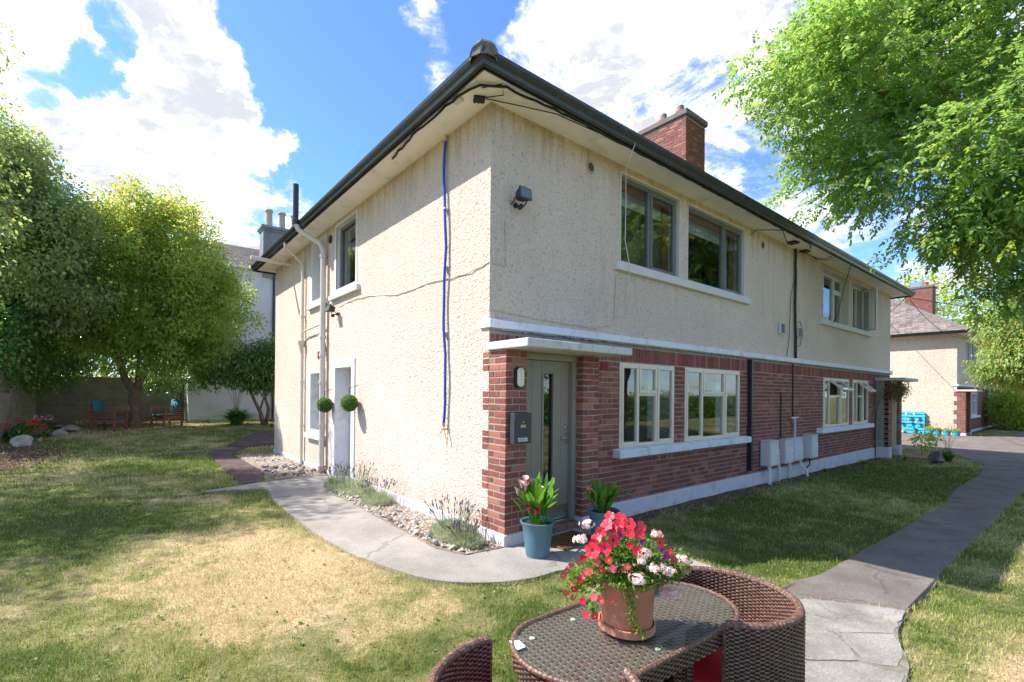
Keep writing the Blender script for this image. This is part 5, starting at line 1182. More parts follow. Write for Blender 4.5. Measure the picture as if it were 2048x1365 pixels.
soffit_box('junction_box', 'black junction box under the eave right at the house corner', -.15, .03, .13, .10, M['black'], R(150))
soffit_box('junction_box', 'left of two flat black boxes under the eave above the black cable', 8.15, -.18, .22, .16, M['black'])
soffit_box('junction_box', 'right of two flat black boxes under the eave above the black cable', 9.05, -.10, .22, .14, M['black'])
def cable(nm, label, pts, r, m, cat='cable', n=6, wig=0., seed=1, group=None):
    rr = random.Random(seed); q = []
    for a, b in zip(pts, pts[1:]):
        a, b = Vector(a), Vector(b); k = max(1, int((b-a).length/.12))
        for i in range(k): q.append(a.lerp(b, i/k)+(Vector((rr.uniform(-wig, wig), rr.uniform(-wig, wig)*.3, rr.uniform(-wig, wig))) if wig else Vector()))
    q.append(Vector(pts[-1])); mb = MB(); mb.tube(q, r, n); o = mb.build(nm, m, None, smooth=True); return tag(o, label, cat, group)
def blue_pipe():
    t = thing('blue_water_pipe', 'bright blue plastic pipe running down the sunny side wall to a tap', 'pipe', (0, 0, 0)); rr = random.Random(5)
    pts = [(-.035-.012*abs(math.sin(i*.7)), .915+.022*math.sin(i*.55)-.002*i, 4.93-i*.153) for i in range(25)]
    mb = MB(); mb.tube(pts, .0185, 10); mb.build('pipe', M['blue'], t, smooth=True)
    mb = MB(); mb.tube([(-.03, .92, 5.015), (-.033, .918, 4.93)], .015, 8); mb.build('pipe_end', M['pipe'], t, smooth=True)
    mb = MB()
    for z in (4.05, 3.3, 2.45): mb.box((-.062, .885, z), (-.0, .945, z+.022))
    mb.build('pipe_clips', M['white'], t)
    mb = MB(); mb.tube([(-.0, .86, 1.22), (-.09, .86, 1.22), (-.11, .86, 1.17)], .011, 8); mb.tube([(-.05, .86, 1.25), (-.05, .86, 1.29)], .008, 6); mb.tube([(-.05, .83, 1.29), (-.05, .89, 1.29)], .006, 6); mb.tube([(-.04, .89, 1.27), (-.0, .86, 1.0)], .005, 5); mb.build('tap', M['brass'], t, smooth='auto')
blue_pipe()
cable('black_cable', 'thick black cable bundle running down the front wall between the upper windows', [(8.72, -.03, 5.0), (8.68, -.045, 4.9), (8.70, -.04, 4.2), (8.69, -.04, 3.6), (8.74, -.04, 3.0), (8.74, -.04, 2.54)], .028, M['cable'], wig=.006)
cable('thin_cable', 'thin dark wire looping down beside the thick black cable', [(8.67, -.03, 4.3), (8.50, -.02, 3.95), (8.45, -.02, 3.3), (8.42, -.02, 2.95), (8.30, -.02, 2.56)], .006, M['cable'], wig=.006, seed=2)
cable('thin_cable', 'short curled wire right of the thick black cable', [(8.80, -.02, 3.35), (9.02, -.03, 3.4), (9.14, -.03, 3.2), (9.15, -.03, 3.08), (9.05, -.02, 2.85), (8.88, -.02, 2.82), (8.8, -.02, 2.9)], .006, M['cable'], seed=3)
cable('hanging_cable', 'pale thin cable hanging from the gutter across the first upper window', [(2.02, -.50, 5.0), (2.1, -.30, 4.75), (2.35, -.12, 4.45), (2.36, -.10, 3.9), (2.47, -.11, 3.5), (2.50, -.04, 3.2), (2.52, -.02, 2.9)], .006, M['pipe'], wig=.004, seed=4)
cable('eave_cable', 'bundle of black cables running under the gutter from the house corner', [(-.30, 1.9, 5.0), (-.40, 1.0, 4.985), (-.38, .1, 4.99), (-.30, -.20, 4.985), (-.05, -.34, 4.99), (.6, -.40, 4.97), (2.0, -.42, 4.975), (5.0, -.42, 4.97), (8.4, -.42, 4.97), (8.8, -.3, 4.98)], .014, M['cable'], wig=.01, seed=5)
cable('eave_cable', 'thin black wire looping from the black junction box under the corner eave', [(-.12, -.04, 5.0), (.0, -.22, 4.985), (-.14, -.36, 4.98), (-.26, -.16, 4.99)], .006, M['cable'], seed=6)
cable('eave_cable', 'thin black wire running along the eave right of the corner', [(-.1, -.03, 5.0), (.25, -.18, 4.985), (.7, -.34, 4.98), (1.4, -.40, 4.97)], .006, M['cable'], seed=7)
for i, (pts, lb) in enumerate([([(6.5, -.02, 4.86), (6.55, -.1, 4.95), (7.1, -.38, 4.99)], 'thin wire curling from the right end of the grey upper window to the eave'), ([(8.8, -.08, 4.99), (9.3, -.25, 4.86), (9.7, -.3, 4.9), (9.9, -.4, 5.0)], 'looped black cable under the eave right of the thick cable'), ([(8.85, -.1, 4.98), (9.2, -.3, 4.80), (9.6, -.36, 4.84), (10.0, -.42, 4.98)], 'lower looped cable under the eave right of the thick cable'), ([(11.2, -.40, 5.0), (11.4, -.2, 4.5), (11.3, -.1, 3.8), (11.0, -.06, 3.5)], 'thin wire hanging across the white upper window'), ([(7.0, -.4, 4.98), (7.8, -.2, 4.9), (8.2, -.15, 4.97)], 'sagging wire under the eave before the black boxes')]):
    cable('thin_cable', lb, pts, .008, M['cable'], wig=.004, seed=20+i)
cable('wall_cable', 'painted-over cable looping across the side wall from the small floodlight', [(-.006, 4.7, 3.33), (-.008, 4.0, 3.36), (-.008, 3.2, 3.30), (-.008, 2.3, 3.17), (-.008, 1.2, 3.18), (-.008, .5, 3.13), (-.008, .02, 3.18), (.05, -.008, 3.17), (.22, -.008, 3.18), (.22, -.008, 3.7)], .006, M['cable_paint'], wig=.008, seed=8)
cable('wall_cable', 'painted-over cable across the front wall just above the white band', [(.02, -.008, 2.64), (.97, -.008, 2.60), (1.9, -.008, 2.59), (2.25, -.008, 2.70), (2.28, -.008, 3.4)], .006, M['cable_paint'], wig=.006, seed=9)
for i, x in enumerate((8.0, 8.95)):
    t = thing('wall_socket_box', ('grey ribbed box left of the black cable on the front wall', 'grey ribbed box right of the black cable on the front wall')[i], 'box', (x-.12, -.01, 3.02)); mb = MB(); mb.box((0, -.05, 0), (.2, 0, .24)); mb.build('case', M['grey_box'], t, bevel=.004)
    for k in range(6):
        mb = MB(); mb.box((.015+k*.03, -.058, .02), (.029+k*.03, -.048, .22)); mb.build('rib', M['grey_gutter'], t)
def overhead():
    for i, (a, b, lb) in enumerate([((17.1, -.3, 4.95), (29.2, 3.3, 6.5), 'thick service cable sagging from the end of the eave to the far roof'), ((17.1, -.4, 4.9), (28.9, -.2, 4.55), 'wire running from the end of the eave to the wall of the far house'), ((17.2, -.4, 4.95), (60, -10, 7.5), 'overhead wire crossing the trees to the right edge')]):
        a, b = Vector(a), Vector(b); pts = [a.lerp(b, k/14)-Vector((0, 0, 4*(.35 if i < 2 else .6)*(k/14)*(1-k/14))) for k in range(15)]
        mb = MB(); mb.tube(pts, .014 if i != 1 else .01, 5); tag(mb.build('overhead_cable', M['cable'], None), lb, 'cable')
overhead()
def meter_box(x, d, w, label, z0=.25, z1=.76):
    t = thing('meter_box', label, 'meter box', (x, -.014, z0-.0), 0, 'meter boxes on the brick wall'); hh = z1-z0
    mb = MB(); mb.box((0, -d, 0), (w, 0, hh)); mb.build('body', M['grey_box'], t, bevel=.008)
    mb = MB(); mb.box((.02, -d-.012, .02), (w-.012, -d-.001, hh*.66)); mb.build('door', M['grey_lid'], t, bevel=.004)
    mb = MB(); mb.box((-.01, -d-.016, hh), (w+.01, .0, hh+.014)); mb.build('lid', M['grey_box'], t, bevel=.004)
    mb = MB(); mb.lathe([(0, .004), (.012, .004), (.012, 0)], 10); o = mb.build('lock', M['black'], t); o.matrix_basis = TR(w*.75, -d-.011, hh*.4) @ RX(90)
meter_box(7.02, .19, .437, 'first pale grey meter box, nearest the black downpipe')
meter_box(7.96, .12, .456, 'second grey meter box, behind the first one', .22, .74)
meter_box(8.55, .08, .52, 'third grey meter box, under the T-shaped vent pipe', .22, .74)
meter_box(9.24, .20, .37, 'last grey meter box, set apart nearest the far windows', .25, .78)
def pipes_low():
    for i, (pts, r, m, lb) in enumerate([([(7.12, -.15, .25), (7.12, -.16, -.14)], .035, 'white', 'white pipe under the left side of the first meter box'), ([(7.72, -.1, .25), (7.72, -.1, -.12)], .028, 'grey_box', 'grey pipe between the first two meter boxes'), ([(8.28, -.1, .22), (8.28, -.1, -.12)], .030, 'grey_box', 'grey pipe under the second meter box'),
            ([(8.9, -.1, .22), (8.9, -.1, .12), (9.0, -.18, .0), (9.02, -.2, -.15)], .030, 'white', 'white bent pipe under the third meter box'), ([(9.45, -.1, .25), (9.46, -.1, .08), (9.3, -.08, .0)], .014, 'cable', 'black bent pipe under the last meter box')]):
        mb = MB(); mb.tube(pts, r, 10); tag(mb.build('conduit', M[m], None, smooth='auto'), lb, 'pipe')
    t = thing('vent_pipe', 'pale T-shaped vent pipe rising above the third meter box', 'pipe', (8.66, -.06, .72)); mb = MB(); mb.tube([(0, 0, 0), (0, 0, .46)], .03, 10); mb.build('riser', M['clay_pipe'], t, smooth='auto')
    mb = MB(); mb.tube([(-.19, 0, .475), (.19, 0, .475)], .018, 8); mb.build('cross_bar', M['white'], t, smooth='auto')
    mb = MB(); mb.tube([(0, 0, .16), (0, 0, .19)], .036, 10); mb.build('collar', M['clay_pipe'], t)
M['clay_pipe'] = plain('pinkish_pipe', (.55, .45, .43), .6, .06, 4)
pipes_low()
for i, (x, z0) in enumerate(((8.02, .76), (8.67, 1.2))):
    cable('thin_cable', ('black cable on the brick wall above the second meter box', 'black cable on the brick wall dropping from the white band')[i], [(x, -.015, z0), (x, -.015, 1.75 if i == 0 else 2.42)], .013, M['cable'], wig=.003, seed=30+i)
def topiary(loc, label, seed):
    rng = np.random.default_rng(seed); t = thing('topiary_ball', label, 'topiary ball', loc, 0, 'topiary balls hung by the side door'); r = .14
    d = unit(rng.normal(0, 1, (2600, 3))); c = d*r*rng.uniform(.88, 1.0, (2600, 1)); V = leaf_quads(c, unit(d*.8+rng.normal(0, .6, (2600, 3))), .022, .016, rng, .1); F = np.arange(len(V)*4).reshape(-1, 4)
    npmesh('leaves', V.reshape(-1, 3), F, M['mid_leaf'], t, tone_=rng.random(len(V)))
    mb = MB(); mb.lathe([(0, -r*.86), (r*.5, -r*.72), (r*.86, 0), (r*.5, r*.72), (0, r*.86)], 16); mb.build('core', M['dark_leaf'], t, smooth=True)
    mb = MB(); mb.tube([(0, 0, r*.8), (.0, 0, r+.12), (.16, 0, r+.17)], .006, 6); mb.build('hook', M['black'], t)
topiary((-.17, 5.02, 1.425), 'clipped green ball hanging left of the side door, in front of the drainpipe', 1)
topiary((-.17, 3.76, 1.49), 'clipped green ball hanging right of the side door, casting a shadow on the wall', 2)

# ---------------------------------------------------------------- by the front door
M['blue_pot'] = plain('glazed_blue_pot', (.085, .185, .235), .30, .12, 3, dirt=((.25, .32, .34), 3.5, .5))
M['terra_patch'] = plain('bare_clay', (.33, .16, .11), .8, .1, 8)
M['soil'] = plain('potting_soil', (.035, .022, .015), .95, .3, 30, .01)
M['pink_fl'] = plain('pink_petal', (.78, .40, .42), .5, .08, 20); M['magenta_fl'] = plain('magenta_petal', (.42, .015, .07), .45, .1, 20); M['orange_fl'] = plain('orange_petal', (.75, .24, .08), .5, .1, 20)
M['lily_leaf'] = m_leaf('lily_leaf', (.045, .13, .015), (.11, .26, .03), None, .5, .35)
def calla(name, label, loc, colours, seed, hgt, group='blue glazed pots of lilies by the front door'):
    rng = np.random.default_rng(seed); t = thing(name, label, 'potted plant', loc, 0, group)
    mb = MB(); mb.lathe([(0, .0), (.116, 0), (.122, .02), (.130, .08), (.148, .22), (.160, .31), (.182, .345), (.186, .36), (.178, .365), (.160, .355), (.150, .33), (0, .325)], 40); mb.build('pot', M['blue_pot'], t, smooth='auto')
    mb = MB(); mb.lathe([(0, .335), (.152, .332)], 24); mb.build('soil', M['soil'], t)
    # broad lance leaves, each a ridge-folded blade on a stalk
    meshes = []
    for i in range(95 if hgt > .45 else 80):
        a = rng.uniform(0, 2*math.pi); lean = rng.uniform(.05, .55)*(1.1 if hgt < .45 else 1); L = hgt*rng.uniform(.62, 1.12); w = rng.uniform(.018, .034); b = Vector((rng.normal(0, .045), rng.normal(0, .045), .33)); vs = []; K = 8
        for k in range(K+1):
            q = k/K; out = math.sin(lean)*L*q**1.25+.05*q*q; z = L*math.cos(lean)*(q-.16*q*q*lean*2)
            p = b+Vector((math.cos(a)*out, math.sin(a)*out, z)); wd = w*(.10 if q < .35 else max(.02, math.sin(math.pi*min(1, (q-.32)/.70))**.8))
            s = Vector((-math.sin(a), math.cos(a), 0)); vs += [p-s*wd+Vector((0, 0, wd*.45)), p, p+s*wd+Vector((0, 0, wd*.45))]
        mb = MB(); mb.add(vs, [(3*k+j, 3*k+j+1, 3*k+j+4, 3*k+j+3) for k in range(K) for j in (0, 1)], 0, float(rng.uniform(.05, 1))); mb.build('leaf', M['lily_leaf'], t, smooth=True)
    for (dx, dy, z, col, a) in colours:
        mb = MB(); p = Vector((dx, dy, z)); st = MB(); st.tube([(dx*.15, dy*.15, .33), (dx*.6, dy*.6, z*.7), p], .005, 6); st.build('stem', M['lily_leaf'], t)
        n = 12; vs = []
        for j, (r_, hh, fl) in enumerate(((.004, -.02, 0), (.014, .01, 0), (.022, .035, .1), (.034, .05, .6))):
            for k in range(n):
                an = 2*math.pi*k/n; f = 1+fl*.5*math.cos(an-a); vs.append(p+Vector((math.cos(an)*r_*f, math.sin(an)*r_*f, hh+fl*.03*math.cos(an-a))))
        mb.add(vs, [(j*n+k, j*n+(k+1) % n, (j+1)*n+(k+1) % n, (j+1)*n+k) for j in range(3) for k in range(n)]); mb.build('flower', M[col], t, smooth=True)
    return t
rv = Vector((.79, -.61, 0)); tv = Vector((-.61, -.79, 0))
def off(u, w): p = rv*u+tv*w; return p.x, p.y
calla('lily_pot', 'blue glazed pot of tall lilies with pale pink and magenta flowers, left of the doormat', (.10, -.72, .012),
      [(*off(-.13, .02), .76, 'pink_fl', 1), (*off(-.17, .03), .72, 'pink_fl', 2), (*off(-.13, .05), .70, 'pink_fl', 0), (*off(-.21, .03), .65, 'pink_fl', 3), (*off(-.14, -.03), .59, 'pink_fl', 2), (*off(.02, .05), .66, 'pink_fl', 1), (*off(-.06, .02), .74, 'pink_fl', 4), (*off(-.10, .13), .49, 'magenta_fl', 1), (*off(-.03, .15), .47, 'magenta_fl', 2), (*off(.0, .14), .49, 'magenta_fl', 5)], 3, .50)
calla('lily_pot', 'blue glazed pot of low lilies with orange flowers, right of the front door', (1.02, -.83, .012),
      [(*off(-.17, .04), .55, 'orange_fl', 1), (*off(-.10, .06), .52, 'orange_fl', 2), (*off(.04, .02), .58, 'orange_fl', 4), (*off(.07, .02), .56, 'orange_fl', 0), (*off(-.02, .10), .49, 'magenta_fl', 1)], 4, .36)
def doormat():
    t = thing('doormat', 'brown coir doormat on the concrete below the front door', 'doormat', (.72, -.58, .022), R(4)); mb = MB(); mb.box((-.30, -.20, 0), (.30, .18, .014)); mb.build('backing', M['coir'], t)
    rng = np.random.default_rng(2); n = 9000; x = rng.uniform(-.30, .30, n); y = rng.uniform(-.20, .18, n); c = np.stack([x, y, np.full(n, .012)], -1); D = unit(rng.normal(0, .5, (n, 3))+np.array([0, 0, 1.])); V = leaf_quads(c, D, .014, .004, rng, 0); npmesh('coir_pile', V.reshape(-1, 3), np.arange(n*4).reshape(-1, 4), M['coir'], t, tone_=rng.random(n))['kind'] = 'stuff'
M['coir'] = plain('coir', (.26, .125, .05), .95, .2, 12)
doormat()
t = thing('doormat', 'reddish striped doormat at the far porch', 'doormat', (16.0, -.85, -.165)); mb = MB(); mb.box((-.35, -.22, 0), (.35, .22, .02)); mb.build('mat', M['terra_patch'], t, bevel=.004)

# ---------------------------------------------------------------- stones, lavender, bed plants
def stone_mesh(seed, m):
    rr = random.Random(seed); bm = bmesh.new(); bmesh.ops.create_icosphere(bm, subdivisions=2, radius=.5)
    ax = [Vector((rr.uniform(-1, 1), rr.uniform(-1, 1), rr.uniform(-1, 1))).normalized() for _ in range(9)]; cut = [rr.uniform(.17, .36) for _ in ax]
    for v in bm.verts:
        for a, c in zip(ax, cut):
            d = v.co.dot(a)
            if d > c: v.co -= a*(d-c)
        v.co *= 1+rr.uniform(-.04, .04)
    me = bpy.data.meshes.new('stone'); bm.to_mesh(me); bm.free(); me.materials.append(m); return me
SM = [stone_mesh(i, M['stone']) for i in range(6)]; SD = [stone_mesh(20+i, M['stone_dark']) for i in range(6)]
def stone(x, y, s, label, group, dark=False, flat=.6, z=None, name='stone', seed=None):
    rr = random.Random(int(x*1000)+int(y*777)); me = (SD if dark else SM)[rr.randrange(6)]; o = bpy.data.objects.new(name, me); COL.objects.link(o)
    s = s*.88 if s < .21 else s; sx = s*rr.uniform(.85, 1.4); o.scale = (sx, s*rr.uniform(.7, 1.05), s*flat*rr.uniform(.8, 1.2)); o.rotation_euler = (rr.uniform(-.2, .2), rr.uniform(-.2, .2), rr.uniform(0, 6.28)); o.location = (x, y, (float(H(x, y))+s*flat*.24) if z is None else z)
    return tag(o, label, 'stone', group)
rr = random.Random(31); pts = []
edge = [(-.46, -.24), (-.60, .1), (-.585, .72), (-.57, 1.55), (-.545, 2.67), (-.57, 3.35), (-.40, 3.72)]
def near_edge(t_):
    L = [(Vector(b)-Vector(a)).length for a, b in zip(edge, edge[1:])]; s = t_*sum(L)
    for (a, b), l in zip(zip(edge, edge[1:]), L):
        if s <= l: return Vector(a).lerp(Vector(b), s/l)
        s -= l
    return Vector(edge[-1])
for i in range(34):
    p = near_edge((i+.5)/34); pts.append((p.x+rr.uniform(.0, .03), p.y, rr.uniform(.075, .14)))
for i in range(46):
    p = near_edge(rr.random()); pts.append((p.x+rr.uniform(.06, .40), p.y+rr.uniform(-.05, .05), rr.uniform(.05, .12)))
pts = [p for p in pts if p[0] < -.05]
pl = ['white', 'pale', 'cream', 'chalky', 'sandy']
LM = ['at the brick pier end', 'under the corner lavender', 'past the corner lavender', 'halfway along the wall', 'beside the middle lavender', 'below the tallest lavender', 'near the side door']
_used = {}
def uniq(s):
    _used[s] = _used.get(s, 0)+1; k = _used[s]
    return s if k == 1 else s.replace(',', (' half buried,', ' tilted up,', ' lying flat,', ' turned sideways,', ' partly hidden,', ' leaning on another,')[(k-2) % 6], 1)
for i, (x, y, s) in enumerate(pts):
    edge_ = i < 34
    lb = '%s angular stone %s' % (pl[i % 5], 'in the row edging the bed along the concrete path' if edge_ else 'lying loose in the narrow bed against the side wall')
    stone(x, y, s, uniq('%s %s stone %s, %s' % ('large' if s > .11 else ('small' if s < .075 else 'middling'), pl[i % 5], 'in the edging row' if edge_ else 'loose in the side bed', LM[min(6, int((y+.3)/.62))])), 'stones edging the bed' if edge_ else 'loose stones in the bed', flat=.7, z=.03+s*.16)
for i in range(64):
    x = rr.uniform(-.95, -.12); y = rr.uniform(5.3, 6.9) if i < 46 else rr.uniform(6.9, 9.2); s = rr.uniform(.07, .2) if y < 6.9 else rr.uniform(.05, .12); dk = rr.random() < .55
    if y > 6.9: x = max(x, -.75)
    stone(x, y, s, uniq('%s %s rubble stone, %s' % ('big' if s > .15 else ('small' if s < .1 else 'medium'), 'dark grey' if dk else 'pale', ('by the concrete path', 'beside the thick drainpipe base', 'below the lower side window', 'beside the thin drainpipe', 'near the far house corner')[min(4, int((y-5.3)/.55)) if y < 7.5 else 4])), 'dark rubble stones' if dk else 'pale rubble stones', dk, flat=.5, z=.03+s*.14)
def chips():
    rng = np.random.default_rng(5); n = 2600; k = rng.random(n) < .55
    x = np.where(k, rng.uniform(-.62, -.03, n), rng.uniform(-1.0, -.05, n)); y = np.where(k, rng.uniform(-.3, 3.8, n), rng.uniform(5.25, 9.3, n)); s = rng.uniform(.008, .03, n); c = np.stack([x, y, .026+0*x], -1)
    ok = pip(BED1, x, y) | pip(BED2, x, y); c, s = c[ok], s[ok]; n = len(c); V = []
    base = np.array([(1, 0, 0), (-.4, .9, 0), (-.6, -.8, 0), (0, 0, .8)]); a = rng.uniform(0, 6.28, n); ca, sa = np.cos(a), np.sin(a)
    V = np.stack([np.stack([(b[0]*ca-b[1]*sa)*s, (b[0]*sa+b[1]*ca)*s, b[2]*s], -1)+c for b in base], 1)
    F = (np.arange(n)*4)[:, None, None]+np.array([(0, 1, 3), (1, 2, 3), (2, 0, 3)])[None]; tag(npmesh('gravel', V.reshape(-1, 3), F.reshape(-1, 3), M['stone']), kind='stuff')
chips()
M['lav_stem'] = m_leaf('lavender_foliage', (.22, .28, .19), (.36, .43, .31), None, .35, .6); M['lav_fl'] = plain('lavender_flower', (.16, .10, .22), .8, .2, 30); M['lav_dry'] = plain('dry_lavender', (.17, .12, .10), .9, .2, 30)
def lavender(x, y, w, h_, label, seed, dry=.5):
    rng = np.random.default_rng(seed); t = thing('lavender_plant', label, 'lavender', (x, y, .02), 0, 'lavender in the side bed')
    n = 2600; a = rng.uniform(0, 6.28, n); r = w*np.sqrt(rng.random(n)); c = np.stack([np.cos(a)*r*.8, np.sin(a)*r, rng.uniform(0, .65, n)*h_*(1-.6*(r/w)**2)], -1); D = unit(np.stack([np.cos(a)*.6, np.sin(a)*.6, np.ones(n)], -1)+rng.normal(0, .35, (n, 3)))
    V = leaf_quads(c, D, .055, .006, rng, .0); npmesh('foliage', V.reshape(-1, 3), np.arange(n*4).reshape(-1, 4), M['lav_stem'], t, rng.random(n))
    st = MB(); fl = MB(); fd = MB()
    for i in range(70):
        a = rng.uniform(0, 6.28); lean = rng.uniform(.05, .7); L = h_*rng.uniform(.9, 1.5); p = Vector((math.cos(a)*w*.4, math.sin(a)*w*.4, h_*.3)); e = p+Vector((math.cos(a)*math.sin(lean), math.sin(a)*math.sin(lean), math.cos(lean)))*L*.8
        st.tube([p, p.lerp(e, .5)+Vector((0, 0, .01)), e], .0018, 3, cap=False); (fd if rng.random() < dry else fl).tube([e, e+(e-p).normalized()*.02, e+(e-p).normalized()*.045], [.004, .007, .002], 5)
    st.build('stems', M['lav_stem'], t); fl.build('flower_heads', M['lav_fl'], t); fd.build('seed_heads', M['lav_dry'], t) if fd.v else None
lavender(-.28, .28, .30, .30, 'silvery lavender at the corner end of the bed, over the dark stones', 1, .3)
lavender(-.30, .0, .22, .16, 'low dried lavender spilling onto the concrete near the brick pier', 4, .8)
lavender(-.28, 2.35, .26, .24, 'pale lavender in the middle of the side bed', 2, .2)
lavender(-.30, 3.2, .36, .34, 'tallest lavender, with dark seed heads, right of the side door', 3, .8)
lavender(-.38, 3.75, .24, .26, 'brown woody lavender at the side door end of the bed', 5, 1.)
def mulch():
    rng = np.random.default_rng(9); P_ = []
    for (cx, cy, r, n) in ((-5.7, 11.6, 1.6, 2600), (-5.9, 10.1, 1.2, 1200), (-5.4, 17.6, 2.0, 2600), (-3.9, 18.9, 1.8, 1800), (-2.9, 16.4, 1.0, 700), (8, -.35, 6, 900)):
        a = rng.uniform(0, 6.28, n); q = r*np.sqrt(rng.random(n)); P_.append(np.stack([cx+np.cos(a)*q, cy+np.sin(a)*q*(.03 if r == 6 else 1)], -1))
    P_ = np.concatenate(P_); z = H(P_[:, 0], P_[:, 1])+.006+np.clip(.18-.12*np.hypot(P_[:, 0]+4.2, (P_[:, 1]-18.6)), 0, 1)*rng.random(len(P_)); c = np.column_stack([P_, z]); n = len(c); c = c[(c[:, 0] > -5.85)]; n = len(c)
    D = unit(rng.normal(0, 1, (n, 3))*np.array([1, 1, .25])+np.array([0, 0, .1])); V = leaf_quads(c, D, .05, .03, rng, .0); tag(npmesh('leaf_litter', V.reshape(-1, 3), np.arange(n*4).reshape(-1, 4), M['litter'], tone_=rng.random(n)), kind='stuff')
    n = 3500; x = rng.uniform(-5.2, -.6, n); y = rng.uniform(-3.5, 13, n); ok = ~pip(PATH1s, x, y); x, y = x[ok], y[ok]; n = len(x); c = np.column_stack([x, y, H(x, y)+.018]); D = unit(rng.normal(0, 1, (n, 3))*np.array([1, 1, .2])); V = leaf_quads(c[:700], D[:700], .03, .02, rng, 0); tag(npmesh('fallen_leaves', V.reshape(-1, 3), np.arange(700*4).reshape(-1, 4), M['litter'], tone_=rng.random(700)), kind='stuff')
M['litter'] = m_leaf('leaf_litter', (.10, .055, .035), (.24, .15, .10), (.38, .30, .22), .1, .8)
mulch()
o = bpy.data.objects.new('boulder', stone_mesh(90, M['stone_dark'])); COL.objects.link(o); o.scale = (.85, .62, .55); o.location = (14.85, -1.45, -.06); o.rotation_euler = (0, 0, .4); tag(o, 'large rounded brown-grey boulder beside the spiky leaf clump', 'boulder')
def geraniums():
    rng = np.random.default_rng(15); c = (-5.4, 14.6, float(H(-5.4, 14.6))); t = thing('geranium_bed', 'low bed of red and pink geraniums at the foot of the left wall', 'flowers', c)
    n = 1500; d = unit(rng.normal(0, 1, (n, 3))); p = d*np.array([.42, 1.2, .42])*rng.uniform(.5, 1, (n, 1)); p[:, 2] = np.abs(p[:, 2]); V = leaf_quads(p, unit(d+rng.normal(0, .5, (n, 3))), .09, .08, rng, .1); npmesh('foliage', V.reshape(-1, 3), np.arange(n*4).reshape(-1, 4), M['dark_leaf'], t, rng.random(n))
    for (x, y, z, m) in ((-.15, -.5, .50, 'red_fl'), (.2, -.9, .44, 'red_fl'), (.12, -.75, .40, 'red_fl'), (-.38, -.9, .36, 'red_fl'), (.28, -.3, .35, 'magenta_fl'), (.15, .1, .52, 'pink_fl'), (.35, .5, .5, 'pink_fl'), (.34, -.8, .24, 'magenta_fl'), (.22, -1.1, .18, 'magenta_fl')):
        k = 46; d = unit(rng.normal(0, 1, (k, 3))); q = np.array([x, y, z])+d*np.array([.09, .09, .05]); V = leaf_quads(q, unit(d+rng.normal(0, .3, (k, 3))), .04, .04, rng, 0); npmesh('flower_head', V.reshape(-1, 3), np.arange(k*4).reshape(-1, 4), M[m], t)
M['red_fl'] = plain('red_petal', (.72, .022, .035), .5, .12, 30)
geraniums()
stone(-5.38, 12.95, .55, 'large pale rock at the foot of the stone pier', 'rocks by the geraniums', flat=.75, name='rock')
stone(-5.08, 13.55, .26, 'small orange-brown rock between the big rock and the flat ones', 'rocks by the geraniums', flat=.7, name='rock')
stone(-4.78, 14.4, .62, 'long flat pale rock edging the geranium bed', 'rocks by the geraniums', flat=.42, name='rock')
stone(-4.62, 15.5, .75, 'biggest flat pale rock at the far end of the geranium edging', 'rocks by the geraniums', flat=.45, name='rock')
stone(-4.95, 16.6, .6, 'low far rock behind the geraniums', 'rocks by the geraniums', flat=.35, name='rock')

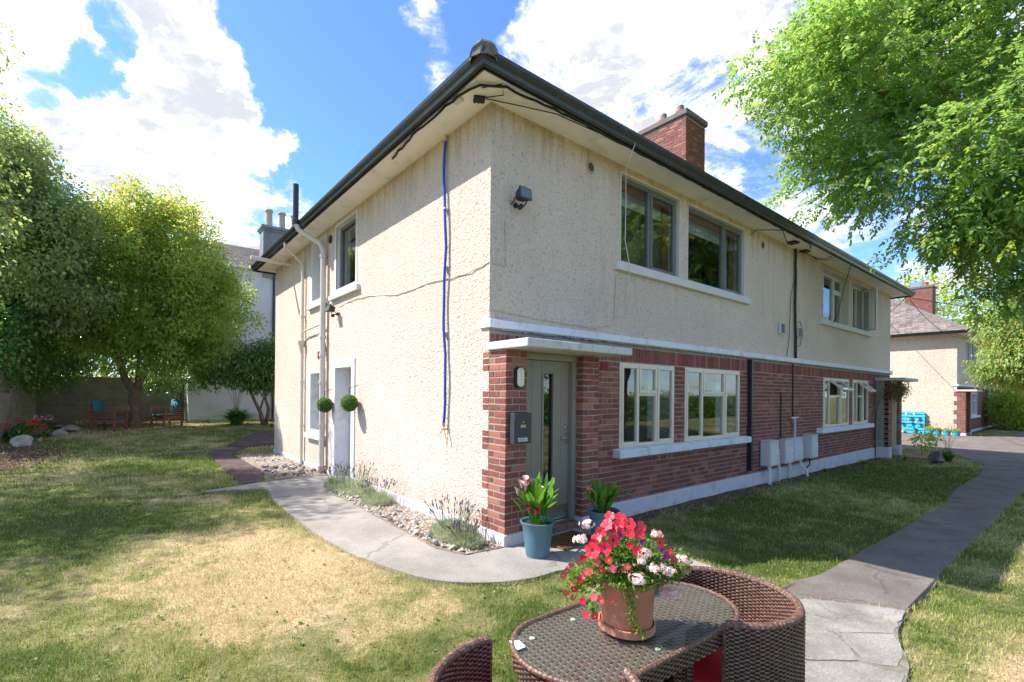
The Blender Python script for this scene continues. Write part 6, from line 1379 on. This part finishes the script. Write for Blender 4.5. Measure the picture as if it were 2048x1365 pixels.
# ---------------------------------------------------------------- wooden garden chairs
M['teak'] = plain('reddish_teak', (.20, .070, .035), .55, .15, 6); M['teal'] = plain('teal_cushion', (.010, .125, .145), .8, .08, 8)
def bar(mb, a, b, w, h_):
    a, b = Vector(a), Vector(b); d = (b-a); L = d.length; d.normalize(); s = d.cross(Vector((0, 0, 1))); s = s.normalized() if s.length > .01 else Vector((1, 0, 0)); u = s.cross(d)
    vs = [p+s*i*w/2+u*j*h_/2 for p in (a, b) for (i, j) in ((-1, -1), (1, -1), (1, 1), (-1, 1))]; mb.add(vs, [(0, 1, 2, 3), (7, 6, 5, 4), (0, 4, 5, 1), (1, 5, 6, 2), (2, 6, 7, 3), (3, 7, 4, 0)])
def garden_chair(loc, rz, label, cl):
    t = thing('garden_chair', label, 'chair', loc, rz, 'wooden garden chairs under the maple')
    for sx in (-1, 1):
        mb = MB(); bar(mb, (sx*.33, -.32, 0), (sx*.33, -.30, .66), .055, .055); mb.build('leg', M['teak'], t)
        mb = MB(); bar(mb, (sx*.33, .30, 0), (sx*.33, .42, .88), .055, .055); mb.build('leg', M['teak'], t)
        for z in (.44, .51, .58): mb = MB(); bar(mb, (sx*.33, -.29, z), (sx*.33, .36, z), .018, .045); mb.build('side_slat', M['teak'], t)
        mb = MB(); bar(mb, (sx*.33, -.33, .665), (sx*.33, .38, .665), .075, .03); mb.build('armrest', M['teak'], t)
        mb = MB(); bar(mb, (sx*.33, -.3, .34), (sx*.33, .33, .34), .025, .08); mb.build('side_rail', M['teak'], t)
    mb = MB(); bar(mb, (-.33, -.31, .34), (.33, -.31, .34), .025, .09); mb.build('front_rail', M['teak'], t)
    for k in range(6): mb = MB(); bar(mb, (-.31, -.26+k*.105, .385), (.31, -.26+k*.105, .385), .08, .02); mb.build('seat_slat', M['teak'], t)
    for k in range(5): mb = MB(); bar(mb, (-.31, .345+k*.016, .47+k*.095), (.31, .345+k*.016, .47+k*.095), .02, .055); mb.build('back_slat', M['teak'], t)
    for (nm, a, b, m, lb) in (('seat_cushion', (-.27, -.36, .40), (.27, .27, .46), None, cl[0]), ('back_cushion', (-.27, -.03, 0), (.27, .03, .52), 1, cl[1])):
        mb = MB(); mb.box(a, b); o = mb.build(nm, M['teal'], None, bevel=.025, seg=3, smooth=True); tag(o, lb, 'cushion', 'teal cushions on the wooden chairs')
        o.matrix_world = TR(*loc) @ RZ(math.degrees(rz)) @ (TR(0, 0, 0) if m is None else TR(0, .275, .47) @ RX(-10))
garden_chair((-3.62, 15.25, float(H(0, 15.2))-.02), R(62), 'wooden slatted garden chair left of the forked tree, turned away', ('teal seat cushion on the left garden chair', 'teal back cushion standing in the left garden chair'))
garden_chair((-2.05, 16.05, float(H(0, 16))-.02), R(-60), 'wooden slatted garden chair right of the forked tree, facing the other one', ('teal seat cushion on the right garden chair', 'dark teal back cushion in the right garden chair'))

# ---------------------------------------------------------------- beyond the drive
M['turq'] = plain('turquoise_paint', (.035, .42, .58), .5, .08, 5); M['cup_w'] = plain('white_cup', (.72, .66, .66), .5, .05, 5); M['cup_p'] = plain('pink_cup', (.66, .40, .40), .5, .08, 5)
def pallet():
    t = thing('pallet_planter', 'turquoise painted pallet leaning on the far house wall with little pots on it', 'planter', (28.72, 1.95, -.22)); lean = RY(10)
    for k in range(7): mb = MB(); mb.box((-.12, -.78, .04+k*.165), (-.10, .80, .04+k*.165+.125)); o = mb.build('board', M['turq'], t, bevel=.004); o.matrix_basis = lean
    for y in (-.74, -.05, .64): mb = MB(); mb.box((-.098, y, 0), (-.0, y+.09, 1.16)); o = mb.build('upright', M['turq'], t); o.matrix_basis = lean
    for k in range(6): mb = MB(); mb.box((-.0, -.78, .05+k*.19), (.015, .80, .05+k*.19+.1)); o = mb.build('back_board', M['turq'], t); o.matrix_basis = lean
    for i, (y, z, m) in enumerate([(-.12, .98, 'cup_w'), (-.42, .98, 'cup_w'), (.15, .62, 'cup_p'), (-.2, .66, 'cup_p'), (-.52, .60, 'cup_p'), (-.38, .27, 'turq'), (.02, .08, 'cup_w'), (.35, .1, 'cup_w'), (.33, .68, 'turq'), (.34, .30, 'turq')]):
        mb = MB(); mb.lathe([(0, 0), (.045, 0), (.065, .11), (.07, .13), (.055, .125), (0, .1)], 14); o = mb.build('hanging_pot', M[m], t, smooth='auto'); o.location = (-.20, y, z)
pallet()
bl = ['leftmost turquoise bucket, with a yellow-green plant', 'turquoise bucket with red flowers, second from the pallet', 'turquoise bucket with thin stalks, third from the pallet', 'turquoise bucket nearest the brick corner of the far house']
for i, y in enumerate((.96, .66, .33, .0)):
    t = thing('bucket_planter', bl[i], 'planter', (28.50, y, -.23), 0, 'turquoise bucket planters by the far house'); mb = MB(); mb.lathe([(0, 0), (.12, 0), (.155, .25), (.165, .26), (.16, .275), (.145, .26), (0, .25)], 20); mb.build('bucket', M['turq'], t, smooth='auto')
    rng = np.random.default_rng(70+i); n = 220; d = unit(rng.normal(0, 1, (n, 3))); p = d*np.array([.14, .14, (.2, .1, .12, .1)[i]]); p[:, 2] = np.abs(p[:, 2])+.25; V = leaf_quads(p, unit(d+rng.normal(0, .4, (n, 3))+[0, 0, .4]), .07, .03, rng, .1); npmesh('foliage', V.reshape(-1, 3), np.arange(n*4).reshape(-1, 4), M['bright_leaf' if i != 1 else 'mid_leaf'], t, rng.random(n))
    if i in (0, 1, 3):
        for q in range(9):
            mb = MB(); mb.lathe([(0, -.01), (.022, 0), (.012, .02), (0, .02)], 6, (rng.uniform(-.11, .11), rng.uniform(-.11, .11), rng.uniform(.30, .40))); mb.build('flower', M['orange_fl' if i != 1 else 'red_fl'], t)
# ---------------------------------------------------------------- rattan bistro set
M['rattan'] = plain('brown_rattan', (.105, .058, .042), .45, .30, 45, spec=.4)
M['rattan_top'] = plain('table_rattan', (.15, .100, .078), .5, .25, 60)
M['rattan_warp'] = plain('table_rattan_warp', (.36, .27, .22), .5, .2, 60)
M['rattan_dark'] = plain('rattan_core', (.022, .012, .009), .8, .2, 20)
def _rat(m, g_ok=True):
    g = NT(m.node_tree); b = g.n['Principled BSDF']; a, r = tone(g); n = g.noise(pos(g), 90, 3, .6)
    c = g.mix(a, (.12, .055, .036), (.31, .17, .115)); c = g.mix(g.mapr(n, .45, .7, 0, .6), c, (.40, .26, .20)); g.l.new(c, b.inputs['Base Color'])
_rat(M['rattan'])
M['red_cushion'] = plain('red_cushion', (.62, .008, .02), .75, .06, 8, .002)
M['table_glass'] = m_glass('table_glass', 1.45, (.90, .93, .91), .018)
def resample(path, step):
    P_ = np.array(path, float); d = np.r_[0, np.cumsum(np.linalg.norm(np.diff(P_, axis=0), axis=1))]; n = max(4, int(round(d[-1]/step))); s = np.linspace(0, d[-1], n+1)
    return np.stack([np.interp(s, d, P_[:, k]) for k in range(2)], -1), s
def weave_wall(name, path, z0, z1, parent, cell=.021, row=.0088, amp=.0034, h=.0078, ztop=None):
    XY, s = resample(path, cell/3); T = np.gradient(XY, axis=0); T /= np.linalg.norm(T, axis=1, keepdims=True); N = np.stack([T[:, 1], -T[:, 0]], -1); rows = np.arange(z0, z1, row); V = []; F = []; tn = []; m = len(s)
    zt = np.full(m, z1) if ztop is None else ztop(s/s[-1])
    for j, z in enumerate(rows):
        w = amp*np.cos(np.pi*(s/cell+j)); p = XY+N*w[:, None]; jit = RNG.normal(0, .0004)
        ok = zt > z+h
        b = len(V)*0; a = np.column_stack([p, np.full(m, z+jit)]); c = np.column_stack([p+N*.0012*np.sign(w)[:, None], np.full(m, z+h*.5+jit)]); e = np.column_stack([p, np.full(m, z+h+jit)])
        V.append(np.stack([a, c, e], 1)); i = np.arange(m-1)[ok[:-1] & ok[1:]]; o = j*m*3
        for k in (0, 1): F.append(np.stack([o+3*i+k, o+3*(i+1)+k, o+3*(i+1)+k+1, o+3*i+k+1], -1)); tn.append(np.repeat(RNG.random(max(1, len(i)//3+1)), 3)[:len(i)])
    V = np.concatenate(V).reshape(-1, 3); F = np.concatenate(F); o = npmesh(name, V, F, M['rattan'], parent, np.concatenate(tn), smooth=True)
    V2 = np.concatenate([np.column_stack([XY, np.full(m, z0)]), np.column_stack([XY, zt-.002])]); i = np.arange(m-1); npmesh('backing', V2, np.stack([i, i+1, i+1+m, i+m], -1), M['rattan_dark'], parent)  # dark sheet added inside the weave so light does not leak through
    # upright stakes
    return o
def rim(path3, r, parent, name='rim'):
    P_ = np.array(path3, float); d = np.r_[0, np.cumsum(np.linalg.norm(np.diff(P_, axis=0), axis=1))]; n = int(d[-1]/.0055); s = np.linspace(0, d[-1], n+1); Q = np.stack([np.interp(s, d, P_[:, k]) for k in range(3)], -1)
    mb = MB(); mb.tube([tuple(q) for q in Q], [r*(1.0 if i % 4 else .90) for i in range(len(Q))], 10); return mb.build(name, M['rattan'], parent, smooth=False)
def arc(cx, cy, r, a0, a1, n=60, ry=None): return [(cx+r*math.cos(R(a0+(a1-a0)*i/n)), cy+(ry or r)*math.sin(R(a0+(a1-a0)*i/n))) for i in range(n+1)]
G0 = float(H(-1.4, -3.0))
TX, TY, TA, TR_, TH, TROT = -1.497, -3.003, .345, .262, .68, -.0386
def stadium(a, r, grow=0., n=30):
    p = [(a+(r+grow)*math.cos(R(-90+180*i/n)), (r+grow)*math.sin(R(-90+180*i/n))) for i in range(n+1)]+[(-a+(r+grow)*math.cos(R(90+180*i/n)), (r+grow)*math.sin(R(90+180*i/n))) for i in range(n+1)]
    return p+[p[0]]
def bistro_table():
    t = thing('bistro_table', 'brown rattan bistro table with rounded ends and a glass top, in the foreground', 'table', (TX, TY, 0), TROT); st = stadium(TA, TR_)
    weave_wall('edge_band', st, TH-.088, TH-.012, t, row=.0095)
    rim([(x, y, TH-.012) for x, y in stadium(TA, TR_, .001)], .0115, t)
    # woven top under the glass
    cell = .030; row = .0135; V = []; F = []; tn = []; o = 0; y = -TR_+.012; j = 0
    while y < TR_-.012:
        hw = TA+math.sqrt(max(0, (TR_-.012)**2-y*y)); n = int(2*hw/(cell/3)); x = np.linspace(-hw, hw, n+1); w = .003*np.cos(np.pi*(x/cell+j)); z = TH-.0155+w*.8
        V.append(np.stack([np.column_stack([x, np.full(n+1, y), z-.0006]), np.column_stack([x, np.full(n+1, y+.006), z+.0012]), np.column_stack([x, np.full(n+1, y+.0122), z-.0006])], 1).reshape(-1, 3)); i = np.arange(n)
        for k in (0, 1): F.append(np.stack([o+3*i+k, o+3*(i+1)+k, o+3*(i+1)+k+1, o+3*i+k+1], -1)); tn.append(np.repeat(RNG.random(n//3+1), 3)[:n])
        o += 3*(n+1); y += row; j += 1
    wp = MB(); x = -(TA+TR_)+.03
    while x < TA+TR_-.02:
        hy = math.sqrt(max(0, (TR_-.014)**2-max(0, abs(x)-TA)**2)) if abs(x) < TA+TR_-.014 else 0
        if hy > .02: wp.quad((x-.0035, -hy, TH-.0152), (x+.0035, -hy, TH-.0152), (x+.0035, hy, TH-.0152), (x-.0035, hy, TH-.0152))
        x += cell
    wp.build('warp_strands', M['rattan_warp'], t)
    npmesh('woven_top', np.concatenate(V), np.concatenate(F), M['rattan_top'], t, np.concatenate(tn), smooth=True)
    mb = MB(); mb.prism(stadium(TA, TR_, -.006)[:-1], TH-.03, TH-.021); mb.build('top_board', M['rattan_dark'], t)
    mb = MB(); mb.prism(stadium(TA, TR_, -.002)[:-1], TH-.009, TH-.003); mb.build('glass_top', M['table_glass'], t, bevel=.0012)
    mb = MB(); mb.add([(-.578, .10, TH-.0025), (-.535, .10, TH-.0025), (-.525, .155, TH-.0025), (-.562, .175, TH-.0025)], [(0, 1, 2, 3)]); mb.build('label', M['cup_w'], t)
    for (x, y) in ((-.46, .15), (-.2, .17), (.4, .1), (-.1, -.2)): mb = MB(); mb.lathe([(0, 0), (.012, 0), (.012, .005), (0, .005)], 14, (x, y, TH-.0145)); mb.build('glass_pad', M['lens'], t)
    for sx in (-1, 1):
        for sy in (-1, 1):
            c = (sx*.20, sy*.13); q = .028; weave_wall('leg', [(c[0]-q, c[1]-q), (c[0]+q, c[1]-q), (c[0]+q, c[1]+q), (c[0]-q, c[1]+q), (c[0]-q, c[1]-q)][::1], .0, TH-.09, t, row=.0095)
bistro_table()
def tub_chair(c, a0, a1, r, label, cush):
    t = thing('rattan_chair', label, 'chair', (c[0], c[1], 0), 0, 'brown rattan tub chairs of the bistro set'); th = .034; top = .70
    pa = arc(0, 0, r, a0, a1); pb = arc(0, 0, r-th, a1, a0)
    weave_wall('backrest', pa[::-1] if False else pa, .02, top, t); weave_wall('backrest_inside', pb, .30, top, t)
    for a in (a0, a1):
        p0 = (r*math.cos(R(a)), r*math.sin(R(a))); p1 = ((r-th)*math.cos(R(a)), (r-th)*math.sin(R(a))); rim([( (p0[0]+p1[0])/2, (p0[1]+p1[1])/2, .02), ((p0[0]+p1[0])/2, (p0[1]+p1[1])/2, top)], th/2, t, 'front_edge')
    m = [((x+u)/2, (y+v)/2, top+.002) for (x, y), (u, v) in zip(pa, pb[::-1])]; rim(m, th/2+.002, t)
    f = arc(0, 0, r-.01, a1, a0+360, 30); weave_wall('seat_front', f, .02, .34, t)
    full = arc(0, 0, r-th, 0, 360, 48)[:-1]; mb = MB(); mb.prism(full, .33, .345); mb.build('seat', M['rattan_dark'], t)
    mb = MB(); n = 48; prof = [(0, .0), (.9, .0), (.985, .012), (1., .03), (.985, .048), (.93, .06), (0, .066)]; mb.lathe([(q*(r-th-.012), z) for q, z in prof], n, (0, 0, 0)); o = mb.build('seat_cushion', M['red_cushion'], None, smooth=True); o.location = (c[0], c[1], .346); tag(o, cush, 'cushion', 'red seat cushions of the rattan chairs')
    o2 = MB(); o2.tube([((r-th-.014)*math.cos(R(k*7.5)), (r-th-.014)*math.sin(R(k*7.5)), .03) for k in range(49)], .006, 6); o2.build('piping', M['red_cushion'], o, smooth=True)
tub_chair((-.955, -3.13), 210, 492, .35, 'brown rattan tub chair tucked under the right end of the bistro table', 'red round seat cushion glowing under the right rattan chair')
tub_chair((-2.21, -3.13), 79, 338, .365, 'brown rattan tub chair cut by the bottom edge, left of the bistro table', 'red seat cushion of the left rattan chair, below the frame')

# ---------------------------------------------------------------- flowers on the table
M['tpot'] = plain('pale_terracotta', (.50, .19, .10), .75, .10, 5, .002, dirt=((.58, .36, .27), 4, .45))
M['pet_red'] = plain('petunia_red', (.78, .025, .04), .45, .08, 30); M['pet_coral'] = plain('coral_petal', (.86, .12, .12), .45, .12, 30); M['pet_pink'] = plain('blush_petal', (.86, .62, .56), .55, .14, 40); M['pet_deep'] = plain('petunia_deep', (.55, .012, .035), .45, .15, 30)
M['verbena'] = m_leaf('verbena_petal', (.90, .42, .36), (.88, .78, .74), None, .25, .6)
M['pet_throat'] = plain('dark_throat', (.16, .004, .02), .6, .1, 30); M['fl_yellow'] = plain('yellow_eye', (.80, .55, .05), .6, .1, 30)
M['pet_leaf'] = m_leaf('bedding_leaf', (.07, .16, .018), (.17, .30, .045), None, .5, .5); M['purple_fl'] = plain('purple_petal', (.14, .02, .10), .5, .1, 30)
def flower_pot():
    C0 = Vector((-1.575, -3.03, TH-.002)); t = thing('flower_pot', 'terracotta pot overflowing with red petunias and pale pink verbena on the bistro table', 'flower pot', C0); rng = np.random.default_rng(21)
    mb = MB(); mb.lathe([(0, .012), (.100, .012), (.106, .03), (.114, .19), (.118, .20), (.118, .222), (.107, .224), (.104, .205), (0, .19)], 44); pot = mb.build('pot', M['tpot'], t, smooth='auto')
    mb = MB(); mb.lathe([(0, 0), (.108, 0), (.119, .008), (.121, .036), (.114, .038), (.110, .012), (0, .012)], 44); mb.build('saucer', M['tpot'], pot, smooth='auto')
    mb = MB(); mb.lathe([(0, .205), (.105, .203)], 24); mb.build('soil', M['soil'], t)
    rv = Vector((.79, -.61, 0)); tv = Vector((-.61, -.79, 0)); up = Vector((0, 0, 1))
    def L(zx, zy, w): return rv*((zx-753)*.0004)+up*(.222+(682-zy)*.0004)+tv*w
    def petals(p, nrm, r, n, m, throat=None, ruff=.12, cup=.35, name='flower'):
        nrm = Vector(nrm).normalized(); a = nrm.orthogonal().normalized(); b = nrm.cross(a); k = n*6; vs = [p]; rings = (.25, .6, 1.0); ph = rng.uniform(0, 6.28)
        for ri, q in enumerate(rings):
            for i in range(k):
                an = 2*math.pi*i/k; lob = 1-(.20 if q == 1. else .06)*abs(math.sin(n*an/2+1.57))**6; hgt = cup*q*r*(1-.35*q)+ruff*r*math.sin(an*n*1.5+ph)*q*q*.5; vs.append(p+(a*math.cos(an+ph)+b*math.sin(an+ph))*r*q*lob+nrm*hgt)
        fs = [(0, 1+i, 1+(i+1) % k) for i in range(k)]+[(1+r_*k+i, 1+(r_+1)*k+i, 1+(r_+1)*k+(i+1) % k, 1+r_*k+(i+1) % k) for r_ in range(2) for i in range(k)]
        mb = MB(); mb.v = [tuple(v) for v in vs]; mb.f = fs; mb.m = [1 if (throat and i < k) else 0 for i in range(len(fs))]; mb.t = [0.]*len(fs); return mb.build(name, [M[m], M[throat] if throat else M[m]], t, smooth=True)
    for (x, y, w, r, nx, nz) in [(600, 70, -.06, .030, -.1, .8), (700, 80, -.04, .030, 0, .9), (770, 115, .0, .033, .3, .7), (520, 120, .02, .032, -.3, .6), (900, 140, .0, .030, .6, .5), (445, 185, .03, .030, -.4, .5), (530, 215, .10, .036, 0, .15), (450, 300, .10, .036, -.2, .35), (330, 330, .09, .036, -.5, .3), (1030, 250, .08, .034, .2, .3),
                                 (850, 190, .04, .028, .2, .4), (740, 180, .05, .026, 0, .4), (640, 175, .04, .026, 0, .5), (760, 300, .12, .024, 0, .2), (1205, 455, .04, .026, .4, .2), (1175, 400, .02, .022, .3, .5), (660, 130, .0, .028, 0, .7), (580, 150, .03, .026, -.2, .6), (1100, 330, .0, .024, .3, .4), (400, 240, .04, .028, -.5, .5), (360, 280, .06, .028, -.5, .4)]:
        petals(L(x, y, w), rv*nx+up*nz+tv*.8+Vector(rng.normal(0, .22, 3)), r*rng.uniform(.74, .95), 5, 'pet_red' if rng.random() < .78 else 'pet_deep', 'pet_throat' if r > .03 else None)
    for (x, y, w) in [(400, 510, .12), (515, 480, .13), (650, 445, .14), (470, 395, .13), (270, 560, .08), (240, 600, .08), (130, 530, .04), (45, 640, .04), (90, 600, .03), (130, 700, .06), (150, 760, .06), (75, 810, .05), (140, 835, .07), (230, 850, .09), (330, 780, .12), (395, 800, .13), (490, 780, .16), (515, 725, .16), (260, 985, .10), (340, 975, .12), (210, 650, .07), (250, 440, .05), (210, 490, .05), (300, 545, .09), (690, 250, .12), (370, 440, .10)]:
        petals(L(x, y, w), rv*rng.uniform(-.6, .3)+up*rng.uniform(-.2, .5)+tv, .0155, 5, 'pet_coral' if rng.random() < .65 else 'pet_red', 'fl_yellow' if rng.random() < .5 else None, .08, .2)
    for (x, y, w, s) in [(320, 120, .0, 60), (230, 260, .03, 62), (840, 330, .12, 62), (730, 540, .17, 66), (950, 460, .14, 70), (1090, 510, .12, 52), (1320, 470, .03, 66), (1340, 600, .02, 52), (1235, 830, .02, 95), (1150, 820, .04, 60), (1090, 235, -.02, 50), (800, 400, .13, 40)]:
        c = L(x, y, w); n_ = int(s*.5); vs = MB()
        for i in range(n_):
            d = Vector((rng.normal(), rng.normal(), rng.normal())).normalized(); d = (d+tv*.3+up*.3).normalized(); p = c+(Vector((d.x, d.y, 0))+up*d.z*.55)*s*.00050*rng.uniform(.45, 1.2); a = d.orthogonal().normalized(); b = d.cross(a); r = .0095; ph = rng.uniform(0, 6.28); k = 10; o = [p]+[p+(a*math.cos(2*math.pi*j/k+ph)+b*math.sin(2*math.pi*j/k+ph))*r*(1.25 if j % 2 else .62)+d*.0012 for j in range(k)]
            vs.add(o, [(0, 1+j, 1+(j+1) % k) for j in range(k)], 0, rng.uniform(.01, 1))
        vs.build('verbena_head', M['verbena'], t)
    for (x, y) in [(1080, 345), (1110, 420), (870, 265), (1060, 430), (640, 205)]: petals(L(x, y, .06), tv+up*.3, .014, 5, 'purple_fl', None)
    fol = []
    for (cx_, cy_, w, rx, ry, rz, n_) in [(753, 430, .0, .17, .12, .075, 1900), (1040, 560, .03, .13, .09, .06, 900), (380, 620, .03, .12, .08, .075, 900), (200, 700, .03, .06, .05, .07, 260), (640, 330, .02, .11, .09, .05, 700), (760, 640, .10, .12, .05, .03, 420), (1270, 520, .0, .07, .06, .06, 260), (340, 900, .10, .02, .02, .03, 60)]:
        c = np.array(L(cx_, cy_, w)); d = unit(rng.normal(0, 1, (n_, 3))); q = d*rng.uniform(.35, 1.0, (n_, 1)); fol.append(c+np.outer(q[:, 0]*rx, rv)+np.outer(q[:, 1]*ry, tv)+np.outer(q[:, 2]*rz, up))
    fol = np.concatenate(fol); n = len(fol); D = unit(rng.normal(0, .7, (n, 3))+unit(fol-np.array([0, 0, .2]))*.8); V = leaf_quads(fol, D, .021*rng.uniform(.6, 1.2, (n, 1)), .0095, rng, .2); npmesh('foliage', V.reshape(-1, 3), np.arange(n*4).reshape(-1, 4), M['pet_leaf'], t, rng.random(n))['kind'] = 'stuff'
    st = MB(); tips = []
    for i in range(26):
        a = rng.uniform(0, 6.28); e = Vector((math.cos(a)*.17, math.sin(a)*.17, .30+rng.uniform(-.08, .05))); st.tube([(0, 0, .2), (e.x*.5, e.y*.5, .27), e], .002, 4, cap=False)
    # trailing sprig down the front of the pot
    pts = [L(670, 690, .125), L(690, 800, .125), L(720, 900, .124), L(700, 1000, .124), L(770, 1100, .128), L(840, 1160, .13)]; st.tube(pts, .0018, 5); st.build('stems', M['pet_leaf'], t)
    P_ = []
    for p, q in zip(pts, pts[1:]):
        for i in range(30): P_.append(np.array(p.lerp(q, rng.random()))+rng.normal(0, .008, 3))
    P_ = np.array(P_); D = unit(rng.normal(0, 1, (len(P_), 3))+np.array(tv)*.6); V = leaf_quads(P_, D, .020, .006, rng, .2); npmesh('trailing_sprig', V.reshape(-1, 3), np.arange(len(P_)*4).reshape(-1, 4), M['pet_leaf'], t, rng.random(len(P_)))
flower_pot()
